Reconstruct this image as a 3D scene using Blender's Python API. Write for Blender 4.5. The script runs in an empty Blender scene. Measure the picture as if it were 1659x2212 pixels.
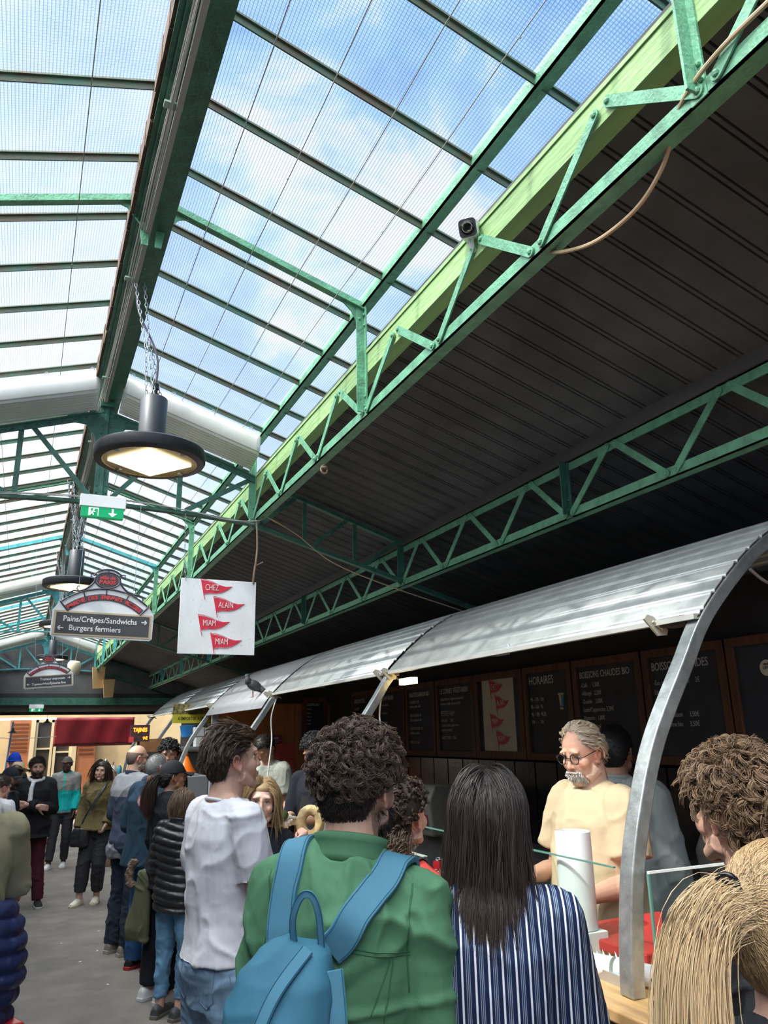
import bpy, bmesh, math, random
import numpy as np
from mathutils import Vector, Matrix, noise
random.seed(7); rng = np.random.default_rng(11)
SC = bpy.context.scene
COL = SC.collection
PI = math.pi

# ---------------------------------------------------------------- camera
FPX = 1661.0; CX, CY = 829.5, 1106.0; HC = 1.85
def _n(v): v = np.array(v, float); return v/np.linalg.norm(v)
_Y = _n([45-CX, 1600-CY, FPX]); _Z = _n([-130, -5590, FPX]); _Z = _n(_Z-_Y*_Z.dot(_Y)); _X = np.cross(_Y, _Z)
RW = np.array([_X, _Y, _Z])            # camera (right, down, forward) -> world
cam_d = bpy.data.cameras.new('camera'); cam = bpy.data.objects.new('camera', cam_d); COL.objects.link(cam)
cr = RW@np.array([1, 0, 0.]); cu = RW@np.array([0, -1., 0]); cb = RW@np.array([0, 0, -1.])
cam.matrix_world = Matrix(((cr[0], cu[0], cb[0], 0), (cr[1], cu[1], cb[1], 0), (cr[2], cu[2], cb[2], HC), (0, 0, 0, 1)))
cam_d.sensor_fit = 'HORIZONTAL'; cam_d.sensor_width = 36; cam_d.lens = 36*FPX/1659; cam_d.clip_start = .05; cam_d.clip_end = 400
SC.camera = cam
def at(u, v, x=None, y=None, z=None):   # photo pixel -> point on a world plane (used to measure positions)
    d = RW@np.array([u-CX, v-CY, FPX])
    t = x/d[0] if x is not None else (y/d[1] if y is not None else (z-HC)/d[2])
    return np.array([0, 0, HC])+t*d

# ---------------------------------------------------------------- light
SC.view_settings.view_transform = 'Standard'; SC.view_settings.look = 'None'
SC.view_settings.exposure = 0.35; SC.view_settings.gamma = 1.0; SC.view_settings.use_curve_mapping = False
SUN_TRAVEL = Vector((1, .22, -1.2)).normalized()
sun_d = bpy.data.lights.new('sun', 'SUN'); sun_d.energy = 5.5; sun_d.angle = math.radians(1.6); sun_d.color = (1, .93, .82)
sun = bpy.data.objects.new('sun', sun_d); COL.objects.link(sun); sun.location = (-6, -2, 12)
sun.rotation_euler = SUN_TRAVEL.to_track_quat('-Z', 'Y').to_euler()
W = bpy.data.worlds.new('sky'); SC.world = W; W.use_nodes = True
nt = W.node_tree; nt.nodes.clear()
def wn(t, **k):
    n = nt.nodes.new(t)
    for a, b in k.items(): setattr(n, a, b)
    return n
tc = wn('ShaderNodeTexCoord'); mp = wn('ShaderNodeMapping'); mp.inputs['Scale'].default_value = (1, 1, 1.5)
nt.links.new(tc.outputs['Generated'], mp.inputs[0])
nz = wn('ShaderNodeTexNoise'); nz.inputs['Scale'].default_value = 3.1; nz.inputs['Detail'].default_value = 7; nz.inputs['Roughness'].default_value = .56; nz.inputs['Distortion'].default_value = .35
nt.links.new(mp.outputs[0], nz.inputs[0])
rp = wn('ShaderNodeValToRGB'); rp.color_ramp.elements[0].position = .42; rp.color_ramp.elements[0].color = (.13, .38, .95, 1)
rp.color_ramp.elements[1].position = .59; rp.color_ramp.elements[1].color = (.80, .84, .95, 1)
e = rp.color_ramp.elements.new(.51); e.color = (.27, .55, 1.0, 1)
nt.links.new(nz.outputs[0], rp.inputs[0])
bg = wn('ShaderNodeBackground'); bg.inputs[1].default_value = 1.1
nt.links.new(rp.outputs[0], bg.inputs[0])
# sky glow added round the sun to lift the light in the aisle
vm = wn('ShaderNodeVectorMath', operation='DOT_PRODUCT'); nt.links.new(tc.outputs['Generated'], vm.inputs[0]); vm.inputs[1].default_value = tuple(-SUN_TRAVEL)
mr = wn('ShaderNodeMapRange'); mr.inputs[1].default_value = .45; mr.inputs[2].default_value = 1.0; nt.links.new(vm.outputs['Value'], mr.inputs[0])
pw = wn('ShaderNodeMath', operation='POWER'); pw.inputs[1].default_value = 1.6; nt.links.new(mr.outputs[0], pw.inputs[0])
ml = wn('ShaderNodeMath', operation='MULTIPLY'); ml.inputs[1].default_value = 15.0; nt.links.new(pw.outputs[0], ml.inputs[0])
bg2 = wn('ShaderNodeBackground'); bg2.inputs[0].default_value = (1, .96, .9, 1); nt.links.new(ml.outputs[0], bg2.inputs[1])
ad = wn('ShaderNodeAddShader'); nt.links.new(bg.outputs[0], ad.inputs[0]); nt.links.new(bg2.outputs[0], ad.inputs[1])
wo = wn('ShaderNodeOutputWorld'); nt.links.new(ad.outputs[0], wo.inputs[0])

# ---------------------------------------------------------------- materials
MC = {}
def mat(name, col, rough=.6, metal=0., var=.0, vscale=8., bump=0., bscale=40., emit=None, es=1., spec=.5, col2=None, stretch=None, trans=0.):
    if name in MC: return MC[name]
    m = bpy.data.materials.new(name); m.use_nodes = True; t = m.node_tree; b = t.nodes['Principled BSDF']
    b.inputs['Base Color'].default_value = (*col, 1); b.inputs['Roughness'].default_value = rough; b.inputs['Metallic'].default_value = metal
    b.inputs['Specular IOR Level'].default_value = spec
    tcn = t.nodes.new('ShaderNodeTexCoord'); src = tcn.outputs['Object']
    if stretch:
        mpn = t.nodes.new('ShaderNodeMapping'); mpn.inputs['Scale'].default_value = stretch; t.links.new(src, mpn.inputs[0]); src = mpn.outputs[0]
    if var > 0 or col2:
        n = t.nodes.new('ShaderNodeTexNoise'); n.inputs['Scale'].default_value = vscale; n.inputs['Detail'].default_value = 6; n.inputs['Roughness'].default_value = .62
        t.links.new(src, n.inputs[0])
        r = t.nodes.new('ShaderNodeValToRGB'); r.color_ramp.elements[0].position = .36; r.color_ramp.elements[1].position = .66
        c2 = col2 or tuple(c*(1-var) for c in col)
        r.color_ramp.elements[0].color = (*c2, 1); r.color_ramp.elements[1].color = (*[min(1, c*(1+var*.5)) for c in col], 1)
        t.links.new(n.outputs[0], r.inputs[0]); t.links.new(r.outputs[0], b.inputs['Base Color'])
    if bump > 0:
        n2 = t.nodes.new('ShaderNodeTexNoise'); n2.inputs['Scale'].default_value = bscale; n2.inputs['Detail'].default_value = 5
        t.links.new(src, n2.inputs[0]); bp = t.nodes.new('ShaderNodeBump'); bp.inputs['Strength'].default_value = bump; bp.inputs['Distance'].default_value = .01
        t.links.new(n2.outputs[0], bp.inputs['Height']); t.links.new(bp.outputs[0], b.inputs['Normal'])
    if emit: b.inputs['Emission Color'].default_value = (*emit, 1); b.inputs['Emission Strength'].default_value = es
    if trans: b.inputs['Transmission Weight'].default_value = trans
    MC[name] = m; return m
GREEN = mat('green_paint', (.038, .135, .092), .42, var=.35, vscale=14, bump=.35, bscale=90)
MINT = mat('mint_paint', (.135, .36, .21), .42, var=.28, vscale=16, bump=.4, bscale=80)
LIME = mat('pale_green_timber', (.27, .43, .17), .6, var=.25, vscale=9, bump=.5, bscale=60, stretch=(1, .15, 1))
TEAL = mat('turquoise_paint', (.10, .42, .42), .45, var=.25, vscale=14, bump=.3)
BARM = mat('rusty_green_bar', (.055, .15, .10), .6, col2=(.10, .075, .045), vscale=5, bump=.3)
RUST = mat('rust_edge', (.10, .055, .03), .8, var=.5, vscale=20, bump=.6)
STEEL = mat('galvanised_steel', (.42, .45, .45), .42, .75, var=.25, vscale=18, bump=.15)
ALU = mat('grey_shutter_metal', (.50, .53, .52), .42, .35, var=.22, vscale=7, bump=.1)
DARKROOF = mat('dark_roof_panel', (.075, .072, .075), .75, var=.35, vscale=3, bump=.2, bscale=25)
WHITE = mat('white_paint', (.78, .78, .76), .5, var=.06, vscale=6)
OFFW = mat('off_white_plastic', (.80, .77, .68), .5, var=.15, vscale=3, bump=.15, bscale=30)
BLACK = mat('black_metal', (.018, .019, .022), .45, bump=.1)
BLACKR = mat('black_rubber', (.012, .012, .013), .7)
CONC = mat('asphalt_floor', (.205, .185, .165), .85, var=.28, vscale=2.2, bump=.5, bscale=160)
DARKW = mat('dark_stall_wall', (.018, .019, .024), .7, var=.4, vscale=4, bump=.2)
WOODF = mat('brown_board_frame', (.115, .045, .022), .55, var=.4, vscale=14, bump=.3, stretch=(1, 1, .2))
SLATE = mat('slate_blackboard', (.028, .034, .048), .6, var=.35, vscale=5, bump=.1)
CHALK = mat('chalk_writing', (.55, .55, .54), .9)
OAK = mat('varnished_wood_top', (.55, .33, .14), .38, var=.28, vscale=6, stretch=(4, .35, 1), bump=.1)
ORANGEW = mat('orange_wood_panel', (.42, .15, .035), .5, var=.25, vscale=5, stretch=(1, 1, .2))
ROPE = mat('twine_rope', (.28, .2, .13), .9, bump=.8, bscale=200)
CHROME = mat('chrome', (.75, .76, .78), .12, 1.)
PLASW = mat('white_plastic', (.82, .82, .8), .35)
RED = mat('red_sign_paint', (.62, .03, .06), .5, var=.15, vscale=30)

def glassmat(name, dirt, tint):
    m = bpy.data.materials.new(name); m.use_nodes = True; t = m.node_tree; t.nodes.clear()
    N = lambda k: t.nodes.new(k)
    def L(a, b): t.links.new(a, b)
    def M(op, a, b=None):
        n = N('ShaderNodeMath'); n.operation = op
        for i, v in enumerate((a, b)):
            if v is None: continue
            if isinstance(v, (int, float)): n.inputs[i].default_value = v
            else: L(v, n.inputs[i])
        return n.outputs[0]
    tcn = N('ShaderNodeTexCoord'); sx = N('ShaderNodeSeparateXYZ'); L(tcn.outputs['Object'], sx.inputs[0])
    def line(o, sp, w): f = M('FRACT', M('DIVIDE', o, sp)); return M('LESS_THAN', f, w)
    wire = M('MAXIMUM', line(sx.outputs[0], .0128, .13), line(sx.outputs[1], .0128, .13))
    # ribbed lens pattern of the glass: small light and clear cells
    wx = M('SINE', M('MULTIPLY', sx.outputs[0], 2*PI/.0128)); wy = M('SINE', M('MULTIPLY', sx.outputs[1], 2*PI/.0128))
    cell = M('MULTIPLY', wx, wy)
    nzn = N('ShaderNodeTexNoise'); nzn.inputs['Scale'].default_value = 3.0; nzn.inputs['Detail'].default_value = 8; L(tcn.outputs['Object'], nzn.inputs[0])
    lw = N('ShaderNodeLayerWeight'); lw.inputs[0].default_value = .35
    fac = M('ADD', M('MULTIPLY', nzn.outputs[0], .12), M('MULTIPLY', lw.outputs['Facing'], .42))
    fac = M('ADD', fac, dirt); fac = M('ADD', fac, M('MULTIPLY', cell, .025)); fac.node.use_clamp = True
    tr = N('ShaderNodeBsdfTransparent'); tr.inputs[0].default_value = (*tint, 1)
    tl = N('ShaderNodeBsdfTranslucent'); tl.inputs[0].default_value = (.42, .42, .41, 1)
    mx = N('ShaderNodeMixShader'); L(fac, mx.inputs[0]); L(tr.outputs[0], mx.inputs[1]); L(tl.outputs[0], mx.inputs[2])
    gl = N('ShaderNodeBsdfGlossy'); gl.inputs['Roughness'].default_value = .12
    mg = N('ShaderNodeMixShader'); mg.inputs[0].default_value = .04; L(mx.outputs[0], mg.inputs[1]); L(gl.outputs[0], mg.inputs[2])
    df = N('ShaderNodeBsdfDiffuse'); df.inputs[0].default_value = (.08, .09, .10, 1)
    mw = N('ShaderNodeMixShader'); L(M('MULTIPLY', wire, .5), mw.inputs[0]); L(mg.outputs[0], mw.inputs[1]); L(df.outputs[0], mw.inputs[2])
    o = N('ShaderNodeOutputMaterial'); L(mw.outputs[0], o.inputs[0])
    return m
WGLASS = glassmat('wired_roof_glass', -.05, (.93, .97, 1.0))
def clearglass(name, tint=(.93, .97, .95), refl=.08):
    m = bpy.data.materials.new(name); m.use_nodes = True; t = m.node_tree; t.nodes.clear()
    tr = t.nodes.new('ShaderNodeBsdfTransparent'); tr.inputs[0].default_value = (*tint, 1)
    gl = t.nodes.new('ShaderNodeBsdfGlossy'); gl.inputs['Roughness'].default_value = .03
    lw = t.nodes.new('ShaderNodeLayerWeight'); fp = t.nodes.new('ShaderNodeMath'); fp.operation = 'POWER'; fp.inputs[1].default_value = 3.0; t.links.new(lw.outputs['Facing'], fp.inputs[0])
    fr = t.nodes.new('ShaderNodeMath'); fr.operation = 'MULTIPLY_ADD'; fr.inputs[1].default_value = .45; fr.inputs[2].default_value = .03; t.links.new(fp.outputs[0], fr.inputs[0])
    mx = t.nodes.new('ShaderNodeMixShader'); o = t.nodes.new('ShaderNodeOutputMaterial')
    t.links.new(fr.outputs[0], mx.inputs[0]); t.links.new(tr.outputs[0], mx.inputs[1]); t.links.new(gl.outputs[0], mx.inputs[2]); t.links.new(mx.outputs[0], o.inputs[0])
    return m
CGLASS = clearglass('clear_glass')

# ---------------------------------------------------------------- object helpers
def tag(o, label=None, cat=None, group=None, kind=None):
    if label: o['label'] = label
    if cat: o['category'] = cat
    if group: o['group'] = group
    if kind: o['kind'] = kind
    return o
def link(o, parent=None):
    COL.objects.link(o)
    if parent is not None: o.parent = parent
    return o
def empty(name, loc=(0, 0, 0), rz=0., label=None, cat=None, group=None):
    o = bpy.data.objects.new(name, None); o.empty_display_size = .05; o.location = loc; o.rotation_euler = (0, 0, rz)
    link(o); return tag(o, label, cat, group)
class MB:
    """collects shapes in one mesh"""
    def __init__(s): s.v = []; s.f = []; s.m = []; s.cur = 0
    def add(s, vs, fs):
        b = len(s.v); s.v += [tuple(map(float, p)) for p in vs]; s.f += [tuple(i+b for i in f) for f in fs]; s.m += [s.cur]*len(fs); return s
    def box(s, x0, x1, y0, y1, z0, z1):
        return s.add([(x, y, z) for x in (x0, x1) for y in (y0, y1) for z in (z0, z1)],
                     [(0, 1, 3, 2), (4, 6, 7, 5), (0, 4, 5, 1), (2, 3, 7, 6), (0, 2, 6, 4), (1, 5, 7, 3)])
    def hexa(s, p):  # 8 points, same order as box
        return s.add(p, [(0, 1, 3, 2), (4, 6, 7, 5), (0, 4, 5, 1), (2, 3, 7, 6), (0, 2, 6, 4), (1, 5, 7, 3)])
    def bar(s, p, q, w, h, up=(0, 0, 1)):  # box beam from p to q, w across, h along up
        p, q = Vector(p), Vector(q); d = (q-p).normalized(); u = Vector(up); a = d.cross(u).normalized(); u = a.cross(d).normalized()
        return s.hexa([c+a*sa*w/2+u*su*h/2 for c in (p, q) for sa in (-1, 1) for su in (-1, 1)])
    def strap(s, p, q, w, t, nrm):  # flat bar with rounded ends lying in the plane of normal nrm
        p, q, n = Vector(p), Vector(q), Vector(nrm).normalized(); d = (q-p).normalized(); a = n.cross(d).normalized(); o = []
        for k in range(7): an = PI/2+PI*k/6; o.append(p+d*math.cos(an)*w/2+a*math.sin(an)*w/2)
        for k in range(7): an = -PI/2+PI*k/6; o.append(q+d*math.cos(an)*w/2+a*math.sin(an)*w/2)
        return s.prism(o, n*t)
    def prism(s, pts, off):  # outline extruded by vector off
        n = len(pts); off = Vector(off); a = [Vector(p) for p in pts]
        return s.add(a+[p+off for p in a], [tuple(range(n))[::-1], tuple(range(n, 2*n))]+[(i, (i+1) % n, n+(i+1) % n, n+i) for i in range(n)])
    def tube(s, pts, r, n=8, cap=True, closed=False):
        pts = [Vector(p) for p in pts]; N = len(pts); rr = r if hasattr(r, '__len__') else [r]*N; vs = []; ref = None
        for i, p in enumerate(pts):
            if closed: d = pts[(i+1) % N]-pts[i-1]
            else: d = pts[min(i+1, N-1)]-pts[max(i-1, 0)]
            d = d.normalized() if d.length > 1e-9 else Vector((0, 0, 1))
            if ref is None: ref = Vector((0, 0, 1)) if abs(d.z) < .9 else Vector((1, 0, 0))
            a = d.cross(ref)
            if a.length < 1e-4: a = d.cross(Vector((.3, 1, .2)))
            a.normalize(); b = d.cross(a).normalized(); ref = -b if False else a.cross(d)
            vs += [p+a*rr[i]*math.cos(2*PI*k/n)+b*rr[i]*math.sin(2*PI*k/n) for k in range(n)]
        fs = []
        for i in range(N if closed else N-1):
            j = (i+1) % N
            fs += [(i*n+k, i*n+(k+1) % n, j*n+(k+1) % n, j*n+k) for k in range(n)]
        if cap and not closed: fs += [tuple(range(n))[::-1], tuple((N-1)*n+k for k in range(n))]
        return s.add(vs, fs)
    def lathe(s, prof, c=(0, 0, 0), n=32, mt=None, cap=True):  # prof: (r, z)
        c = Vector(c); vs = []; M3 = mt or Matrix.Identity(3)
        for r, z in prof: vs += [c+M3@Vector((r*math.cos(2*PI*k/n), r*math.sin(2*PI*k/n), z)) for k in range(n)]
        fs = [(i*n+k, i*n+(k+1) % n, (i+1)*n+(k+1) % n, (i+1)*n+k) for i in range(len(prof)-1) for k in range(n)]
        if cap and prof[0][0] > 1e-6: fs.append(tuple(range(n))[::-1])
        if cap and prof[-1][0] > 1e-6: fs.append(tuple((len(prof)-1)*n+k for k in range(n)))
        return s.add(vs, fs)
    def ball(s, c, r, n=12, sc=(1, 1, 1), mt=None):
        c = Vector(c); M3 = mt or Matrix.Identity(3); vs = []; h = n//2
        for i in range(h+1):
            th = PI*i/h
            vs += [c+M3@Vector((r*sc[0]*math.sin(th)*math.cos(2*PI*k/n), r*sc[1]*math.sin(th)*math.sin(2*PI*k/n), r*sc[2]*math.cos(th))) for k in range(n)]
        return s.add(vs, [(i*n+k, (i+1)*n+k, (i+1)*n+(k+1) % n, i*n+(k+1) % n) for i in range(h) for k in range(n)])
    def grid(s, P):  # P[i][j] points
        a, b = len(P), len(P[0]); return s.add([p for r in P for p in r], [(i*b+j, i*b+j+1, (i+1)*b+j+1, (i+1)*b+j) for i in range(a-1) for j in range(b-1)])
    def build(s, name, m, parent=None, smooth=False, bevel=0, solid=0, loc=None):
        me = bpy.data.meshes.new(name); me.from_pydata(s.v, [], s.f)
        for q in (m if isinstance(m, (list, tuple)) else [m]): me.materials.append(q)
        if any(s.m): me.polygons.foreach_set('material_index', s.m)
        bm = bmesh.new(); bm.from_mesh(me); bmesh.ops.remove_doubles(bm, verts=bm.verts, dist=1e-6)
        if not solid: bmesh.ops.recalc_face_normals(bm, faces=bm.faces)
        bm.to_mesh(me); bm.free()
        if smooth:
            me.polygons.foreach_set('use_smooth', [True]*len(me.polygons))
            if smooth != 'all': me.set_sharp_from_angle(angle=math.radians(40))
        o = link(bpy.data.objects.new(name, me), parent)
        if loc is not None: o.location = loc
        if solid: md = o.modifiers.new('s', 'SOLIDIFY'); md.thickness = solid; md.offset = 0
        if bevel: md = o.modifiers.new('b', 'BEVEL'); md.width = bevel; md.segments = 2; md.limit_method = 'ANGLE'
        return o
def structure(o): o['kind'] = 'structure'; return o
def text_mesh(txt, size, xform, m, name='lettering', parent=None, ext=.0015, bold=0., align='CENTER', sx=1.):
    cu_ = bpy.data.curves.new('t', 'FONT'); cu_.body = txt; cu_.size = size; cu_.align_x = align; cu_.align_y = 'CENTER'; cu_.extrude = ext; cu_.offset = bold; cu_.resolution_u = 3
    ob = bpy.data.objects.new('t', cu_); COL.objects.link(ob); dg = bpy.context.evaluated_depsgraph_get()
    me = bpy.data.meshes.new_from_object(ob.evaluated_get(dg)); bpy.data.objects.remove(ob); bpy.data.curves.remove(cu_)
    me.transform(xform@Matrix.Diagonal((sx, 1, 1, 1))); me.materials.clear(); me.materials.append(m); me.name = name
    return link(bpy.data.objects.new(name, me), parent)
def frame_xf(o, right, up):   # matrix whose x,y lie along right/up
    r = Vector(right).normalized(); u = Vector(up).normalized(); n = r.cross(u).normalized()
    return Matrix(((r.x, u.x, n.x, o[0]), (r.y, u.y, n.y, o[1]), (r.z, u.z, n.z, o[2]), (0, 0, 0, 1)))
# ================================================================ SETTING
YE = 19.3           # far end of the hall
MB().box(-6, 6.5, -3, 26, -.1, 0).build('floor', CONC); structure(bpy.data.objects['floor'])
XR, XA, XL, XB = .33, 1.41, -.75, 2.625
def zg(x): return 4.365-.315*abs(x-XR)      # underside line of the glass roof
# opaque dark roofs over the stalls: boarded sheets with double grooves
def opaque_roof(name, x0, z0, x1, z1):
    b = MB(); y = -3.0; d = Vector((x1-x0, 0, z1-z0))
    while y < YE+.2:
        b.hexa([(x, yy, z+h) for (x, z) in ((x0, z0), (x1, z1)) for yy in (y, y+.112) for h in (0, .03)])
        b.hexa([(x, yy, z+h) for (x, z) in ((x0, z0), (x1, z1)) for yy in (y+.121, y+.1355) for h in (0, .03)])
        y += .1445
    b.hexa([(x, yy, z+h) for (x, z) in ((x0, z0), (x1, z1)) for yy in (-3, YE+.25) for h in (.018, .05)])
    return structure(b.build(name, DARKROOF))
opaque_roof('ceiling', 1.44, 3.735, 3.85, 3.735-.325*2.41)
opaque_roof('ceiling', XL-.05, 3.735, -5, 3.735-.325*4.2)
structure(MB().box(3.76, 3.86, -3, YE+1, 0, 2.95).build('wall_right', DARKW))
structure(MB().box(-5.1, -5, -3, YE, 0, 2.6).build('wall_left', mat('left_wall', (.3, .27, .23), .8)))
structure(MB().box(-5.1, 6, -3.1, -3, 0, 2.2).build('wall_back', mat('left_wall', (.3, .27, .23), .8)))

# ---- skylight frame: ridge, purlins, glazing bars, rafters
frame = empty('skylight_frame', (0, 0, 0), label='green iron frame of the glass roof with ridge beam and glazing bars', cat='roof frame')
b = MB(); b.box(.325, .343, -3, YE+.5, 4.15, 4.36); b.box(.343, .412, -3, YE+.5, 4.15, 4.165); b.box(.262, .325, -3, YE+.5, 4.185, 4.2); b.box(.24, .262, -3, YE+.5, 4.2, 4.34)
b.build('ridge_beam', GREEN, frame)
b = MB()
for k in range(150): y = -2.9+k*.15; b.box(.222+.006*random.random(), .24, y, y+.15, 4.20+.02*random.random(), 4.345)
b.build('ridge_flashing', RUST, frame)
MB().box(.30, .322, -.5, YE, 4.125, 4.145).build('cable_duct', mat('grey_duct', (.35, .33, .3), .6), frame)
b = MB()
for k in range(7):
    pts = [(.275+.007*k+.004*math.sin(j*1.3+k), -1+j*.5, 4.155-.012*(k % 3)-.006*math.sin(j*.9+k*2)) for j in range(41)]
    b.tube(pts, .0032, 5)
b.build('cable', mat('old_cable', (.42, .4, .36), .7), frame)
for k in range(12):
    y = 1.2+k*1.25; MB().box(.255, .325, y, y+.035, 4.14, 4.148).build('clip', mat('clip_green', (.35, .5, .4), .5), frame)
for s, xe in ((1, XA), (-1, XL)):
    b = MB(); b.box(xe-.012, xe-.004, -3, YE+.3, zg(XA)-.035, zg(XA)+.03); b.box(xe-.012, xe+.045*s, -3, YE+.3, zg(XA)-.035, zg(XA)-.027)
    b.build('purlin', MINT if s > 0 else GREEN, frame)
YB = [1.726-.4305*4+.4305*k for k in range(46)]
bar_o = {}
for s in (1, -1):
    for y in YB:
        x0 = XR+.03*s; x1 = XR+s*1.52; nx = abs(x1-XR)
        def zz(x): return 4.365-.315*abs(x-XR)
        b = MB()
        b.hexa([(x, yy, zz(x)+h) for x in (x0, x1) for yy in (y-.013, y+.013) for h in (.0, .010)])
        b.hexa([(x, yy, zz(x)+h) for x in (x0, x1) for yy in (y-.003, y+.003) for h in (-.03, .0)])
        b.cur = 1; b.hexa([(x, yy, zz(x)+h) for x in (x0, x1) for yy in (y+.0035, y+.0075) for h in (-.022, .002)])
        b.build('glazing_bar', [BARM, RUST], frame)
# panes of wired glass, one between each pair of bars
wi = 0
for s in (1, -1):
    sl = math.atan(.315)
    for k in range(len(YB)-1):
        wi += 1; y0, y1 = YB[k]+.004, YB[k+1]-.004
        L_ = 1.52*math.hypot(1, .315)
        me = MB().box(.02, L_, 0, y1-y0, 0, .006)
        o = structure(me.build('window_%d' % wi, WGLASS))
        M = Matrix.Translation((XR, y0, 4.368))@(Matrix.Rotation(sl, 4, 'Y') if s > 0 else Matrix.Translation((0, y1-y0, 0))@Matrix.Rotation(PI, 4, 'Z')@Matrix.Rotation(sl, 4, 'Y'))
        o.matrix_world = M
# light rafters with curved brackets at the ridge and purlin
FR = [1.10, 3.27, 7.77, 10.15, 14.9, 17.2]
def bracket(b, c, dx, dz, y, r=.12):   # quarter-round gusset plate
    p = [(c[0], y, c[1])]
    for k in range(9):
        a = k/8*PI/2; p.append((c[0]+dx*r*(1-math.sin(a)), y, c[1]+dz*r*(1-math.cos(a))))
    b.prism(p, (0, .008, 0))
for y in FR:
    m = MINT if y < 8 else TEAL
    for s in (1, -1):
        xe = XA if s > 0 else XL; b = MB(); zc = lambda x: zg(x)-.052
        b.hexa([(x, yy, zc(x)+h) for x in (XR+.05*s, xe) for yy in (y-.02, y+.02) for h in (-.006, .0)])
        b.hexa([(x, yy, zc(x)+h) for x in (XR+.05*s, xe) for yy in (y-.004, y+.004) for h in (.0, .04)])
        b.prism([(XR+.02*s, y, zc(XR)+.01), (XR+.19*s, y, zc(XR)-.05), (XR+.12*s, y, zc(XR)-.07), (XR+.06*s, y, zc(XR)-.14), (XR+.045*s, y, zc(XR)-.25), (XR+.015*s, y, zc(XR)-.25)], (0, .008, 0))
        b.prism([(xe-.01*s, y, zc(xe)+.01), (xe-.14*s, y, zc(xe)+.045), (xe-.07*s, y, zc(xe)-.02), (xe-.03*s, y, zc(xe)-.1), (xe-.01*s, y, zc(xe)-.16)], (0, .008, 0))
        for (px, pz) in ((XR+.15*s, zc(XR)-.045), (XR+.09*s, zc(XR)-.03), (XR+.04*s, zc(XR)-.14), (xe-.1*s, zc(xe)+.03), (xe-.03*s, zc(xe)-.06)):
            b.ball((px, y-.004, pz), .008, 8)
        b.build('rafter', m, frame)
# blind cords running along the roof under the glass
for x in (-.36, 0.0, .575, .80, 1.03, 1.24):
    b = MB(); b.tube([(x, .2+k*.5, zg(x)-.09-.01*math.sin(k*1.7)) for k in range(11)], .0022, 5)
    for k in range(14): b.ball((x, .5+k*.36, zg(x)-.09), .0035, 6)
    tag(b.build('blind_cord', mat('cord', (.28, .27, .25), .8)), 'thin beaded cord strung under the glass roof panes', 'cord', 'cords strung under the glass roof')
for x in (-.36, 0.0, .575, .80, 1.03, 1.24):
    b = MB(); b.tube([(x, 5.5+k*.5, zg(x)-.09-.01*math.sin(k*1.7)) for k in range(25)], .0022, 4)
    tag(b.build('blind_cord', mat('cord', (.28, .27, .25), .8)), 'thin cord under the glass roof beyond the first truss', 'cord', 'cords under the far glass roof')

# ---- lattice girders along the aisle
def girder(name, xg, zb, zt, label, m, mtop, mpost, tall=None, posts=(), side=-1, fascia=False):
    g = empty(name, (xg, 0, 0), label=label, cat='girder'); Y0, Y1 = -.6, YE
    b = MB(); b.box(0, .007, Y0, Y1, zb, zb+.052); b.box(0, .06, Y0, Y1, zb, zb+.007); b.build('bottom_chord', m, g)
    b = MB()
    if mtop is LIME:
        b.box(.004, .075, Y0, Y1, zt-.075, zt+.03); b.box(-.002, .08, Y0, Y1, zt+.032, zt+.05); b.build('top_beam', LIME, g)
    else:
        b.box(0, .007, Y0, Y1, zt-.05, zt); b.box(0, .06, Y0, Y1, zt-.007, zt); b.build('top_chord', m, g)
        MB().box(-.01, .05, Y0, Y1, zt+.002, zt+.115).build('fascia_board', mat('grey_brown_board', (.10, .085, .08), .75, var=.3, stretch=(1, .1, 1)), g)
    # panel points
    lows = [.333+.735*k-.0 for k in range(0, 8)]; lows = [-.403, .333]+[1.068, 1.803, 2.51, 3.27, 3.98, 4.70, 5.40]
    y = 5.40
    while y < YE-.9: y += .785; lows.append(y)
    top = zt-.035 if mtop is LIME else zt-.025; low = zb+.026; n = 0
    for i in range(len(lows)-1):
        u = (lows[i]+lows[i+1])/2
        for (a, c) in ((lows[i]+.03, u-.03), (lows[i+1]-.03, u+.03)):
            if n >= 96: break
            n += 1; b = MB(); b.strap((-.004, a, low), (-.004, c, top), .036, -.006, (1, 0, 0))
            for (py, pz) in ((a, low), (c, top)): b.ball((-.012, py, pz), .0105, 8, (.7, 1, 1))
            b.build('strut', m, g)
    for yp in posts:
        b = MB(); zt2 = tall if tall else zt
        b.box(-.004, .003, yp-.026, yp+.026, zb, zt2); b.box(-.045, -.004, yp-.004, yp+.004, zb+.02, zt2)
        for pz in (zb+.05, zb+.1, zt2-.06, zt2-.12): b.ball((-.008, yp-.015, pz), .008, 8)
        b.build('post', mpost if yp < 12 else TEAL, g)
    return g
girder('lattice_girder', XA, 3.375, 3.68, 'long green lattice girder at the glass roof edge with a pale green timber beam', MINT, LIME, MINT, tall=zg(XA)-.03, posts=[1.10, 3.27, 5.38, 7.77, 10.15, 12.5, 14.9, 17.2, 19.2])
girder('lattice_girder', XB, 2.965, 3.285, 'lower green lattice girder deeper under the dark roof above the stalls', MINT, None, GREEN, posts=[1.10, 3.27, 5.38, 7.77, 10.15, 12.5, 14.9, 17.2])
girder('lattice_girder', XL-.06, 3.375, 3.68, 'green lattice girder on the left side of the glass roof', GREEN, LIME, GREEN, tall=zg(XA)-.03, posts=[3.27, 5.38, 7.77, 12.5])

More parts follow.
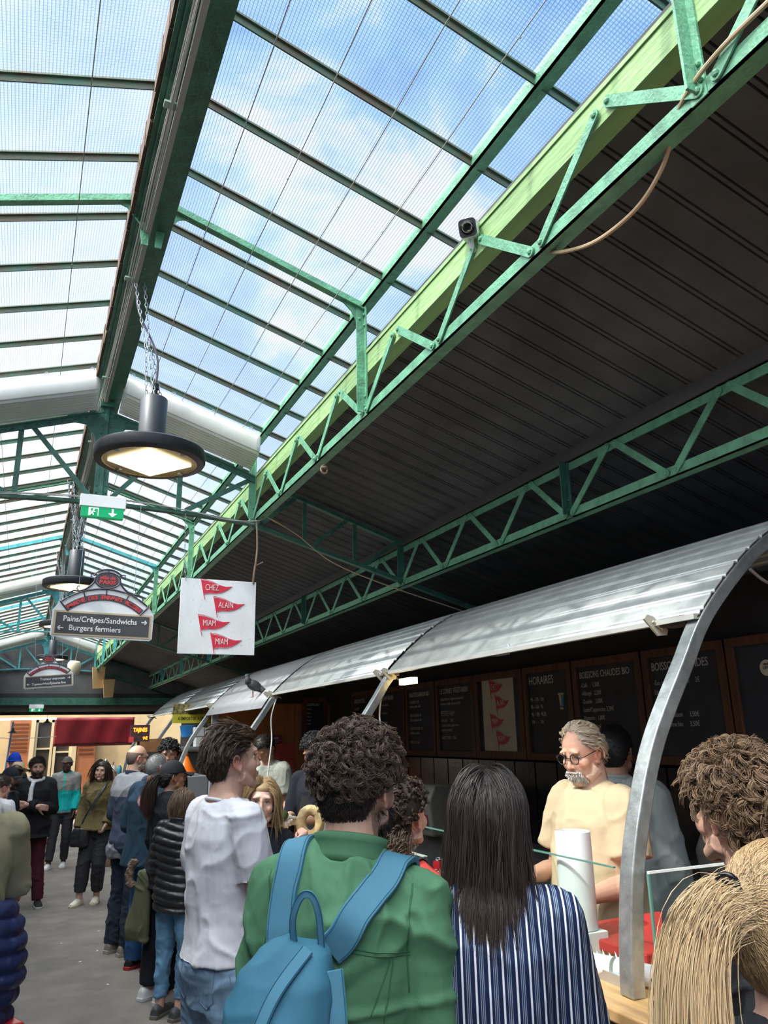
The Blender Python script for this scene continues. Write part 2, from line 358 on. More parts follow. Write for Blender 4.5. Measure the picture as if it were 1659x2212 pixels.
# ---- cross trusses
def arch_z(x):   # bottom chord of the trusses, slightly arched
    t = (x-XR)/(XA-XR); return 3.40-.05*t*t if abs(t) <= 1 else 3.35-.34*(abs(t)-1)*(XA-XR)*.95
def truss(y, label, m, far=False):
    g = empty('roof_truss', (0, y, 0), label=label, cat='roof truss')
    zt = lambda x: 4.075-.33*abs(x-XR)
    for s in (1, -1):
        xe = XR+s*(XA-XR)
        b = MB(); b.bar((XR, 0, zt(XR)), (xe, 0, zt(xe)), .045, .012); b.bar((XR, -.012, zt(XR)-.025), (xe, -.012, zt(xe)-.025), .006, .045)
        xs = (.57, .81, .97) if True else ()
        for k in range(14): x = XR+s*(.06+k*.075); b.ball((x, -.018, zt(x)-.025), .007, 6)
        b.prism([(XR+.03*s, -.016, zt(XR)), (XR+.26*s, -.016, zt(XR)-.065), (XR+.24*s, -.016, zt(XR)-.115), (XR+.13*s, -.016, zt(XR)-.12), (XR+.07*s, -.016, zt(XR)-.2), (XR+.055*s, -.016, zt(XR)-.28), (XR+.03*s, -.016, zt(XR)-.28)], (0, .006, 0))
        b.build('top_chord', m, g)
        xv = XR+s*.53
        b = MB(); b.bar((xv, 0, zt(xv)-.02), (xv, 0, arch_z(xv)), .035, .012, (0, 1, 0)); b.build('strut', m, g)
        b = MB(); b.bar((xv-.07*s, 0, zt(xv)-.01), (XR+.05*s, 0, arch_z(XR)+.02), .012, .032, (0, 0, 1)); b.build('strut', m, g)
        b = MB(); b.bar((xe-.03*s, 0, zt(xe)-.02), (xv+.05*s, 0, arch_z(xv)+.02), .012, .034, (0, 0, 1)); b.build('strut', m, g)
        pts = [xe-s*(XA-XR)*k/10 for k in range(11)]
        b = MB()
        for x0, x1 in zip(pts[:-1], pts[1:]): b.bar((x0, 0, arch_z(x0)), (x1, 0, arch_z(x1)), .05, .022)
        b.build('bottom_chord', m, g)
        # outer part under the opaque roof
        b = MB(); xo = XR+s*(3.72-XR); x2 = XR+s*(XB-XR); xm1 = XR+s*1.475; xm2 = XR+s*1.885
        zo = lambda x: 3.70-.325*(abs(x-XR)-(XA-XR)); zi = lambda x: 3.345-.285*(abs(x-XR)-(XA-XR))
        b.bar((xe, 0, zo(xe)), (x2, 0, zo(x2)), .05, .028); b.build('top_chord', GREEN, g)
        MB().bar((xe, 0, zi(xe)), (xo, 0, zi(xo)), .045, .03).build('bottom_chord', GREEN, g)
        for (xa, xb_) in ((xm1, xm1), (xm2, xm2), (xm1-.07*s, xe+.03*s), (xm2-.06*s, xm1+.05*s), (x2-.04*s, xm2+.06*s)):
            MB().bar((xa, 0, zo(xa)), (xb_, 0, zi(xb_)), .03, .012, (0, 1, 0)).build('strut', GREEN, g)
    b = MB(); b.box(XR-.045, XR-.012, -.02, -.012, 3.39, 4.16); b.box(XR+.012, XR+.045, -.02, -.012, 3.39, 4.16); b.box(XR-.012, XR+.012, -.03, .02, 3.39, 4.1); b.box(XR-.05, XR+.06, -.05, .01, 4.1, 4.13)
    for s in (-.03, .03):
        for z in (3.42, 3.47, 3.52, 3.9, 3.96, 4.02): b.ball((XR+s, -.022, z), .007, 6)
    b.build('king_post', m, g)
    return g
truss(5.38, 'nearest green cross truss, above the hanging market signs', GREEN)
truss(12.5, 'second green and turquoise cross truss farther down the aisle', TEAL)
truss(YE-.06, 'farthest turquoise truss in front of the grey gable', TEAL)

# ---- folded roof blinds: pale ribbed sheets hanging just before each truss
def blind(y, s, label, m=OFFW):
    g = empty('roof_blind', (0, y, 0), label=label, cat='roof blind', group=None)
    x0, x1 = XR+s*.075, XR+s*1.04; b = MB(); prof = [(.02, .0), (.0, -.005), (-.012, -.02), (-.014, -.05), (-.012, -.10), (.0, -.125)]+[(.012+.0095*q, -.137-.002*q+.009*math.cos(q*PI/1.5)) for q in range(25)]
    R_ = []
    for k in range(31):
        x = x0+(x1-x0)*k/30; z = zg(x)-.085; sag = 0
        R_.append([(x, dy+.25*0, z+dz+sag*abs(dz)*4) for dy, dz in prof])
    b.grid(R_); o = b.build('ribbed_sheet', m, g, smooth=True, solid=.004)
    b = MB(); b.bar((x0, 0, zg(x0)-.083), (x1, 0, zg(x1)-.083), .012, .02); b.build('top_rail', WHITE, g)
    for k in range(4):
        x = x0+(x1-x0)*(.06+.29*k); c = MB(); c.tube([(x+.011*math.cos(t), 0, zg(x)-.06+.014*math.sin(t)) for t in [2*PI*j/10 for j in range(10)]], .003, 5, closed=True)
        c.build('ring', STEEL, g)
    return g
blind(5.12, 1, 'pale folded blind behind the nearest pendant lamp')
blind(5.12, -1, 'whitish folded roof blind left of the ridge at the nearest truss', mat('grey_white_sheet', (.66, .66, .63), .5, var=.1, vscale=3))
blind(12.25, 1, 'far folded roof blind right of the ridge at the second truss')
blind(12.25, -1, 'far white folded roof blind left of the ridge at the second truss')
blind(19.0, 1, 'farthest folded roof blind right of the ridge by the gable')
blind(19.0, -1, 'farthest folded roof blind left of the ridge by the gable')

# ---- pendant lamps
LAMPE = mat('lamp_led_field', (1, .97, .85), .4, emit=(1, .90, .66), es=2.2)
REFL = mat('lamp_reflector', (.62, .48, .22), .35, .3)
def make_lamp():
    g = empty('pendant_lamp'); D = .26
    b = MB(); b.lathe([(D*.86, .004), (D*.87, -.004), (D, 0), (D+.006, .01), (D+.006, .055), (D-.01, .066), (.09, .075), (0, .075)], n=56, cap=False); b.build('housing_ring', BLACK, g, smooth=True)
    b = MB()
    for k in range(48):
        a = 2*PI*k/48; b.box(-.003, .003, -.003, .003, 0, .001)
    b = MB(); b.lathe([(0, .006), (D*.85, .004), (D*.87, -.002)], n=48, cap=False); b.build('reflector', REFL, g, smooth=True)
    q = D*.76; b = MB(); b.prism([(q, 0, .0035), (0, q, .0035), (-q, 0, .0035), (0, -q, .0035)], (0, 0, -.010)); led = b.build('led_panel', LAMPE, g)
    for (sx, sy) in ((1, 1), (1, -1), (-1, 1), (-1, -1)):
        MB().lathe([(.0, -.004), (.014, -.004), (.015, .004)], (sx*D*.57, sy*D*.57, 0), 12).build('screw', STEEL, g)
    b = MB(); b.lathe([(.066, .07), (.066, .335), (.062, .34), (0, .34)], n=40); b.build('body', mat('charcoal_body', (.022, .024, .027), .42), g, smooth=True)
    b = MB(); b.lathe([(.018, .34), (.018, .37), (.014, .372), (.014, .39), (.018, .392), (.018, .42), (.008, .43), (0, .43)], n=14); b.build('cable_gland', BLACKR, g, smooth=True)
    return g
def chain(b, p, q, link_=.03, r=.0023):
    p, q = Vector(p), Vector(q); d = q-p; n = max(2, int(d.length/(link_*.8))); dn = d.normalized(); u = dn.cross(Vector((.2, 1, .1))).normalized(); v = dn.cross(u)
    for i in range(n):
        c = p+d*(i+.5)/n; w = u if i % 2 else v
        b.tube([c+dn*link_*.5*math.cos(t)+w*link_*.24*math.sin(t) for t in [2*PI*j/10 for j in range(10)]], r, 5, closed=True)
def copy_tree(o, parent=None):
    c = o.copy(); COL.objects.link(c); c.parent = parent
    if parent is not None: c.matrix_parent_inverse = o.matrix_parent_inverse
    for ch in list(o.children): copy_tree(ch, c)
    return c
L0 = make_lamp()
lamps = [((.445, 3.72, 3.155), 'nearest round black pendant lamp with glowing diamond led panel'),
         ((.30, 7.35, 3.16), 'second black pendant lamp, partly hidden behind the market sign pointing to breads and crepes'),
         ((.33, 11.0, 3.28), 'third pendant lamp seen just below the larger market sign'),
         ((.36, 15.0, 3.22), 'farthest pendant lamp above the small market sign')]
for i, (p, l) in enumerate(lamps):
    o = L0 if i == 0 else copy_tree(L0); o.location = p; o.rotation_euler = (0, 0, math.radians(-8)); tag(o, l, 'pendant lamp')
    ld = bpy.data.lights.new('lamp_light', 'AREA'); ld.shape = 'DISK'; ld.size = .4; ld.energy = 5; ld.color = (1, .9, .72); lo = bpy.data.objects.new('lamp_light', ld); link(lo, o); lo.location = (0, 0, -.02)
    b = MB(); h = 4.15-p[2]; tx = XR-p[0]
    R3 = Matrix.Rotation(math.radians(8), 3, 'Z')
    topc = R3@Vector((tx, 0, h))
    chain(b, (.035, .03, .34), topc*.55+Vector((.01, 0, .16))); chain(b, (-.04, .02, .34), topc*.5+Vector((-.005, 0, .17))); chain(b, (0, -.05, .34), topc*.5+Vector((0, 0, .17)))
    for dx in (-.012, .012): chain(b, topc*.52+Vector((dx, 0, .16)), topc+Vector((dx*2, dx, 0)))
    b.build('chain', STEEL, o)
    b = MB(); b.tube([Vector((0, 0, .42))+(topc-Vector((0, 0, .42)))*t+Vector((.03*math.sin(t*PI*2), 0, 0)) for t in [k/14 for k in range(15)]], .0055, 7)
    b.build('power_cable', mat('mauve_cable', (.10, .08, .10), .6), o)

# ---- camera, wires, small things on the girder
g = empty('security_camera', (1.385, 2.17, 3.64), label='small white and black bullet security camera on the green girder', cat='security camera')
d = Vector((-.62, -.62, -.38)).normalized(); Mx = d.to_track_quat('Z', 'Y').to_matrix()
b = MB(); 
def rsq(w, n=5, h=None):
    h = h or w; o = []
    for cx_, cy_, a0 in ((1, 1, 0), (-1, 1, 90), (-1, -1, 180), (1, -1, 270)):
        for k in range(n): a = math.radians(a0+90*k/(n-1)); o.append((cx_*w*.55+w*.45*math.cos(a), cy_*h*.55+h*.45*math.sin(a)))
    return o
def ext(b, outl, z0, z1, Mx, c):
    c = Vector(c); n = len(outl); b.add([c+Mx@Vector((x, y, z)) for z in (z0, z1) for x, y in outl], [tuple(range(n))[::-1], tuple(range(n, 2*n))]+[(i, (i+1) % n, n+(i+1) % n, n+i) for i in range(n)])
ext(b, rsq(.036), -.08, .045, Mx, (0, 0, .07)); b.build('housing', PLASW, g, bevel=.002)
b = MB(); ext(b, rsq(.0335), .045, .05, Mx, (0, 0, .07)); b.build('front_plate', BLACK, g)
b = MB(); b.lathe([(.026, .05), (.026, .054), (.016, .056), (.012, .052), (0, .052)], (0, 0, .07), 24, Mx, False); b.build('lens', mat('lens_glass', (.01, .01, .012), .08), g, smooth=True)
b = MB(); b.lathe([(.018, .0565), (.0195, .0565)], (0, 0, .07), 24, Mx, False); b.build('lens_ring', mat('brass_ring', (.45, .36, .22), .4), g)
b = MB(); b.tube([(0, 0, .04), (.01, .01, .01), (.03, .02, -.005)], .011, 10); b.build('bracket', PLASW, g, smooth=True)
b = MB(); pts = [(1.44, 1.80, 3.392), (1.455, 1.72, 3.345), (1.47, 1.58, 3.30), (1.48, 1.42, 3.305), (1.47, 1.30, 3.35), (1.44, 1.22, 3.40), (1.40, 1.13, 3.42), (1.39, 1.0, 3.44), (1.40, .8, 3.45), (1.39, .4, 3.44)]
def smooth_pts(P, n=6):
    P = [Vector(p) for p in P]; o = []
    for i in range(len(P)-1):
        a, b_, c, d_ = P[max(i-1, 0)], P[i], P[i+1], P[min(i+2, len(P)-1)]
        for k in range(n):
            t = k/n; o.append(.5*((2*b_)+(c-a)*t+(2*a-5*b_+4*c-d_)*t*t+(3*b_-a-3*c+d_)*t**3))
    return o+[P[-1]]
b.tube(smooth_pts(pts), .0065, 8); tag(b.build('cable', mat('beige_cable', (.50, .36, .22), .6), smooth=True), 'beige cable looping from the near lattice girder under the dark roof', 'cable')
b = MB(); b.tube(smooth_pts([(1.45, 5.2, 3.37), (1.7, 5.25, 3.27), (2.0, 5.27, 3.08), (2.5, 5.3, 2.93), (3.1, 5.3, 2.78), (3.8, 5.3, 2.6)]), .004, 6)
tag(b.build('cable', mat('beige_cable', (.50, .36, .22), .6)), 'tan cable sagging along the dark side of the nearest truss', 'cable')
b = MB(); b.tube(smooth_pts([(-.3, 5.33, 3.385), (0, 5.33, 3.41), (.5, 5.33, 3.42), (.9, 5.34, 3.40), (1.2, 5.33, 3.355), (1.42, 5.3, 3.36), (1.45, 5.2, 3.38)]), .004, 6)
b.tube(smooth_pts([(-.3, 5.35, 3.40), (.1, 5.34, 3.425), (.6, 5.35, 3.43), (1.0, 5.34, 3.39), (1.40, 5.32, 3.34)]), .003, 6)
tag(b.build('cable', mat('grey_duct', (.35, .33, .3), .6)), 'pair of thin cables lying on the bottom chord of the nearest truss', 'cable')
b = MB(); b.tube([(1.44+.02*math.cos(t), 3.95, 3.32+.025*math.sin(t)) for t in [2*PI*k/12 for k in range(12)]], .006, 6, closed=True); b.tube([(1.44+.014*math.cos(t), 3.95+.015*math.sin(t), 3.33) for t in [2*PI*k/12 for k in range(12)]], .005, 6, closed=True); b.tube([(1.44, 3.95, 3.345), (1.445, 3.95, 3.375)], .002, 5)
tag(b.build('rope_coil', ROPE), 'small coil of rope hanging under the near lattice girder', 'rope')
# ================================================================ SIGNS
SIGNW = mat('sign_white', (.74, .76, .78), .55, var=.07, vscale=6)
RO_RED = mat('sign_red_letters', (.60, .05, .05), .5)
SIGND = mat('sign_dark_plum', (.06, .05, .065), .5)
def exit_sign(loc, w, label, glow=.25):
    g = empty('exit_sign', loc, label=label, cat='exit sign'); h = w*.36
    MB().box(-w/2, w/2, -.03, .03, -h*.3, h*.3+.02).build('housing', PLASW, g, bevel=.004)
    GR = mat('exit_green', (.0, .28, .10), .4, emit=(.0, .5, .18), es=glow)
    MB().box(-w*.46, w*.46, -.026, .026, -h*.95, -h*.3).build('green_face', GR, g)
    WH = mat('exit_white', (.9, .95, .9), .4, emit=(.9, 1, .9), es=.5)
    zc = -h*.62; y = -.0275; b = MB()
    b.box(-w*.30, -w*.29+.01, y, y+.001, zc-h*.26, zc+h*.26); b.box(-w*.30, -w*.10, y, y+.001, zc+h*.2, zc+h*.26); b.box(-w*.10, -w*.085, y, y+.001, zc-h*.26, zc+h*.26)
    b.ball((-w*.19, y, zc+h*.12), h*.055, 8, (1, .1, 1)); b.bar((-w*.2, y, zc+h*.05), (-w*.225, y, zc-h*.09), .001, h*.09, (1, 0, 0)); b.bar((-w*.225, y, zc-h*.08), (-w*.19, y, zc-h*.16), .001, h*.05, (1, 0, 0)); b.bar((-w*.19, y, zc-h*.15), (-w*.20, y, zc-h*.24), .001, h*.05, (1, 0, 0)); b.bar((-w*.225, y, zc-h*.09), (-w*.27, y, zc-h*.2), .001, h*.05, (1, 0, 0)); b.bar((-w*.2, y, zc+h*.03), (-w*.15, y, zc-h*.02), .001, h*.035, (1, 0, 0)); b.bar((-w*.21, y, zc+h*.03), (-w*.26, y, zc), .001, h*.035, (1, 0, 0))
    b.box(w*.20, w*.24, y, y+.001, zc-h*.05, zc+h*.26); b.prism([(w*.12, y, zc-h*.03), (w*.32, y, zc-h*.03), (w*.22, y, zc-h*.26)], (0, .001, 0))
    b.build('pictogram', WH, g); return g
exit_sign((.345, 5.25, 3.36), .29, 'green and white emergency exit light box fixed under the nearest truss')
g2 = exit_sign((.24, 19.13, 2.56), .30, 'small distant green exit sign under the small market sign')

def flag(b, bl, cx_, cz, w, h, y, m_off=0):
    # pennant on a slanted pole: pole side left, tip right
    o = [(-.5, .5), (-.32, .46), (-.12, .36), (.08, .20), (.30, .10), (.52, .14), (.36, -.10), (.2, -.26), (.0, -.34), (-.2, -.33), (-.40, -.42)]
    b.prism([(cx_+x*w, y, cz+z*h) for x, z in o], (0, -.002, 0))
    bl.tube([(cx_-.5*w, y-.001, cz+.55*h), (cx_-.36*w, y-.001, cz-.78*h)], .0022, 5)
    ol = o[1:]+[]
    bl.tube([(cx_+x*w*1.04+.001, y-.0008, cz+z*h*1.16) for x, z in o], .0012, 4)
CHEZ = ('CHEZ', 'ALAIN', 'MIAM', 'MIAM')
def chez_graphic(par, x0, w, z0, h, y, xf=None):
    R_, U_ = Vector((1, 0, 0)), Vector((0, 0, 1))
    b = MB(); bl = MB(); pos = [(.455, .885), (.63, .655), (.44, .405), (.61, .165)]
    fw, fh = w*.40, h*.205
    for (fx, fz) in pos: flag(b, bl, x0+w*fx, z0+h*fz, fw, fh, y)
    a = b.build('pennant', RED, par); c = bl.build('pennant_pole', RED, par)
    T = []
    for tx, (fx, fz) in zip(CHEZ, pos):
        p = (x0+w*fx-fw*(.13 if len(tx) < 5 else .08), y-.0035, z0+h*fz+fh*.01)
        T.append(text_mesh(tx, fh*.56, frame_xf(p, (1, 0, .0), (0, 0, 1)), WHITE, 'lettering', par, ext=.0006, bold=-.0005, sx=.62))
    return [a, c]+T
chez = empty('hanging_sign', (.895, 5.30, 2.39), label='square white hanging sign with four red pennants reading CHEZ ALAIN MIAM MIAM', cat='hanging sign')
MB().box(0, .525, 0, .012, 0, .515).build('panel', SIGNW, chez, bevel=.002)
b = MB()
for k in range(60):
    x, z = random.random()*.5+.01, random.random()*.5; L_ = .003+.012*random.random(); a = random.random()*3
    b.box(x, x+.0015+.003*random.random()*(a > 2), -.0006, 0, z, z+L_*.6)
b.build('scuff_marks', mat('sign_scuffs', (.28, .26, .27), .8), chez)
chez_graphic(chez, 0, .525, 0, .515, -.0005)
b = MB(); b.tube(smooth_pts([(.505, 0, .50), (.505, 0, .56), (.525, .0, .75), (.52, .02, .97), (.52, .06, 1.0)]), .0075, 8); b.tube(smooth_pts([(.505, 0, .63), (.535, 0, .645), (.57, 0, .665)]), .005, 6); b.tube([(.50, -.006, .50), (.50, -.006, .56), (.512, .004, .60)], .004, 6)
tag(b.build('rope', ROPE, chez), None); 
b = MB(); chain(b, (.03, 0, .5), (.015, 0, .64), .022, .002); chain(b, (.015, 0, .64), (.01, .03, .98), .022, .0016); b.build('chain', STEEL, chez)

def ville_sign(loc, w, tilt, lines, label, yaw=0, up=.55):
    g = empty('hanging_sign', loc, label=label, cat='hanging sign'); g.rotation_euler = (0, math.radians(tilt), math.radians(yaw))
    s = w/.62; S = lambda v: v*s
    def arc(cx_, cz, r, a0, a1, n=24): return [(cx_+r*math.sin(math.radians(a0+(a1-a0)*k/n)), cz+r*math.cos(math.radians(a0+(a1-a0)*k/n))) for k in range(n+1)]
    def P(o, y=0): return [(S(x), y, S(z)) for x, z in o]
    R0, cz0 = .42, -.10                       # arch circle
    # white backing plate: lower rectangle + arch
    o = [(-.31, .0), (-.295, -.012), (.295, -.012), (.31, 0), (.31, .155), (.295, .18), (.268, .22)]
    o += [(x, z) for x, z in arc(0, cz0, .405, 36, -36)] + [(-.268, .22), (-.295, .18), (-.31, .155)]
    MB().prism(P(o, 0), (0, .010, 0)).build('panel', SIGNW, g)
    # crest plate
    o = [(-.155, .293), (-.10, .325), (-.075, .36), (-.07, .40), (-.055, .425), (0, .44), (.055, .425), (.07, .40), (.075, .36), (.10, .325), (.155, .293)]
    MB().prism(P(o, .001), (0, .009, 0)).build('crest', SIGNW, g)
    # dark arched band with letters
    band = arc(0, cz0, .375, 41, -41)+arc(0, cz0, .335, -41, 41)
    MB().prism(P(band, -.003), (0, .003, 0)).build('arched_band', SIGND, g)
    b = MB()
    b.tube(P(arc(0, cz0, .41, 40, -40), -.004), S(.005), 6)
    for a in (-20, 0, 20): b.tube(P([(.375*math.sin(math.radians(a)), cz0+.375*math.cos(math.radians(a))), (.41*math.sin(math.radians(a)), cz0+.41*math.cos(math.radians(a)))], -.004), S(.004), 6)
    for a in (-41, 41): b.tube(P([(.335*math.sin(math.radians(a)), cz0+.335*math.cos(math.radians(a))), (.415*math.sin(math.radians(a)), cz0+.415*math.cos(math.radians(a)))], -.004), S(.005), 6)
    for sg in (1, -1):
        b.tube([Vector(p) for p in P([(sg*x, z) for x, z in [(.075, .385), (.083, .35), (.10, .328), (.13, .30), (.165, .285), (.20, .285), (.228, .27), (.232, .252), (.22, .243), (.212, .252)]], -.003)], S(.006), 6)
        b.tube(P([(sg*x, z) for x, z in [(.06, .42), (.085, .408), (.105, .41), (.105, .385), (.095, .388)]], -.003), S(.005), 6)
        b.tube(P([(sg*x, z) for x, z in [(.17, .288), (.183, .30), (.178, .318), (.165, .315)]], -.003), S(.004), 6)
    ell = [(.078*math.cos(t), .368+.052*math.sin(t)) for t in [2*PI*k/36 for k in range(36)]]
    b.tube(P(ell, -.004), S(.004), 6, closed=True)
    b.tube(P([(.092*math.cos(t), .372+.068*math.sin(t)) for t in [PI*.08+PI*.84*k/20 for k in range(21)]], -.004), S(.005), 6)
    for z0, z1 in ((.42, .44), (.30, .317)): b.tube(P([(0, z0), (0, z1)], -.004), S(.0035), 6)
    b.build('ironwork', SIGND, g)
    MB().prism(P([(.07*math.cos(t), .368+.044*math.sin(t)) for t in [2*PI*k/36 for k in range(36)]], -.005), (0, .004, 0)).build('oval_plate', SIGND, g)
    text_mesh('ville de', S(.034), frame_xf((0, -.0065, S(.383)), (1, 0, 0), (0, 0, 1)), RO_RED, 'lettering', g, .0005, S(.0011)); text_mesh('PARIS', S(.036), frame_xf((0, -.0065, S(.353)), (1, 0, 0), (0, 0, 1)), RO_RED, 'lettering', g, .0005, S(.0011), sx=1.15)
    T = 'MARCHÉ DES ENFANTS ROUGES'; n = len(T)
    for k, ch in enumerate(T):
        if ch == ' ': continue
        a = math.radians(-37.5+75*k/(n-1)); p = (S(.354*math.sin(a)), -.0045, S(cz0+.354*math.cos(a)))
        text_mesh(ch, S(.034), frame_xf(p, (math.cos(a), 0, -math.sin(a)), (math.sin(a), 0, math.cos(a))), RO_RED, 'lettering', g, .0005, S(.0014))
    MB().box(S(-.30), S(.30), -.004, 0, S(.0), S(.155)).build('wooden_border', mat('sign_tan_border', (.52, .42, .27), .6), g)
    MB().box(S(-.285), S(.285), -.006, -.003, S(.012), S(.143)).build('slate_field', mat('sign_slate', (.055, .055, .062), .6), g)
    for (tx, x, z, sz, al) in lines:
        text_mesh(tx, S(sz), frame_xf((S(x), -.0068, S(z)), (1, 0, 0), (0, 0, 1)), WHITE, 'lettering', g, .0005, S(.0006), align=al, sx=.93)
    b = MB()
    def arrow(x, z, d): b.bar((S(x), -.007, S(z)), (S(x+.035*d), -.007, S(z)), .001, S(.006)); b.bar((S(x+.035*d), -.007, S(z)), (S(x+.02*d), -.007, S(z+.013)), .001, S(.006), (1, 0, 1)); b.bar((S(x+.035*d), -.007, S(z)), (S(x+.02*d), -.007, S(z-.013)), .001, S(.006), (1, 0, -1))
    arrow(.235, .105 if w > .5 else .105, 1); arrow(-.235, .045, -1); b.build('arrow', WHITE, g)
    for sg in (1, -1): b = MB(); b.tube([(S(.17*sg), 0, S(.31)), (S(.172*sg), 0, S(.36)), (S(.17*sg)+.0, .05, S(.36)+up)], .0018, 5); b.build('hanging_wire', STEEL, g)
    return g
ville_sign((.405, 5.22, 2.475), .615, 1.2, [('Pains/Crêpes/Sandwichs', -.018, .103, .050, 'CENTER'), ('Burgers fermiers', -.205, .047, .050, 'LEFT')], 'arched market sign with a blackboard panel reading Pains Crêpes Sandwichs and Burgers fermiers')
ville_sign((.245, 10.4, 2.475), .555, -5.0, [('Traiteur marocain', -.11, .103, .046, 'LEFT'), ('Traiteur/Vins/Épicerie fine', -.21, .042, .043, 'LEFT')], 'smaller distant arched market sign reading Traiteur marocain', up=1.42)

# ================================================================ FAR END OF THE HALL
GRW = mat('grey_gable_board', (.115, .11, .105), .7, var=.2, vscale=4, bump=.2)
b = MB(); b.prism([(-5, YE, 3.35), (-5, YE, 2.86), (4.2, YE, 2.86), (4.2, YE, 3.0), (1.4, YE, 3.8), (XR, YE, 4.3), (XL, YE, 3.9)], (0, .06, 0)); structure(b.build('wall_far', GRW))
b = MB(); b.box(-5, 4.2, YE-.12, YE-.02, 2.60, 2.76); tag(b.build('header_beam', GREEN), 'wide dark green header beam across the far end of the hall', 'beam')
b = MB(); b.box(-5, 4.2, YE+.0, YE+.35, 2.76, 2.86); structure(b.build('trim_1', mat('dark_trim', (.03, .032, .03), .7)))
b = MB(); b.box(-5, 4.2, YE, YE+.35, 2.48, 2.53)
for k in range(60): b.box(-5+k*.155, -5+k*.155+.01, YE-.01, YE+.35, 2.47, 2.49)
structure(b.build('ceiling', mat('soffit', (.10, .08, .075), .7)))
structure(MB().box(-5, 4.2, YE-.018, YE-.0, 2.46, 2.62).build('trim_4', mat('soffit', (.10, .08, .075), .7)))
structure(MB().box(-5, 4.2, YE+.3, YE+.4, 2.40, 2.56).build('trim_2', mat('dark_trim', (.03, .032, .03), .7)))
b = MB()
for p0, w, h in (((1.37, 18.9, 2.95), .22, .50), ((1.62, 18.9, 2.75), .2, .42)):
    b.prism([(p0[0], p0[1], p0[2]), (p0[0]+w, p0[1]+.1, p0[2]+.02), (p0[0]+w*1.1, p0[1]+.1, p0[2]+h), (p0[0]-.05, p0[1], p0[2]+h*.95)], (.0, .12, 0))
tag(b.build('cardboard', mat('cardboard', (.62, .40, .18), .8)), 'torn cardboard wedged at the far end of the near girder', 'cardboard')
b = MB(); b.lathe([(.0, -.12), (.12, -.11), (.135, -.08), (.135, .1), (.10, .15), (0, .16)], (0, 0, 0), 24); b.tube([(0, 0, .15), (0, -.1, .85)], .004, 5); o = b.build('heater_drum', mat('cream_drum', (.62, .52, .36), .5), smooth=True); o.location = (.87, 17.8, 3.30); o.rotation_euler = (.25, .1, 0)
tag(o, 'round cream drum lamp hanging by the far gable truss', 'lamp')
# facade behind
YF = 21.3
CREAM = mat('cream_render', (.50, .37, .19), .8, var=.1, vscale=3)
TERRA = mat('terracotta_paint', (.36, .13, .05), .6, var=.12, vscale=4)
structure(MB().box(-5, 6, YF+.06, YF+.3, 0, 5).build('wall_facade', CREAM))
def shutter(name, x0, x1, z0, z1, label):
    g = empty(name, (x0, YF-.06, z0), label=label, cat='shutter'); w, h = x1-x0, z1-z0
    b = MB(); b.box(0, w, 0, .045, 0, h); b.build('panel', TERRA, g, bevel=.004)
    b = MB()
    for k in range(8):
        z = h*.62+k*h*.045; b.hexa([(x, yy+(.02 if zz == 0 else 0), z+zz) for x in (w*.12, w*.88) for yy in (-.025, -.012) for zz in (0, .05)])
    b.build('louvre', mat('terracotta_louvre', (.36, .14, .06), .6), g)
    return g
shutter('shutter', -.27, .2, .35, 2.33, 'tall terracotta louvred shutter on the facade behind the blue beanie')
shutter('shutter', 1.28, 1.72, .1, 2.33, 'terracotta shutter panel behind the woman in the olive fleece')
def fwin(n, x0, x1, z0, z1, rows):
    fr = MB(); t = .06
    fr.box(x0, x0+t, YF-.05, YF+.05, z0, z1); fr.box(x1-t, x1, YF-.05, YF+.05, z0, z1); fr.box(x0, x1, YF-.05, YF+.05, z1-t, z1); fr.box(x0, x1, YF-.05, YF+.05, z0, z0+t)
    for k in range(1, rows): z = z0+(z1-z0)*k/rows; fr.box(x0, x1, YF-.04, YF+.04, z-.02, z+.02)
    o = structure(fr.build('window_%d' % n, mat('cream_frame', (.58, .47, .28), .6)))
    structure(MB().box(x0+t, x1-t, YF, YF+.01, z0+t, z1-t).build('window_pane', mat('window_dark_glass', (.06, .05, .04), .12), o))
fwin(201, .30, .72, .3, 2.33, 3); fwin(202, .74, 1.16, .3, 2.2, 3)
b = MB(); b.box(.20, .30, YF-.08, YF+.06, 0, 2.36); b.box(1.16, 1.27, YF-.08, YF+.06, 0, 2.36); structure(b.build('trim_3', mat('cream_frame', (.58, .47, .28), .6)))
# dark red tarpaulin
R_ = []
for i in range(41):
    x = .70+i*.045; R_.append([(x, 20.4+.006*math.sin(i*.5+j*.3)+.03*j*.1, 2.36-.66*j/8) for j in range(9)])
tag(MB().grid(R_).build('awning', mat('red_tarpaulin', (.17, .008, .014), .45, var=.3, vscale=3, bump=.2, bscale=8), smooth=True, solid=.004), 'dark red tarpaulin awning hanging in front of the facade', 'awning')
b = MB(); b.tube([(-.9, 19.9, 2.315), (.70, 19.9, 2.33)], .022, 8); o = b.build('tube_light', mat('tube_glow', (1, 1, 1), .3, emit=(.85, .92, 1), es=4)); tag(o, 'long white glowing tube light at the hall end', 'light')
b = MB(); b.tube([(-.20, 19.5, 2.25), (-.30, 19.4, 0)], .028, 10); tag(b.build('support_pipe', mat('blue_grey_pipe', (.40, .46, .55), .4, .3)), 'leaning blue-grey pipe post at the left of the facade', 'post')
for p, l in (((-.18, 19.3, 2.02), 'small black dome lamp hanging by the leaning pipe'), ((.50, 19.6, 2.22), 'small black dome lamp hanging in front of the facade window')):
    b = MB(); b.lathe([(.0, .10), (.02, .1), (.03, .05), (.11, 0), (.105, -.005), (.02, .03)], (0, 0, 0), 20); b.tube([(0, 0, .1), (0, 0, .3)], .004, 5); o = b.build('dome_lamp', BLACK, smooth=True); o.location = p; tag(o, l, 'lamp')
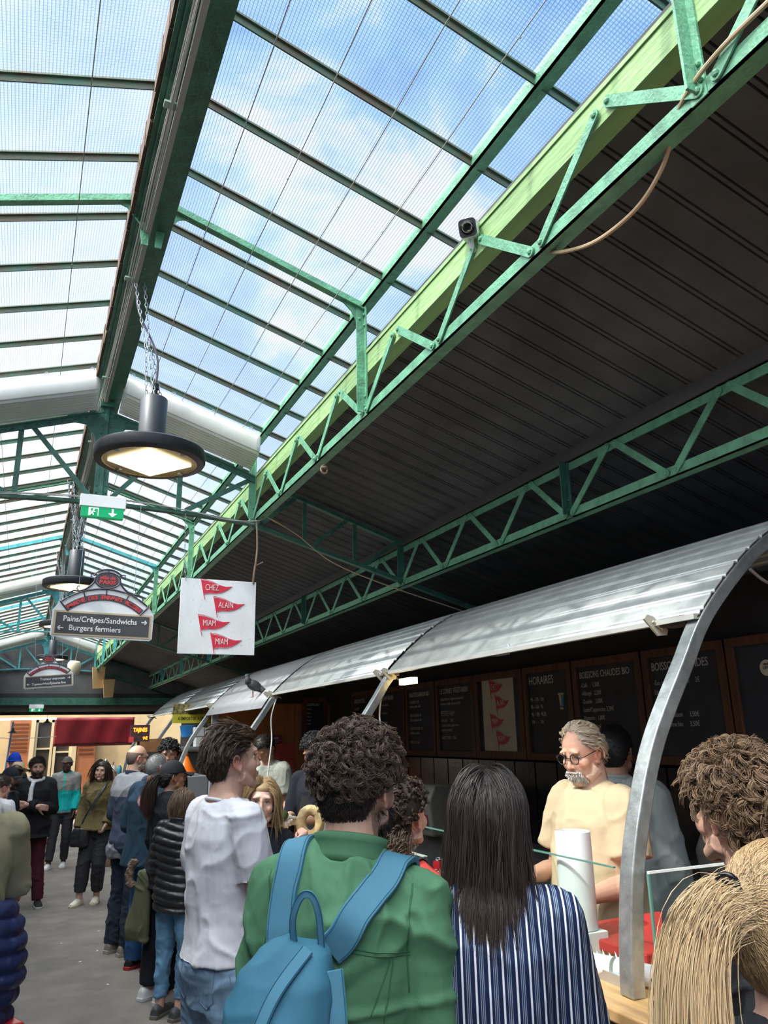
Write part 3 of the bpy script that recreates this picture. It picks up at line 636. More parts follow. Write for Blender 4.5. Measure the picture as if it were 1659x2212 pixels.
b = MB(); b.tube([(-.6+k*.12, 19.45, 1.93-.03*math.sin(k/11*PI)) for k in range(12)], .006, 5); tag(b.build('white_cord', PLASW), 'white cord slung across the facade shutters', 'cord')
# ================================================================ STALLS ON THE RIGHT
# everything of the stalls is laid out in units of .88 m with its origin at eye height, then set in place at the end
STALL0 = set(bpy.data.objects); FZ = 1.85-1.85/.88
ARC = [(1.98, .975), (1.985, 1.05), (2.0, 1.18), (2.032, 1.368), (2.092, 1.565), (2.195, 1.805), (2.381, 2.084), (2.531, 2.294), (2.777, 2.520), (2.98, 2.66), (3.17, 2.75), (3.5, 2.83), (3.9, 2.84), (4.2, 2.80)]
ARP = [Vector((x, 0, z)) for x, z in ARC]; ARS = smooth_pts(ARP, 6)
YA = [2.36, 5.41, 8.45, 11.5, 14.5, 17.5]
def ribbon(b, pts, y0, y1, t0, t1):  # swept rectangular section: y range, offset range along the curve normal
    n = len(pts); vs = []
    for i, p in enumerate(pts):
        d = (pts[min(i+1, n-1)]-pts[max(i-1, 0)]).normalized(); nr = Vector((-d.z, 0, d.x))
        for yy in (y0, y1):
            for t in (t0, t1): vs.append(p+nr*t+Vector((0, yy, 0)))
    fs = [(0, 1, 3, 2), (4*n-4, 4*n-2, 4*n-1, 4*n-3)]
    for i in range(n-1):
        a, c = 4*i, 4*i+4; fs += [(a, c, c+1, a+1), (a+2, a+3, c+3, c+2), (a, a+2, c+2, c), (a+1, a+1+4, a+3+4, a+3)]
    b.add(vs, fs)
AL = ['near galvanised steel arch standing on the counter beside the blond ponytail', 'second steel arch rising behind the curly head of the man in green', 'third steel arch in front of the orange wooden partition', 'fourth steel arch behind the cap of the woman in black', 'fifth slim steel arch above the bald man', 'farthest dark steel arch near the woman in the olive fleece']
for i, y in enumerate(YA):
    g = empty('stall_arch', (0, y, 0), label=AL[i], cat='arch')
    b = MB(); ribbon(b, ARS, -.034, .034, -.028, .028); b.build('curved_post', STEEL, g, bevel=.005)
    b = MB(); b.box(2.47, 2.56, .04 if i == 0 else -.06, .19 if i == 0 else .06, 2.268, 2.305); b.build('clamp_box', mat('dark_clamp', (.06, .05, .045), .6), g, bevel=.004)
    for s in ((.20,) if i == 0 else (-.07, .08)):
        b = MB(); b.prism([(2.40, s-.004, 2.305), (2.42, s-.004, 2.325), (2.45, s-.004, 2.32), (2.53, s-.004, 2.262), (2.52, s-.004, 2.24), (2.47, s-.004, 2.235)], (0, .010, 0)); b.tube([(2.44, s-.012, 2.295), (2.49, s-.012, 2.262)], .006, 6)
        b.build('lever', mat('pale_lever', (.55, .52, .42), .5, .3), g)
    b = MB(); b.tube([(2.545, .04, 2.285+0), (2.60, .05, 2.25)], .008, 6); b.build('bolt', STEEL, g)
# rolling shutters used as awnings between the arches
i0 = min(range(len(ARS)), key=lambda k: abs(ARS[k].x-2.50))
def awning(y0, y1, label, m, start=i0, ribs=True, rail=True):
    g = empty('metal_awning', (0, y0, 0), label=label, cat='awning'); pts = ARS[start:]; n = len(pts); L_ = y1-y0
    P = []
    # resample densely and push slat profile
    dense = []
    for a, c in zip(pts[:-1], pts[1:]):
        for k in range(20): dense.append(a+(c-a)*k/20)
    dense.append(pts[-1]); acc = 0; R_ = []
    for k, p in enumerate(dense):
        d = (dense[min(k+1, len(dense)-1)]-dense[max(k-1, 0)]).normalized(); nr = Vector((-d.z, 0, d.x))
        if k: acc += (p-dense[k-1]).length
        u = (acc % .105)/.105; h = .05
        if ribs: h += -.008*math.exp(-((u-.5)/.06)**2)+.005*math.exp(-((u-.34)/.07)**2)
        q = p+nr*(h-.012); R_.append([(q.x, yy, q.z) for yy in (0, L_*.5, L_)])
    b = MB(); b.grid(R_); b.build('slatted_sheet', m, g, smooth=True, solid=.006)
    if rail:
        p = dense[0]; d = (dense[1]-dense[0]).normalized(); nr = Vector((-d.z, 0, d.x)); b = MB()
        b.bar((p.x+nr.x*.045, 0, p.z+nr.z*.045), (p.x+nr.x*.045, L_, p.z+nr.z*.045), .03, .022); b.build('bottom_rail', mat('pale_rail', (.5, .5, .47), .5, .2), g)
        c = p-d*(-.05)+nr*.035; b = MB(); b.tube([c+Vector((0, L_*.52+dx, dz)) for dx, dz in ((-.13, .01), (-.15, -.02), (-.13, -.04), (0, -.04), (.1, -.03), (.13, -.0))], .006, 6); b.build('pull_handle', STEEL, g, smooth=True)
        b = MB(); b.box(p.x+.03, p.x+.06, L_*.45, L_*.45+.07, p.z+.05, p.z+.08); b.build('lock', mat('brass', (.5, .36, .1), .4, .6), g)
    return g
awning(2.36-.03, 5.41-.05, 'grey ribbed metal shutter awning between the first two arches', ALU)
awning(5.41+.05, 8.45-.05, 'grey ribbed metal shutter awning between second and third arches', ALU)
awning(8.45+.05, 11.5-.05, 'plain smooth grey canopy sheet with a pigeon on it', mat('plain_grey_sheet', (.36, .36, .37), .5, var=.08), ribs=False, start=i0-4, rail=False)
awning(11.5+.05, 14.5-.05, 'dark glossy metal awning between fourth and fifth arches', mat('dark_alu', (.25, .27, .27), .3, .5, var=.4, vscale=5))
awning(14.5+.05, 17.5-.05, 'farthest dark glossy metal awning near the red tarpaulin', mat('dark_alu', (.25, .27, .27), .3, .5, var=.4, vscale=5))
# pigeon
pg = bpy.data.objects
b = MB(); b.ball((0, 0, 0), .075, 16, (1.35, .8, .8), Matrix.Rotation(.45, 3, 'Y')); b.ball((-.085, 0, .105), .028, 12, (1.1, .9, 1.0)); b.tube([(-.06, 0, .03), (-.082, 0, .075), (-.085, 0, .11)], [.05, .03, .024], 10)
b.tube([(.06, 0, -.03), (.20, 0, -.11)], [.045, .015], 8); b.tube([(-.11, 0, .10), (-.128, 0, .093)], [.006, .002], 6)
o = empty('pigeon', (2.42, 9.0, 2.42), label='dark grey pigeon perched on the plain grey canopy', cat='pigeon'); bd = b.build('body', mat('pigeon_grey', (.07, .075, .085), .6, var=.4, vscale=30), o, smooth='all')
b = MB()
for s in (-.025, .025): b.tube([(-.01, s, -.05), (-.01, s, -.13), (-.035, s, -.135)], .004, 5)
b.build('legs', mat('pigeon_leg', (.35, .10, .08), .6), o)

# counter
ct = empty('counter', (0, 0, 0), label='long varnished wooden counter of the nearest stall', cat='counter')
CT = .975
b = MB(); b.box(1.84, 2.22, -.6, 11.1, CT-.04, CT); b.build('worktop', OAK, ct, bevel=.006)
MB().box(2.2201, 2.74, -.6, 3.0, CT-.04, CT).build('preparation_top', OAK, ct, bevel=.006)
MB().box(1.92, 1.95, -.6, 11.1, FZ, CT-.04).build('front_panel', mat('brown_front', (.20, .10, .05), .6, var=.2), ct)
gl = empty('glass_guard', (0, 0, 0), label='upright glass sneeze guard on the counter between the first two arches', cat='glass guard')
b = MB(); b.box(2.015, 2.021, 2.44, 5.30, 1.0, 1.365); b.build('front_pane', CGLASS, gl)
b = MB(); b.box(2.013, 2.023, 2.44, 5.30, 1.363, 1.369); b.build('top_edge', mat('glass_edge', (.10, .22, .18), .2), gl)
b = MB(); b.box(2.008, 2.03, 2.44, 5.30, CT, 1.012); b.build('bottom_rail', mat('alu_rail', (.5, .52, .54), .3, .7), gl)
g = empty('glass_guard', (0, 0, 0), label='end glass guard with a bright top edge just right of the near arch', cat='glass guard')
MB().box(2.05, 2.45, 2.30, 2.306, CT+.001, 1.36).build('pane', CGLASS, g); MB().box(2.05, 2.45, 2.298, 2.308, 1.36, 1.368).build('top_edge', mat('bright_edge', (.75, .8, .78), .2), g); MB().box(2.046, 2.054, 2.298, 2.308, CT+.001, 1.36).build('side_edge', mat('glass_edge', (.03, .22, .12), .2), g)
# things on the counter
def boxthing(name, x0, x1, y0, y1, z0, z1, m, label, cat, bev=.004, rz=0, grp=None):
    cx_, cy_ = (x0+x1)/2, (y0+y1)/2; o = MB().box(x0-cx_, x1-cx_, y0-cy_, y1-cy_, 0, z1-z0).build(name, m, bevel=bev); o.location = (cx_, cy_, z0); o.rotation_euler = (0, 0, rz); return tag(o, label, cat, grp)
MB().box(0, 0, 0, 0, 0, 0)
boxthing('prep_block', 2.16, 2.70, 2.45, 2.96, CT, CT+.045, OAK, 'thick wooden block under the red cutting board', 'block')
boxthing('cutting_board', 2.14, 2.70, 2.48, 2.97, CT+.046, CT+.085, mat('red_board', (.45, .035, .03), .45, var=.1, bump=.1), 'thick red plastic cutting board beside the near arch', 'cutting board', .006, .04)
boxthing('cutting_board', 2.16, 2.30, 3.05, 3.5, CT+.002, CT+.05, mat('blue_board', (.04, .16, .42), .45), 'blue plastic cutting board behind the paper roll', 'cutting board', .006)
b = MB(); R_ = .072
sp = [(R_*(1-.0018*k)*math.cos(k*.22), R_*(1-.0018*k)*math.sin(k*.22)) for k in range(190)]
b.lathe([(R_, 0), (R_, .36), (R_-.004, .362), (R_-.004, .345), (.02, .345), (.018, .33), (0, .33)], n=48)
for r in (.062, .052, .042, .032): b.lathe([(r-.0012, .344), (r-.0012, .362+.004*math.sin(r*300)), (r, .362+.004*math.sin(r*300)), (r, .344)], n=36)
PAPER = mat('white_paper', (.80, .80, .81), .8)
o = b.build('paper_roll', PAPER, smooth=True); o.location = (2.115, 2.80, CT+.003+.11); tag(o, 'tall upright roll of white paper on the counter behind the glass', 'paper roll')
boxthing('roll_stand', 2.04, 2.19, 2.72, 2.88, CT, CT+.11, PAPER, 'small white block under the upright paper roll', 'stand', .003)
b = MB(); b.tube([(2.06, 2.52, CT+.04), (2.13, 2.27, CT+.04)], .036, 20); b.tube([(2.05, 2.53, CT+.04), (1.98, 2.75, CT+.035)], .036, 20)
for k in range(6): b.prism([(2.03+k*.012, 2.60-.02*k, CT+.065), (2.035+k*.012, 2.59-.02*k, CT+.067), (2.03+k*.012, 2.60-.02*k, CT+.085+.006*(k % 2))], (.002, .001, 0))
tag(b.build('paper_roll', PAPER, smooth=True), 'white paper roll lying on the counter at the foot of the near arch', 'paper roll')
# drinks
def can(x, y, label, m, deco=None):
    g = empty('drink_can', (x, y, CT+.096), label=label, cat='can'); g.scale = (.72, .72, .95)
    MB().lathe([(.026, 0), (.033, .008), (.033, .10), (.027, .112)], n=28, cap=False).build('body', m, g, smooth=True)
    MB().lathe([(.027, .112), (.0275, .115), (.024, .115), (.023, .111), (0, .111)], n=28, cap=False).build('lid', CHROME, g, smooth=True)
    if deco: deco(g)
    return g
boxthing('drinks_crate', 2.035, 2.215, 3.9, 4.95, CT+.001, CT+.095, mat('crate_dark', (.05, .045, .04), .6), 'low dark crate on the counter carrying the cans and white trays', 'crate', .004)
CR = mat('can_red', (.55, .01, .02), .3, .2)
def cola(g):
    xf = Matrix.Rotation(math.radians(-25), 4, 'Z')
    T = text_mesh('Cola', .042, frame_xf((0, 0, 0), (1, 0, 0), (0, 0, 1)), WHITE, 'lettering', g, 0, .0006, sx=.8)
    for v in T.data.vertices:
        a = v.co.x/.0337; v.co.y = -.0337*math.cos(a); v.co.x = .0337*math.sin(a)
    T.location = (0, 0, .055); T.rotation_euler = (math.radians(0), 0, math.radians(-22))
can(2.14, 4.05, 'front red cola can with white script lettering', CR, cola)
can(2.185, 3.99, 'plain red can just right of the cola can', CR)
def bluec(g):
    T = text_mesh('OASIS', .022, frame_xf((0, 0, 0), (0, 0, 1), (-1, 0, 0)), WHITE, 'lettering', g, 0, .0004)
    for v in T.data.vertices: a = v.co.x/.0337; v.co.y = -.0337*math.cos(a); v.co.x = .0337*math.sin(a)
    T.location = (0, 0, .055); T.rotation_euler = (0, 0, math.radians(-30))
can(2.10, 4.12, 'dark blue can beside the cola can', mat('can_blue', (.01, .03, .22), .3, .2), bluec)
can(2.07, 4.20, 'yellow can left of the blue can', mat('can_yellow', (.7, .45, .02), .3, .1))
can(2.19, 4.12, 'silver topped can behind the red cans', mat('can_grey', (.4, .4, .42), .3, .4))
g = empty('plastic_cup', (1.965, 3.62, CT+.001), label='clear dome-lidded cup of orange juice with a green striped straw', cat='cup')
CLR = clearglass('clear_plastic', (.92, .93, .92))
MB().lathe([(.030, 0), (.046, .12)], n=28, cap=False).build('cup', CLR, g, smooth=True); MB().lathe([(0, .004), (.029, .004), (.041, .088), (0, .09)], n=28).build('juice', mat('orange_juice', (.75, .38, .04), .3), g, smooth=True)
MB().lathe([(.047, .118), (.049, .124), (.049, .134), (.045, .140), (.043, .155), (.033, .178), (.012, .19)], n=28, cap=False).build('dome_lid', CLR, g, smooth=True)
b = MB(); b.tube([(.005, .0, .01), (.008, .005, .26)], .0045, 8)
for k in range(7): b.cur = 1; b.tube([(.005+.003*k/7, 0, .03+.033*k), (.0055+.003*k/7, 0, .045+.033*k)], .0049, 8)
b.build('straw', [WHITE, mat('straw_green', (.32, .62, .05), .5)], g)
g.scale = (1.15, 1.15, 1.25)
g = empty('bottle', (2.13, 3.78, CT+.001), label='empty clear plastic bottle with a pale cap behind the juice cup', cat='bottle')
g.scale = (1.1, 1.1, 1.25)
MB().lathe([(.03, 0), (.033, .01), (.033, .14), (.014, .20), (.013, .22)], n=24, cap=False).build('body', CLR, g, smooth=True); MB().lathe([(.016, .215), (.016, .235), (0, .235)], n=16).build('cap', mat('pale_cap', (.55, .6, .62), .4), g)
b = MB(); 
for k in range(4): b.box(2.04+.004*k, 2.2, 4.28, 4.85-.02*k, CT+.145+.014*k, CT+.153+.014*k)
b.box(2.04, 2.205, 4.26, 4.86, CT+.096, CT+.145); tag(b.build('food_trays', mat('white_tray', (.78, .77, .72), .45), bevel=.004), 'stack of white takeaway trays on the counter behind the cans', 'trays')
for (x, y, h, l) in ((2.13, 5.12, .28, 'pale squeeze bag standing left of the white trays'),):
    b = MB(); b.lathe([(.07, 0), (.09, .08), (.05, .22), (.03, .26), (0, .27)], n=14); o = b.build('food_bag', mat('white_bag', (.72, .70, .63), .4), smooth=True); o.location = (x, y, CT+.001); tag(o, l, 'bag')
# back counter with machines, dim
boxthing('back_counter', 3.72, 4.2, -.4, 10.8, FZ, .9, mat('dark_back', (.03, .03, .032), .6), 'dark back counter along the wall of the stall', 'counter')
for (x, y, w, h, l) in ((3.8, 6.35, .36, .42, 'grey bread crate on the back counter left of the long dark hair'), (3.8, 7.1, .34, .46, 'pale crate with a red inside on the back counter'), (3.85, 3.5, .36, .38, 'dark container on the back counter behind the vendor')):
    g = empty('storage_bin', (x, y, .901), label=l, cat='bin')
    b = MB(); b.prism([(-w/2, -w/2, 0), (-w*.6, -w/2, h*.7), (-w*.4, -w/2, h), (w*.4, -w/2, h), (w/2, -w/2, 0)], (0, w, 0)); b.build('body', mat('bin_grey', (.13, .125, .11), .6), g, bevel=.02)
    MB().box(-w*.56, -w*.54, -w*.3, w*.3, h*.15, h*.5).build('front_label', mat('bin_dark_red', (.12, .01, .015), .5), g)
b = MB()
for k in range(26): b.cur = 0; y = 2.5+.32*k; b.box(4.19, 4.25, y, y+.30, .9, 1.58)
o = b.build('tile_backsplash', mat('black_tiles', (.012, .013, .016), .18, var=.5, bump=.15)); tag(o, 'dark glossy panelling under the menu boards', 'panelling')

# menu boards
def board(y0, y1, label, title, lines, tw=.075, z0=1.60, z1=2.41, x=4.185, extra=None, face=SLATE):
    g = empty('menu_board', (x, (y0+y1)/2, z0), label=label, cat='menu board'); w = y1-y0; h = z1-z0; f = .06
    b = MB(); b.box(-.02, .03, -w/2, w/2, 0, f); b.box(-.02, .03, -w/2, w/2, h-f, h); b.box(-.0201, .0301, -w/2, -w/2+f, 0, h); b.box(-.0201, .0301, w/2-f, w/2, 0, h); b.build('frame', WOODF, g, bevel=.004)
    MB().box(.0, .02, -w/2+f*.9, w/2-f*.9, f*.9, h-f*.9).build('writing_surface', face, g)
    # text runs along -y (left to right for the viewer), normal -x
    X, U = (0, -1, 0), (0, 0, 1)
    def T(t, yy, zz, sz, bold=.0, al='LEFT', sx=.8, m=CHALK): return text_mesh(t, sz, frame_xf((-.003, yy, zz), X, U), m, 'chalk_lettering', g, .0004, bold, al, sx)
    if title: T(title, w/2-f*1.35, h-f-.07, tw, .001, sx=min(.8, (w-f*2.6)/(len(title)*tw*.62)))
    for (t, zz, sz) in lines: T(t, w/2-f*1.5, h*zz, sz, .0, sx=min(.75, (w-f*2.8)/(max(6, len(t))*sz*.52)))
    if extra: extra(g, w, h, T)
    return g
board(3.755, 4.52, 'menu board headed Boissons froides, crossed by the near arch', 'BOISSONS FROIDES', [('-Eau minérale, gazeuse     2€', .70, .05), ('Limonade  Bissap', .62, .05), ('-Orange maison      3,50€', .42, .05), ('-Jus pomme bio      3,50€', .34, .05)], .08)
board(4.54, 5.355, 'menu board headed Boissons chaudes bio', 'BOISSONS CHAUDES BIO', [('-Café      1,50€', .74, .05), ('-Allongé   2,20€', .66, .05), ('-Double    3,00€', .58, .05), ('-Latte/Cappuccino 3,20€', .50, .05), ('-Noisette   1,80€', .42, .05), ('-Thé     3,50€', .33, .05)], .075)
def beer(g, w, h, T):
    b = MB(); b.prism([(-.003, -w*.23, h*.55), (-.003, -w*.30, h*.55), (-.003, -w*.315, h*.67), (-.003, -w*.215, h*.67)], (.002, 0, 0)); b.build('glass_sticker', mat('sticker_blue', (.08, .2, .42), .5), g)
    b = MB(); b.prism([(-.004, -w*.21, h*.67), (-.004, -w*.32, h*.67), (-.004, -w*.32, h*.69), (-.004, -w*.21, h*.69)], (.002, 0, 0)); b.prism([(-.004, -w*.235, h*.52), (-.004, -w*.295, h*.52), (-.004, -w*.295, h*.54), (-.004, -w*.235, h*.54)], (.002, 0, 0)); b.prism([(-.0045, -w*.24, h*.56), (-.0045, -w*.265, h*.56), (-.0045, -w*.265, h*.67), (-.0045, -w*.225, h*.67)], (.002, 0, 0)); b.build('glass_sticker', mat('sticker_cream', (.6, .48, .25), .5), g)
board(5.375, 6.085, 'menu board headed Horaires with a small glass sticker', 'HORAIRES', [('9h - 17h  10h', .64, .05), ('9h - 16h  9h', .56, .05), ('9h - 18h  9h30', .48, .05), ('10h -   -  10h', .40, .045)], .10, extra=beer)
PB = mat('poster_cream', (.62, .58, .47), .6, var=.1)
g = empty('menu_board', (4.185, 6.53, 1.60), label='framed cream poster with four red pennants between the blackboards', cat='poster board')
w, h, f = .86, .81, .07
b = MB(); b.box(-.02, .03, -w/2, w/2, 0, f); b.box(-.02, .03, -w/2, w/2, h-f, h); b.box(-.0201, .0301, -w/2, -w/2+f, 0, h); b.box(-.0201, .0301, w/2-f, w/2, 0, h); b.build('frame', WOODF, g, bevel=.004)
MB().box(0, .02, -w/2+f, w/2-f, f, h-f).build('backing', SLATE, g)
ps = empty('poster', (-.004, .33, .055), parent=None) if False else None
hold = MB().box(-.006, 0, -.27, .29, .07, .745).build('poster_sheet', PB, g)
n0 = set(bpy.data.objects); parts = chez_graphic(g, 0, .56, 0, .675, 0)
M = Matrix.Translation((-.008, .29, .07))@Matrix.Rotation(-PI/2, 4, 'Z')
for o in parts: o.data.transform(M)
board(6.97, 7.80, 'menu board headed Le cornet végétarien', 'LE CORNET VÉGÉTARIEN', [('Galette blé noir, légumes du marché,', .74, .045), ('houmous, salade, sauce au choix', .68, .045), ('PETITE FAIM', .55, .075), ('DEMI BIO      7,50€', .46, .045), ('Tartine de pain, salade verte', .40, .045), ('comté et crudités', .34, .045), ('GALETTE MIDI   9,50€', .24, .045)], .075)
board(7.82, 8.57, 'menu board headed Galettes sarrasin bio', 'GALETTES SARRASIN BIO', [('CLASSIQUE  10€', .74, .045), ('Jambon, comté, oeuf', .68, .045), ('VÉGÉTARIENNE 10€', .55, .045), ('Chèvre, épinards, miel', .49, .045), ('MONTAGNARDE 11€', .37, .045), ('Raclette, pommes', .31, .045), ('PRIX  DU  JOUR', .18, .045)], .07)
board(8.59, 9.38, 'menu board headed Miam miam, behind the thin white wire', 'MIAM MIAM', [('Nos sandwichs', .74, .045), ('à composer', .62, .045), ('Pain maison', .48, .045), ('Tomate, salade', .36, .045)], .085)
board(9.40, 10.3, 'farthest menu board headed Sandwichs on the dark wall', 'SANDWICHS', [('Comté 8€', .72, .05), ('Jambon 9€', .58, .05)], .08)
def stickers(g, w, h, T):
    for (yy, zz, r, t) in ((.13, .60, .05, 'VIVE\nL\'ÉTÉ'), (.12, .43, .028, ''), (.12, .33, .026, '')):
        b = MB(); b.lathe([(0, .002), (r, .002), (r, 0)], (0, 0, 0), 24, Matrix.Rotation(-PI/2, 3, 'Y')); o = b.build('round_sticker', PB, g); o.location = (-.002, yy, zz)
        if t: text_mesh(t, .022, frame_xf((-.006, yy, zz+.01), (0, -1, 0), (0, 0, 1)), BLACK, 'lettering', g, .0003, .0006)
board(2.9, 3.735, 'menu board with round cream stickers at the right edge', None, [], extra=stickers)

# work light and wires at the second arch
b = MB(); b.box(2.56, 2.61, 5.15, 5.36, 2.20, 2.245); o = b.build('work_light', mat('work_light_glow', (1, .8, .4), .4, emit=(1, .70, .30), es=6)); tag(o, 'small warm strip light under the awning at the second arch', 'light')
b = MB(); b.tube(smooth_pts([(2.50, 5.43, 2.25), (2.44, 5.42, 2.12), (2.42, 5.42, 1.98), (2.42, 5.40, 1.85), (2.36, 5.40, 1.70), (2.3, 5.4, 1.3), (2.3, 5.4, CT+.01)]), .006, 6)
tag(b.build('power_wire', PLASW, smooth=True), 'white power wire hanging from the second arch clamp', 'wire')
b = MB(); b.tube(smooth_pts([(2.52, 8.4, 2.26), (2.46, 8.4, 2.05), (2.47, 8.4, 1.8), (2.44, 8.4, 1.5), (2.42, 8.4, CT+.01)]), .0075, 6)
tag(b.build('power_wire', PLASW, smooth=True), 'thin white wire hanging in front of the orange partition', 'wire')
b = MB(); b.tube(smooth_pts([(2.78, 2.30, 2.50), (2.86, 2.28, 2.44), (2.95, 2.26, 2.47), (3.1, 2.22, 2.44), (3.3, 2.18, 2.46)]), .007, 6)
tag(b.build('bundled_cables', mat('dusty_cable', (.14, .12, .11), .8, bump=.6)), 'dusty cables strapped to the near arch at the right edge', 'cable')

# partition at the end of the stall
pt = empty('partition', (2.45, 11.2, 0), label='orange wooden partition wall with a grey metal post at the end of the stall', cat='partition')
MB().box(.06, 1.74, 0, .04, FZ, 2.30).build('wood_panel', ORANGEW, pt); MB().box(-.03, .06, -.02, .05, FZ, 2.25).build('metal_post', mat('grey_post', (.35, .38, .40), .4, .4), pt)
b = MB(); b.box(1.18, 1.19, -.004, 0, 0, 2.3); b.build('panel_joint', mat('joint_dark', (.15, .05, .015), .6), pt)
g = empty('wall_sign', (3.29, 11.17, 1.75), label='small dark red plaque reading sur place on the orange partition', cat='sign')
MB().box(-.15, .15, 0, .01, -.01, .10).build('plate', mat('maroon', (.20, .02, .05), .5), g); text_mesh('SUR PLACE', .038, frame_xf((0, -.002, .065), (1, 0, 0), (0, 0, 1)), WHITE, 'lettering', g, .0004, .0008); b = MB(); b.box(-.13, .13, -.002, 0, .035, .037); b.box(-.1, .1, -.002, 0, .012, .016); b.build('line', WHITE, g)
g = empty('paper_notice', (3.50, 11.17, 1.18), label='faded red paper notice below the sur place plaque', cat='notice')
MB().box(-.16, .13, 0, .006, 0, .56).build('sheet', mat('notice_red', (.50, .075, .05), .7), g)
b = MB()
for k in range(11): b.box(-.12, -.12+.12+.08*random.random(), -.002, 0, .46-k*.04, .467-k*.04)
b.build('print_lines', mat('notice_print', (.35, .04, .04), .7), g)
g = board(-.18, .20, 'narrow menu board headed Soupes bio hung on the orange partition', None, [], z0=1.72, z1=2.40)
g.location = (3.93, 11.15, 1.70); g.rotation_euler = (0, 0, PI/2)
for (t, z, s) in (('SOUPES BIO', .58, .055), ('Carotte', .52, .03), ('Poireau', .46, .03), ('Potimron', .41, .03), ('Tomate', .36, .03), ('Lentilles', .31, .03), ('GAUFRES BIO', .18, .05)): text_mesh(t, s, frame_xf((-.0035, .125, z), (0, -1, 0), (0, 0, 1)), CHALK, 'chalk_lettering', g, .0004, .0003, 'LEFT', .66)

# the next stall down the aisle
boxthing('counter', 1.95, 2.6, 11.6, 18.5, FZ, .95, mat('grey_counter', (.22, .25, .28), .4, .3), 'grey counter of the farther stall beyond the orange partition', 'counter', .01)
boxthing('display_case', 2.0, 2.5, 11.65, 12.6, .951, 1.32, mat('steel_case', (.30, .33, .36), .35, .5), 'blue-grey steel display case on the farther counter', 'case', .01)
boxthing('stall_back_wall', 3.3, 3.38, 11.5, 18.5, FZ, 2.5, DARKW, 'dark back wall of the farther stall', 'wall', .0)
g = empty('banner', (2.3, 13.45, 2.08), label='long yellow banner with black letters above the farther stall', cat='banner')
MB().box(-.05, .75, 0, .01, 0, .14).build('cloth', mat('banner_yellow', (.62, .56, .04), .6), g); text_mesh('À EMPORTER  À EMPORTER', .075, frame_xf((.35, -.002, .07), (1, 0, 0), (0, 0, 1)), BLACK, 'lettering', g, .0004, .001, sx=.68)
boxthing('photo_menu', 2.26, 3.0, 13.5, 13.52, 2.22, 2.40, mat('photo_strip', (.30, .26, .10), .6, var=.8, vscale=22), 'strip of small food pictures above the yellow banner', 'menu', 0)
g = empty('led_sign', (1.60, 13.45, 1.80), label='orange glowing led sign board in front of the farther stall', cat='led sign')
MB().box(0, .30, 0, .03, 0, .26).build('housing', mat('led_black', (.06, .03, .03), .4), g); LEDO = mat('led_orange', (1, .3, .02), .4, emit=(1, .24, .02), es=2.2)
text_mesh('TAJINES', .085, frame_xf((.15, -.003, .18), (1, 0, 0), (0, 0, 1)), LEDO, 'lettering', g, .001, .004, sx=.72); text_mesh('9€', .065, frame_xf((.235, -.003, .05), (1, 0, 0), (0, 0, 1)), LEDO, 'lettering', g, .001, .003)
boxthing('red_label', 1.58, 1.655, 13.43, 13.449, 1.79, 1.88, mat('label_red', (.6, .05, .05), .5), 'small red and white label at the corner of the led sign', 'label', 0)
def tagine(x, y, z, s, label):
    g = empty('tagine_pot', (x, y, z), label=label, cat='tagine'); g.scale = (s, s, s); TG = mat('tagine_orange', (.75, .16, .015), .22)
    MB().lathe([(.12, 0), (.165, .04), (.165, .055)], n=32).build('base', TG, g, smooth=True); MB().lathe([(.16, .056), (.15, .07), (.10, .16), (.045, .27), (.03, .285)], n=32, cap=False).build('lid', TG, g, smooth=True); MB().lathe([(.03, .28), (.042, .31), (.036, .335), (0, .34)], n=20, cap=False).build('knob', TG, g, smooth=True)
tagine(2.22, 11.95, 1.321, .95, 'bright orange conical tagine pot on the farther counter')
for k, (x, y, z, w, h, m, l) in enumerate(((2.66, 13.2, 1.86, .16, .15, mat('white_box', (.65, .65, .62), .6), 'white box stacked highest beside the blue tub'), (2.82, 13.2, 1.84, .15, .16, mat('white_box', (.65, .65, .62), .6), 'white box right of the stacked white box'), (2.70, 13.2, 1.70, .2, .15, mat('white_box', (.65, .65, .62), .6), 'white box at the bottom of the small stack'))):
    boxthing('food_box', x-w/2, x+w/2, y, y+.2, z, z+h, m, l, 'box', .01)
b = MB(); b.lathe([(.10, 0), (.13, .16), (.135, .17), (.12, .18), (0, .19)], n=24); o = b.build('plastic_tub', mat('blue_tub', (.02, .16, .42), .4), smooth=True); o.location = (2.52, 13.5, 1.86); tag(o, 'blue plastic tub on the shelf of the farther stall', 'tub')
boxthing('shelf', 2.1, 3.25, 13.1, 13.8, 1.66, 1.70, mat('shelf_steel', (.25, .26, .27), .4, .5), 'steel shelf holding boxes and tub in the farther stall', 'shelf', 0)
for x, y, l in ((2.95, 13.3, 'tall steel pot at the right of the shelf'), (3.12, 13.35, 'second tall steel pot by the grey post'), (2.16, 13.2, 'small steel pot at the left of the shelf')):
    h = .34 if x > 2.5 else .1; b = MB(); b.lathe([(.075, 0), (.075, h), (.08, h+.005), (.07, h+.006), (.07, h-.02), (0, h-.02)], n=20); o = b.build('steel_pot', STEEL, smooth=True); o.location = (x, y, 1.701); tag(o, l, 'pot')
boxthing('oven', 2.35, 3.0, 13.2, 13.8, 1.0, 1.62, mat('oven_dark', (.07, .06, .055), .35, .3), 'dark oven under the shelf behind the curly black-haired man', 'oven', .01)
boxthing('wooden_crate', 1.85, 2.25, 14.2, 14.6, 1.62, 1.84, mat('crate_wood', (.28, .13, .05), .6, var=.3), 'brown wooden box under the led sign', 'box', .004)
boxthing('crate_support', 1.85, 2.25, 14.2, 14.6, .951, 1.62, mat('oven_dark', (.07, .06, .055), .35, .3), 'dark cabinet under the brown wooden box', 'cabinet', .004)
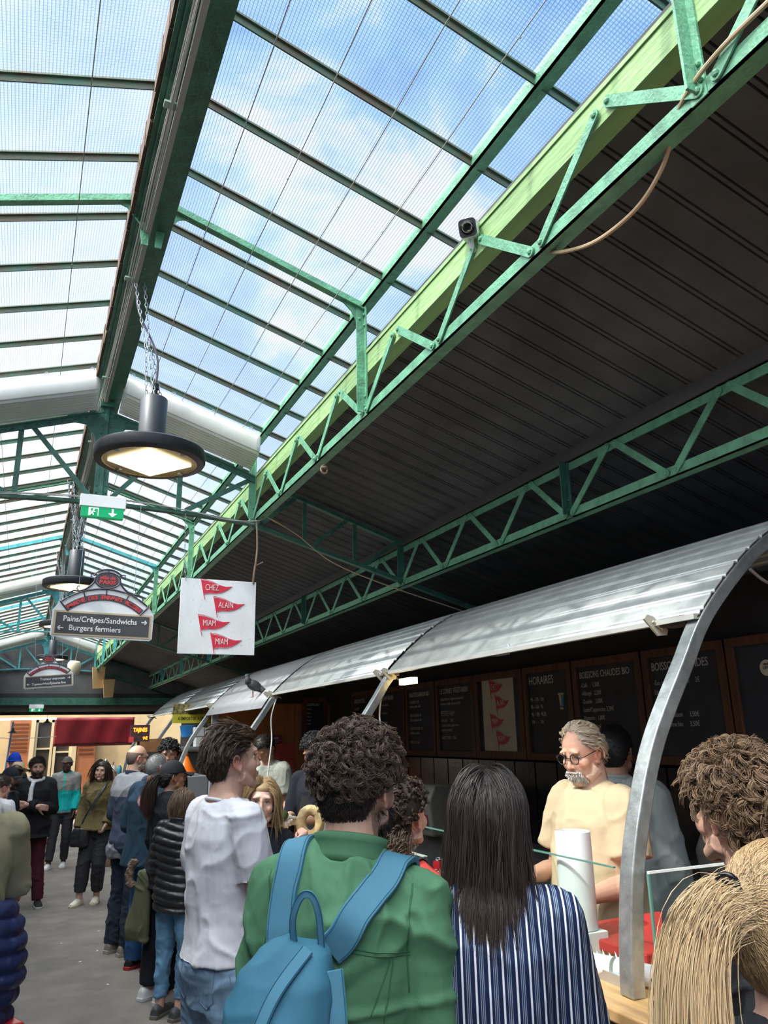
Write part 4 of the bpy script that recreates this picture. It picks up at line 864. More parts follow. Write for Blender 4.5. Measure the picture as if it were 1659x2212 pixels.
boxthing('spice_shelf', 1.28, 1.80, 15.6, 16.1, FZ, 1.22, mat('shelf_wood', (.20, .13, .08), .7, var=.3), 'worn wooden shelf unit left of the farther counter', 'shelf', .004)
for k in range(5):
    b = MB(); b.lathe([(.04, 0), (.045, .02), (.045, .11), (.03, .13), (.03, .15), (0, .15)], n=16); o = b.build('jar', mat('jar_%d' % (k % 3), [(.5, .5, .45), (.06, .25, .35), (.35, .2, .08)][k % 3], .2), smooth=True); o.location = (1.36+.09*k, 15.75+.05*(k % 2), 1.221); tag(o, ['pale jar at the left end of the wooden shelf unit', 'blue jar second on the wooden shelf unit', 'brown jar in the middle of the wooden shelf unit', 'pale jar right of the brown jar', 'blue jar at the right end of the shelf unit'][k], 'jar')
boxthing('sign_post', 1.72, 1.76, 13.49, 13.53, FZ, 2.0, BLACK, 'thin black post carrying the orange led sign', 'post', 0)
b = MB(); b.lathe([(.05, 0), (.08, .04), (.085, .09), (.05, .15), (.03, .17), (.012, .20), (0, .22)], n=24); b.tube([(.07, 0, .05), (.12, 0, .10), (.14, 0, .15)], [.014, .010, .007], 8); b.tube([(-.07, 0, .12), (-.13, 0, .12), (-.13, 0, .05), (-.08, 0, .04)], .008, 8); o = b.build('teapot', CHROME, smooth=True); o.location = (1.42, 15.2, 1.30); tag(o, 'shiny silver teapot left of the fifth arch', 'teapot')
boxthing('side_table', 1.25, 1.6, 15.0, 15.4, FZ, 1.30, mat('shelf_wood', (.20, .13, .08), .7, var=.3), 'wooden stand under the silver teapot', 'stand', .004)
for o in set(bpy.data.objects)-STALL0:
    if o.parent is None: o.location = (o.location.x*.88, o.location.y*.88, 1.85+(o.location.z-1.85)*.88); o.scale = tuple(q*.88 for q in o.scale)
# litter on the floor
for k, (u, v) in enumerate([(213, 2011), (210, 2054), (133, 2038), (173, 2078), (233, 2127), (165, 1860), (205, 1852), (218, 1970)]):
    p = at(u, v, z=.0); o = MB().box(-.012, .012, -.006, .006, 0, .002).build('paper_scrap', PAPER); o.location = (p[0], p[1], .001); o.rotation_euler = (0, 0, k*1.3); tag(o, 'tiny pale scrap of litter on the grey aisle floor', 'litter', 'paper scraps on the aisle floor')
# ================================================================ PEOPLE: builder
def bake(b, voxel, it=3, fac=.5, post=None):
    me = bpy.data.meshes.new('t'); me.from_pydata(b.v, [], b.f); bm = bmesh.new(); bm.from_mesh(me); bmesh.ops.remove_doubles(bm, verts=bm.verts, dist=1e-5); bmesh.ops.recalc_face_normals(bm, faces=bm.faces); bm.to_mesh(me); bm.free()
    o = bpy.data.objects.new('t', me); COL.objects.link(o)
    m = o.modifiers.new('r', 'REMESH'); m.mode = 'VOXEL'; m.voxel_size = voxel; m.adaptivity = 0
    if it: s = o.modifiers.new('s', 'SMOOTH'); s.factor = fac; s.iterations = it
    dg = bpy.context.evaluated_depsgraph_get(); out = bpy.data.meshes.new_from_object(o.evaluated_get(dg))
    bpy.data.objects.remove(o); bpy.data.meshes.remove(me)
    return out
def getv(me): a = np.empty(len(me.vertices)*3, np.float32); me.vertices.foreach_get('co', a); return a.reshape(-1, 3).astype(float)
def setv(me, a): me.vertices.foreach_set('co', a.astype(np.float32).ravel()); me.update()
def getn(me): a = np.empty(len(me.vertices)*3, np.float32); me.vertex_normals.foreach_get('vector', a); return a.reshape(-1, 3).astype(float)
_tab = rng.random((64, 64, 64))
def vnoise(p):   # vectorised value noise, -1..1
    p = p+1000.; i = np.floor(p).astype(int); f = p-i; f = f*f*(3-2*f); r = 0
    for dx in (0, 1):
        for dy in (0, 1):
            for dz in (0, 1):
                w = (f[:, 0] if dx else 1-f[:, 0])*(f[:, 1] if dy else 1-f[:, 1])*(f[:, 2] if dz else 1-f[:, 2])
                r = r+w*_tab[(i[:, 0]+dx) % 64, (i[:, 1]+dy) % 64, (i[:, 2]+dz) % 64]
    return r*2-1
def folds(me, amp, fr=7., seed=0., vert=.55):
    P, N = getv(me), getn(me); q = P*np.array([fr, fr, fr*vert])+seed
    w = np.stack([vnoise(P*4+seed+9), vnoise(P*4+seed+20), vnoise(P*4+seed+31)], 1)*.7
    d = np.clip(1-2.6*np.abs(vnoise(q+w)), 0, 1)**1.4; d2 = np.clip(1-2.8*np.abs(vnoise(q*np.array([1.9, 1.9, 3.0])+w*1.6+5)), 0, 1)**1.6; lo = vnoise(q*.5+3)
    setv(me, P+N*((d*.95+d2*.55+lo*.55-.35)*amp)[:, None])
def quilt(me, amp, step):
    P, N = getv(me), getn(me); u = (P[:, 2]+.02*np.sin(P[:, 0]*9))/step % 1; setv(me, P+N*(amp*(np.abs(np.sin(u*PI))**.6-.6))[:, None])
def fin(me, name, m, par): 
    me.name = name; me.materials.clear(); me.materials.append(m); me.polygons.foreach_set('use_smooth', [True]*len(me.polygons)); return link(bpy.data.objects.new(name, me), par)
def cloth(name, col, rough=.85, bump=.25, scale=260, var=.06, vs=5): return mat(name, col, rough, var=var, vscale=vs, bump=bump*.28, bscale=scale*1.3, spec=.25)
def attrmat(name, rough, sss=0., hair=False, spec=.4):
    if name in MC: return MC[name]
    m = bpy.data.materials.new(name); m.use_nodes = True; t = m.node_tree; b = t.nodes['Principled BSDF']; a = t.nodes.new('ShaderNodeAttribute'); a.attribute_name = 'col'
    b.inputs['Roughness'].default_value = rough; b.inputs['Specular IOR Level'].default_value = spec
    t.links.new(a.outputs['Color'], b.inputs['Base Color'])
    if sss: b.inputs['Subsurface Weight'].default_value = sss; b.inputs['Subsurface Radius'].default_value = (.012, .004, .002); b.inputs['Subsurface Scale'].default_value = 1.0
    if not hair:
        n = t.nodes.new('ShaderNodeTexNoise'); n.inputs['Scale'].default_value = 220; tcn = t.nodes.new('ShaderNodeTexCoord'); t.links.new(tcn.outputs['Object'], n.inputs[0]); bp = t.nodes.new('ShaderNodeBump'); bp.inputs['Strength'].default_value = .12; bp.inputs['Distance'].default_value = .004; t.links.new(n.outputs[0], bp.inputs['Height']); t.links.new(bp.outputs[0], b.inputs['Normal'])
    MC[name] = m; return m
SKINM = attrmat('skin', .52, .12); HAIRM = attrmat('hair_strands', .48, 0, True, .45)
def setcol(me, C):
    a = me.color_attributes.new('col', 'FLOAT_COLOR', 'POINT'); C4 = np.ones((len(C), 4), np.float32); C4[:, :3] = C; a.data.foreach_set('color', C4.ravel())

def rings(b, R, n=28, off=0., ex=2.3):   # R: (z, cy, rx, ry[, cx])
    vs = []; fs = []
    for r in R:
        z, cy_, rx, ry = r[:4]; cx_ = r[4] if len(r) > 4 else 0
        for k in range(n):
            a = 2*PI*k/n; c, s = math.cos(a), math.sin(a)
            vs.append((cx_+(rx+off)*math.copysign(abs(c)**(2/ex), c), cy_+(ry+off)*math.copysign(abs(s)**(2/ex), s), z))
    m = len(R)
    for i in range(m-1): fs += [(i*n+k, i*n+(k+1) % n, (i+1)*n+(k+1) % n, (i+1)*n+k) for k in range(n)]
    fs += [tuple(range(n))[::-1], tuple((m-1)*n+k for k in range(n))]
    b.add(vs, fs)
def limb(b, pts, rad, n=14, off=0., balls=True, endball=True):
    pts = [Vector(p) for p in pts]; rr = [r+off for r in rad]
    P = []; Q = []
    for i in range(len(pts)-1):
        for k in range(4): t = k/4; P.append(pts[i].lerp(pts[i+1], t)); Q.append(rr[i]*(1-t)+rr[i+1]*t)
    P.append(pts[-1]); Q.append(rr[-1]); b.tube(P, Q, n)
    if balls:
        for i, (p, r) in enumerate(zip(pts, rr)):
            if i == len(pts)-1 and not endball: continue
            b.ball(p, r*.995, n)
def hand(b, wrist, d, nrm, side, curl=.5, k=1., spread=.0, thumb=.5):
    """wrist point, finger direction d, palm normal nrm (towards the palm side), side=+1/-1 where the thumb is"""
    X = Vector(d).normalized(); Nn = Vector(nrm); Nn = (Nn-X*Nn.dot(X)).normalized(); S = Nn.cross(X)*side; w = Vector(wrist)
    P = lambda x, s, n_: w+(X*x+S*s+Nn*n_)*k
    for s in (.026, .009, -.009, -.026):
        b.tube([P(-.01, s*.62, 0), P(.03, s*.95, 0), P(.085, s, .0)], [.015*k, .0155*k, .0115*k], 10); b.ball(P(.085, s, 0), .0118*k, 10); b.ball(P(-.01, s*.6, 0), .015*k, 8)
    for i, (s, L_) in enumerate(((.029, .072), (.010, .080), (-.010, .074), (-.028, .058))):
        p = P(.085, s, 0); a = 0; r = .0092 if i < 3 else .0082; Dd = X+S*(spread*(1.5-i)*.1)
        for j, f in enumerate((.45, .30, .25)):
            a += curl*(1.0+.12*i)*(1.15 if j == 1 else .9); dd = (Dd*math.cos(a)+Nn*math.sin(a)).normalized(); q = p+dd*L_*f*k
            b.tube([p, q], [r*k, r*.92*k], 10); b.ball(p, r*1.03*k, 8); r *= .92; p = q
        b.ball(p, r*k, 8)
    p = P(.012, .026, .004)
    for j, (L_, a) in enumerate(((.042, .25), (.030, .5+thumb*.3), (.026, .6+thumb*.6))):
        dd = (X*.72+S*(.75-.55*a*thumb)+Nn*(a*thumb)).normalized(); q = p+dd*L_*k; r = (.0145, .0112, .0098)[j]; b.tube([p, q], [r*k, r*.9*k], 10); b.ball(p, r*k, 8); p = q
    b.ball(p, .0088*k, 8)
SK_C, SK_R = np.array([0, -.006, .012]), np.array([.077, .098, .105])
def head_shapes(b, fat=0., beard=False):
    b.ball((0, -.006, .012), 1, 28, (.0745, .095, .102)); b.ball((0, .03, -.045), 1, 20, (.056+fat, .058+fat*.5, .06)); b.ball((0, .072, -.098), .022+fat*.3, 14, (1.1, .9, .8))
    b.tube([(0, .01, -.04), (0, .055, -.088)], [.062+fat, .030+fat*.5], 16)
    for s in (1, -1):
        b.ball((s*.040, .052, -.028), 1, 12, (.026, .030, .030)); b.ball((s*.026, .079, .030), 1, 10, (.026, .014, .010), Matrix.Rotation(s*.25, 3, 'Y'))
        b.tube([(s*.055, .01, -.06), (s*.035, .058, -.092)], [.024+fat, .016+fat*.5], 10)
        b.ball((s*.0115, .092, -.032), .0078, 8)
        # ear: shell, rim and lobe
        E = Matrix.Rotation(s*.35, 3, 'Z')@Matrix.Rotation(.18, 3, 'X')
        c = Vector((s*.077, -.010, -.012))
        b.ball(c+Vector((-s*.004, .002, 0)), 1, 14, (.007, .016, .026), E)
        b.tube([c+E@Vector((s*.008, .018*math.cos(t)-.001, .031*math.sin(t))) for t in [-.9+k*.42 for k in range(12)]], [.0045]*11+[.0035], 8)
        b.ball(c+E@Vector((s*.003, .008, -.028)), .0078, 8)
    b.tube([(0, .083, .022), (0, .092, -.006), (0, .102, -.028)], [.0075, .0082, .0098], 10); b.ball((0, .102, -.029), .0102, 10)
    b.ball((0, .0885, -.058), 1, 12, (.021, .0085, .005)); b.ball((0, .0865, -.069), 1, 12, (.017, .009, .006)); b.ball((0, .077, -.064), 1, 12, (.03, .013, .022))
TORM = [(.84, 0, .155, .105), (.92, -.005, .168, .118), (1.0, -.0, .158, .110), (1.08, .0, .148, .104), (1.18, 0, .153, .108), (1.28, 0, .165, .115), (1.36, -.005, .168, .112), (1.42, -.01, .150, .095), (1.465, -.012, .105, .075), (1.50, -.012, .062, .058)]
TORF = [(.84, 0, .160, .110), (.92, -.005, .172, .118), (1.0, -.0, .150, .105), (1.08, .0, .128, .092), (1.18, 0, .135, .098), (1.28, .008, .150, .115), (1.36, -.0, .152, .105), (1.42, -.01, .132, .085), (1.465, -.012, .09, .066), (1.50, -.012, .052, .05)]
class Person:
    def __init__(s, label, u, v, c=None, y=None, fa=0, female=False, bulk=0., lean=0., side=0., head=(0, 0, 0), vox=.006, skin=(.55, .33, .24), det=1., hgt=None, sh=None, shz=1.418, seat=None, group=None, hairtop=.02):
        if c: d = RW@np.array([u-CX, v-CY, FPX])*c/FPX; p = np.array([0, 0, HC])+d
        else: p = at(u, v, y=y)
        s.h = (hgt or p[2])-hairtop; s.k = s.h/1.75; s.fa = fa; s.lean, s.side = math.radians(lean), math.radians(side); s.female = female; s.vox = vox; s.det = det; s.skin = np.array(skin)
        s.T = [list(r) for r in (TORF if female else TORM)]; s.bulk = bulk
        for r in s.T: w = 1 if r[0] < 1.4 else .4; r[2] = r[2]*.94+bulk*w; r[3] += bulk*1.15*w; r[1] += bulk*.25*w
        s.shz = shz; s.shx = sh or (.142 if female else .160)+bulk*.3
        s.hdir = head; s.name = 'person'
        # head frame (in body coordinates, before scale)
        s.root = empty(s.name, (0, 0, 0), 0, label, 'person', group)
        s.HM = Matrix.Translation((0, .02, 1.6325))@Matrix.Rotation(-math.radians(head[0]), 4, 'Z')@Matrix.Rotation(-math.radians(head[1]), 4, 'X')@Matrix.Rotation(math.radians(head[2]), 4, 'Y')
        s.zoff = 0
        top = s.W(s.HM@Vector((0, -.01, .1175)))          # crown after lean, local
        a = math.radians(fa); rx = top.x*math.cos(a)+top.y*math.sin(a); ry = -top.x*math.sin(a)+top.y*math.cos(a)
        dz = (p[2]-hairtop)-top.z; s.root.location = (p[0]-rx, p[1]-ry, dz if hgt else (dz if abs(dz) > .0 else 0)); s.root.rotation_euler = (0, 0, -a)
        if not hgt and not seat: # rescale so the feet stay on the floor
            f = (p[2]-hairtop)/top.z; s.k *= f; top = s.W(s.HM@Vector((0, -.01, .1175))); rx = top.x*math.cos(a)+top.y*math.sin(a); ry = -top.x*math.sin(a)+top.y*math.cos(a); s.root.location = (p[0]-rx, p[1]-ry, 0)
        s.arms = {}; s.hands = {}
    def W(s, p):    # body coordinates -> local metres with the lean of the torso
        p = Vector(p); 
        if p.z > .95:
            t = min(1, (p.z-.95)/.35); q = p-Vector((0, 0, .95)); a = -s.lean*(.4+.6*t); b_ = s.side*(.4+.6*t)
            q = Vector((q.x, q.y*math.cos(a)-q.z*math.sin(a), q.y*math.sin(a)+q.z*math.cos(a))); q = Vector((q.x*math.cos(b_)+q.z*math.sin(b_), q.y, -q.x*math.sin(b_)+q.z*math.cos(b_))); p = q+Vector((0, 0, .95))
        return p*s.k
    def warp(s, b): b.v = [tuple(s.W(v)) for v in b.v]; return b
    def arm(s, sd, el, wr, hd=None, hn=None, curl=.5, thumb=.5):   # sd: 'L'/'R'
        g = -1 if sd == 'L' else 1; el = (el[0]*.89, el[1], el[2]); wr = (wr[0]*.92, wr[1], wr[2]); s.arms[sd] = [(g*s.shx, -.008, s.shz), el, wr]
        d = Vector(wr)-Vector(el); s.hands[sd] = (wr, hd or d, hn or (-g, 0, 0), g, curl, thumb)
        return s
    def hang(s, sd, fwd=0.):
        g = -1 if sd == 'L' else 1; return s.arm(sd, (g*(s.shx+.07+s.bulk*.5), -.02+fwd*.3, 1.135), (g*(s.shx+.045+s.bulk*.5), .06+fwd, .885), hn=(-g, .3, 0), curl=.35)
    def legs(s, R=((.095, .0, .92), (.10, .01, .50), (.10, -.03, .075)), L=None, toe=(.0, .0)):
        s.legR = R; s.legL = L or [(-p[0], p[1], p[2]) for p in R]; s.toe = toe; return s
    def body(s, stub=None, fat=0., lips=(.55, .2, .17), hairmask=None):
        if not hasattr(s, 'legR'): s.legs()
        b = MB(); hb = MB(); head_shapes(hb, fat); hb.v = [tuple(s.HM@Vector(v)) for v in hb.v]; b.add(hb.v, hb.f)
        nk = s.HM@Vector((0, -.015, -.05)); nr = (.050 if s.female else .059)+fat*.6
        limb(b, [(0, -.018, 1.46), tuple(nk)], [nr*1.12, nr], 16)
        rings(b, s.T)
        for g in (1, -1): limb(b, [(0, -.02, 1.50), (g*s.shx*.92, -.012, s.shz+.002)], [.045, .05], 12)
        for sd, (sh, el, wr) in s.arms.items():
            e = s.bulk*.3+(-.006 if s.female else 0); limb(b, [sh, Vector(sh).lerp(Vector(el), .5), el, Vector(el).lerp(Vector(wr), .35), wr], [.054+e, .046+e, .037+e, .040+e, .0255+e*.3], 14)
            w, hd, hn, g, cu_, th = s.hands[sd]; hand(b, w, hd, hn, g, cu_, .94 if s.female else 1.0, thumb=th)
        for L_ in (s.legR, s.legL): limb(b, [L_[0], L_[1], L_[2]], [.085, .056, .04], 14)
        s.warp(b); me = bake(b, s.vox, 2, .5)
        P = getv(me); Mi = np.array((Matrix.Scale(1/s.k, 4))); Hinv = np.array(s.HM.inverted())
        Q = P.copy()
        # head coordinates (undo lean approximately with the true warp of the head centre)
        hc = s.W(s.HM@Vector((0, 0, 0))); ex = (s.W(s.HM@Vector((.01, 0, 0)))-hc).normalized(); ey = (s.W(s.HM@Vector((0, .01, 0)))-hc).normalized(); ez = (s.W(s.HM@Vector((0, 0, .01)))-hc).normalized()
        s.HB = Matrix(((ex.x, ey.x, ez.x, hc.x), (ex.y, ey.y, ez.y, hc.y), (ex.z, ey.z, ez.z, hc.z), (0, 0, 0, 1)))@Matrix.Scale(s.k, 4)
        Hi = np.array(s.HB.inverted()); q = P@Hi[:3, :3].T+Hi[:3, 3]
        def gss(c, r): return np.exp(-(((q-np.array(c))/np.array(r))**2).sum(1))
        push = np.zeros(len(q))
        for g in (1, -1): push += gss((g*.031, .092, .003), (.016, .03, .011))*.009
        push += gss((0, .094, -.0632), (.018, .02, .0025))*.004
        q2 = q.copy(); q2[:, 1] -= push; 
        for g in (1, -1): q2[:, 0] -= g*gss((g*.085, .002, -.012), (.02, .007, .014))*.004
        Hb = np.array(s.HB); P = q2@Hb[:3, :3].T+Hb[:3, 3]; setv(me, P)
        C = np.tile(s.skin, (len(q), 1)); red = np.array([1.12, .72, .68])
        def tint(w, mul): nonlocal C; C = C*(1-w[:, None])+C*np.array(mul)*w[:, None]
        for g in (1, -1): tint(np.clip(gss((g*.082, -.01, -.012), (.02, .03, .035)), 0, 1)*.7, (1.15, .72, .68)); tint(gss((g*.045, .075, -.03), (.022, .04, .02))*.45, (1.1, .75, .72))
        tint(gss((0, .115, -.03), (.016, .02, .014))*.4, (1.12, .75, .7))
        w = np.clip(gss((0, .094, -.0632), (.019, .03, .0085))*1.6, 0, 1); C = C*(1-w[:, None])+np.array(lips)*w[:, None]
        if stub is not None:
            col, amt = stub; m = ((q[:, 2] < -.035+.10*np.clip(-(q[:, 1]-.02), 0, .1)*2) & (q[:, 2] > -.135) & (q[:, 1] > -.03)).astype(float)*np.clip((-.03-q[:, 2])/.03, 0, 1)
            m = np.maximum(m, gss((0, .10, -.047), (.028, .03, .008))*.9); m = m*(1-w)*amt*(.8+.2*vnoise(q*350)); C = C*(1-m[:, None])+np.array(col)*m[:, None]
        if hairmask is not None:
            col, amt = hairmask; m = scalp(q)*amt; C = C*(1-m[:, None])+np.array(col)*m[:, None]
        C *= (1+.05*vnoise(q*60))[:, None]; setcol(me, np.clip(C, 0, 1)); s.bodyo = fin(me, 'body', SKINM, s.root)
        return s
    def eyes(s, iris=(.06, .04, .03), look=(0, 0), brow=(.05, .035, .025), half=.35):
        sc = mat('eye_white', (.72, .70, .67), .2); ir = mat('iris_%d' % int(iris[2]*99), iris, .15)
        for g in (1, -1):
            b = MB(); b.ball((g*.031, .0660, .003), .0112, 14); o = b.build('eye', sc, s.root, smooth='all'); o.data.transform(s.HB)
            b = MB(); d = Vector((look[0], 1, look[1])).normalized(); b.ball(Vector((g*.031, .0660, .003))+d*.0070, .0052, 12); i_ = b.build('iris', ir, o, smooth='all'); i_.data.transform(s.HB)
            lid = MB(); lid.tube([(g*.031+.0135*math.cos(t), .0755+.0035*math.sin(t), .0045+.0050*math.sin(t)) for t in [PI*k/8 for k in range(9)]], [.0008, .0012, .0014, .0016, .0016, .0016, .0014, .0012, .0008], 6)
            o2 = lid.build('eyelid', mat('lash_dark', tuple(c*.6+.02 for c in brow), .6), s.root, smooth='all'); o2.data.transform(s.HB)
            bb = MB(); bb.tube([(g*(.014+.008*k), .0930-.0022*k-.0009*k*k, .0235+.0022*k-.0007*k*k) for k in range(5)], [.0022, .003, .0028, .0022, .001], 6)
            o3 = bb.build('eyebrow', mat('brow_%d%d' % (int(brow[0]*100), int(brow[2]*100)), brow, .8), s.root, smooth='all'); o3.data.transform(s.HB)
        return s
    def top(s, name, m, zlo=.90, zhi=1.485, off=.014, sleeve='long', soff=.012, fold=.006, vox=None, flare=0., quil=None, fr=7., ext=None, belly=0., post=None):
        b = MB(); R_ = [r[:] for r in s.T if r[0] > zlo+.03 and r[0] < zhi]
        f0 = [np.interp(zlo, [r[0] for r in s.T], [r[j] for r in s.T]) for j in (1, 2, 3)] if zlo >= .84 else [0, s.T[0][2], s.T[0][3]]
        R_ = [[zlo, f0[0], f0[1]+flare, f0[2]+flare]]+R_
        f1 = [np.interp(zhi, [r[0] for r in s.T], [r[j] for r in s.T]) for j in (1, 2, 3)]; R_.append([zhi, *f1])
        for r in R_: t = max(0, min(1, (1.25-r[0])/.35)); r[2] += flare*t*.6; r[3] += flare*t*.6+belly*math.exp(-((r[0]-1.08)/.13)**2); r[1] += belly*.7*math.exp(-((r[0]-1.08)/.13)**2)
        rings(b, R_, off=off)
        for g in (1, -1): limb(b, [(0, -.022, 1.475), (g*s.shx*.95, -.012, s.shz+.004)], [.05, .058], 14, off=off*.6)
        for sd, (sh, el, wr) in s.arms.items():
            sh, el, wr = Vector(sh), Vector(el), Vector(wr); e = s.bulk*.3+(-.006 if s.female else 0)
            if sleeve == 'long': w2 = wr.lerp(el, .06); limb(b, [sh, sh.lerp(el, .5), el, el.lerp(w2, .5), w2], [.057+e, .052+e, .044+e, .042+e, .035+e], 16, off=soff, endball=False)
            elif sleeve == 'short': w2 = sh.lerp(el, .70); limb(b, [sh, sh.lerp(el, .4), w2], [.058+e, .056+e, .054+e], 16, off=soff+.004, endball=False)
            elif sleeve == 'elbow': w2 = sh.lerp(el, .98); limb(b, [sh, sh.lerp(el, .5), w2], [.058+e, .056+e, .052+e], 16, off=soff+.004, endball=False)
        if ext: ext(b)
        s.warp(b); me = bake(b, vox or max(.0075, s.vox*1.35), 3, .5)
        if quil: quilt(me, *quil)
        if fold: folds(me, fold*s.k, fr, seed=len(bpy.data.objects) % 17); folds(me, fold*.17, fr*2.7, seed=len(bpy.data.objects) % 11+.5, vert=.8)
        if post: post(me, s)
        return fin(me, name, m, s.root)
    def collar(s, m, z0=1.472, z1=1.50, r=.07, t=.008, name='collar', open_=.5, hgt=.03, slope=.02):
        b = MB(); P = []; 
        for k in range(29):
            a = PI/2+open_+(2*PI-2*open_)*k/28; row = []
            for j in range(5): q = j/4; rr = r*(1.0-.10*math.sin(q*PI*.5)+(.22*(q-.6) if q > .6 else 0)); row.append(((rr)*math.cos(a)*1.02, -.014+(rr*.92)*math.sin(a), z0+hgt*q-.02*(1+math.sin(a))*.6+slope*(1-math.sin(a))*.2))
            P.append(row)
        b.grid(P); s.warp(b); return b.build(name, m, s.root, smooth='all', solid=t)
    def neckband(s, m, r=.068, z=1.478, t=.006, name='neckband', ry=.95):
        b = MB(); b.tube([(r*math.cos(a), -.012+r*ry*math.sin(a), z-.016*math.sin(a)) for a in [2*PI*k/30 for k in range(30)]], t, 8, closed=True); s.warp(b); return b.build(name, m, s.root, smooth='all')
    def pants(s, name, m, off=.014, zhi=1.0, ank=.10, wide=0., fold=.006, vox=None, hem=.0):
        b = MB(); R_ = [r[:] for r in s.T if r[0] <= zhi]; rings(b, [[.80, -.005, .12, .10]]+R_, off=off*.7)
        for L_ in (s.legR, s.legL):
            h_, kn, an = [Vector(p) for p in L_]; a2 = kn.lerp(an, (kn.z-ank)/(kn.z-an.z)) if kn.z-an.z > .05 else an
            limb(b, [(h_.x*.95, h_.y-.005, h_.z-.02), h_.lerp(kn, .5), kn, kn.lerp(a2, .45), a2], [.093, .077+wide*.4, .060+wide, .058+wide, .047+wide+hem], 16, off=off, endball=False)
        s.warp(b); me = bake(b, vox or max(.008, s.vox*1.4), 3, .5)
        if fold: folds(me, fold, 8, seed=len(bpy.data.objects) % 13, vert=1.2)
        return fin(me, name, m, s.root)
    def shoes(s, m, sole=None, k=1.0):
        for L_, g in ((s.legR, 1), (s.legL, -1)):
            an = Vector(L_[2]); yw = (L_[3] if len(L_) > 3 else 0.)
            Rz = Matrix.Rotation(-math.radians(yw+g*8), 3, 'Z'); f = lambda x, y, z: an+Rz@Vector((x, y, 0))*k+Vector((0, 0, z-an.z))
            b = MB(); rows = []
            prof = [(-.075, .030, .055, .02), (-.06, .036, .075, .02), (-.02, .038, .085, .018), (.03, .041, .075, .018), (.08, .047, .055, .018), (.13, .047, .042, .018), (.165, .038, .034, .018), (.185, .018, .026, .018)]
            vs = []; n = 14
            for (y, w, h_, z0) in prof:
                for q in range(n): a = PI*q/(n-1); vs.append(f(w*math.cos(a), y, z0+(h_)*abs(math.sin(a))**.7))
            fs = [(i*n+q, i*n+q+1, (i+1)*n+q+1, (i+1)*n+q) for i in range(len(prof)-1) for q in range(n-1)]+[(i*n, (i+1)*n, (i+1)*n+n-1, i*n+n-1) for i in range(len(prof)-1)]+[tuple(range(n)), tuple(range((len(prof)-1)*n, len(prof)*n))[::-1]]
            b.add(vs, fs); b.v = [tuple(Vector(v)*s.k) for v in b.v]; sh_ = b.build('shoe', m, s.root, smooth=True)
            b = MB(); o = [(-.03, -.085), (.03, -.085), (.042, -.04), (.045, .03), (.054, .09), (.052, .14), (.035, .18), (0, .198), (-.035, .18), (-.052, .14), (-.054, .09), (-.045, .03), (-.042, -.04)]
            b.prism([f(x, y, .001) for x, y in o], (0, 0, .026)); b.v = [tuple(Vector(v)*s.k) for v in b.v]; b.build('sole', sole or m, sh_, bevel=.003)
            b = MB()
            for q in range(4): y = .045+.02*q; b.bar(f(-.022, y, .088-.011*q), f(.022, y+.004, .088-.011*q), .006, .005)
            b.v = [tuple(Vector(v)*s.k) for v in b.v]; b.build('laces', WHITE if m is not BLACKR else BLACK, sh_)
        return s
    # ------------------------------------------------ hair
    def hairobj(s, P, rad, col, name='hair', jit=.35, tip=None, seedcol=None, par=None, K=1):
        """P: N x n x 3 head coordinates"""
        N, n, _ = P.shape; H = np.array(s.HB); P = P@H[:3, :3].T+H[:3, 3]
        T = np.gradient(P, axis=1); T /= np.linalg.norm(T, axis=2, keepdims=True)+1e-9
        ref = np.array([.31, .52, .8]); A = np.cross(T, ref); A /= np.linalg.norm(A, axis=2, keepdims=True)+1e-9; B = np.cross(T, A)
        tt = np.linspace(0, 1, n); pr = (np.clip(tt*8, .5, 1)*np.clip((1-tt)*3.2, .08, 1)**.7)
        r = (np.asarray(rad).reshape(-1, 1)*np.ones((N, 1)))*pr[None]*s.k
        V = np.stack([P+r[..., None]*(A*math.cos(a)+B*math.sin(a)) for a in (0, 2.094, 4.189)], 2).reshape(-1, 3)
        base = (np.arange(N)[:, None]*n+np.arange(n-1)[None]).ravel()*3; F = []
        for q in range(3): F.append(np.stack([base+q, base+(q+1) % 3, base+3+(q+1) % 3, base+3+q], 1))
        F = np.concatenate(F); me = bpy.data.meshes.new(name); me.vertices.add(len(V)); me.vertices.foreach_set('co', V.astype(np.float32).ravel())
        me.loops.add(len(F)*4); me.loops.foreach_set('vertex_index', F.astype(np.int32).ravel()); me.polygons.add(len(F)); me.polygons.foreach_set('loop_start', np.arange(0, len(F)*4, 4, dtype=np.int32)); me.update(calc_edges=True); me.validate()
        c0 = np.array(col); g_ = np.repeat(rng.normal(size=(N//K, 1, 1)), K, 0) if K > 1 else rng.normal(size=(N, 1, 1)); f = 1+jit*(.55*g_+.3*rng.normal(size=(N, 1, 1))); C = np.clip(f, .4, 2.2)*c0*np.ones((N, n, 1))
        if tip is not None: w = (tt[None, :, None]**1.5)*np.clip(.5+.5*rng.random((N, 1, 1)), 0, 1); C = C*(1-w)+np.array(tip)*w
        C = np.repeat(C.reshape(-1, 3), 3, axis=0); setcol(me, np.clip(C, 0, 1)); return fin(me, name, HAIRM, par or s.root)
    def cap(s, col, h=.010, rough=0., fr=18, mask=None, name='scalp_hair', zcut=None, par=None):
        b = MB(); b.ball((0, 0, 0), 1, 64); v = np.array(b.v); keep = scalp_dir(v) if mask is None else mask(v)
        P = SK_C+v*SK_R; nn = v/SK_R; nn /= np.linalg.norm(nn, axis=1, keepdims=True); P = P+nn*(h*np.clip(keep, 0, 1)+rough*vnoise(P*fr*4)*keep-.004*(1-keep))[:, None]
        H = np.array(s.HB); P = P@H[:3, :3].T+H[:3, 3]; b.v = [tuple(p) for p in P]; b.f = [f for f in b.f if sum(keep[i] for i in f) > 2.0]
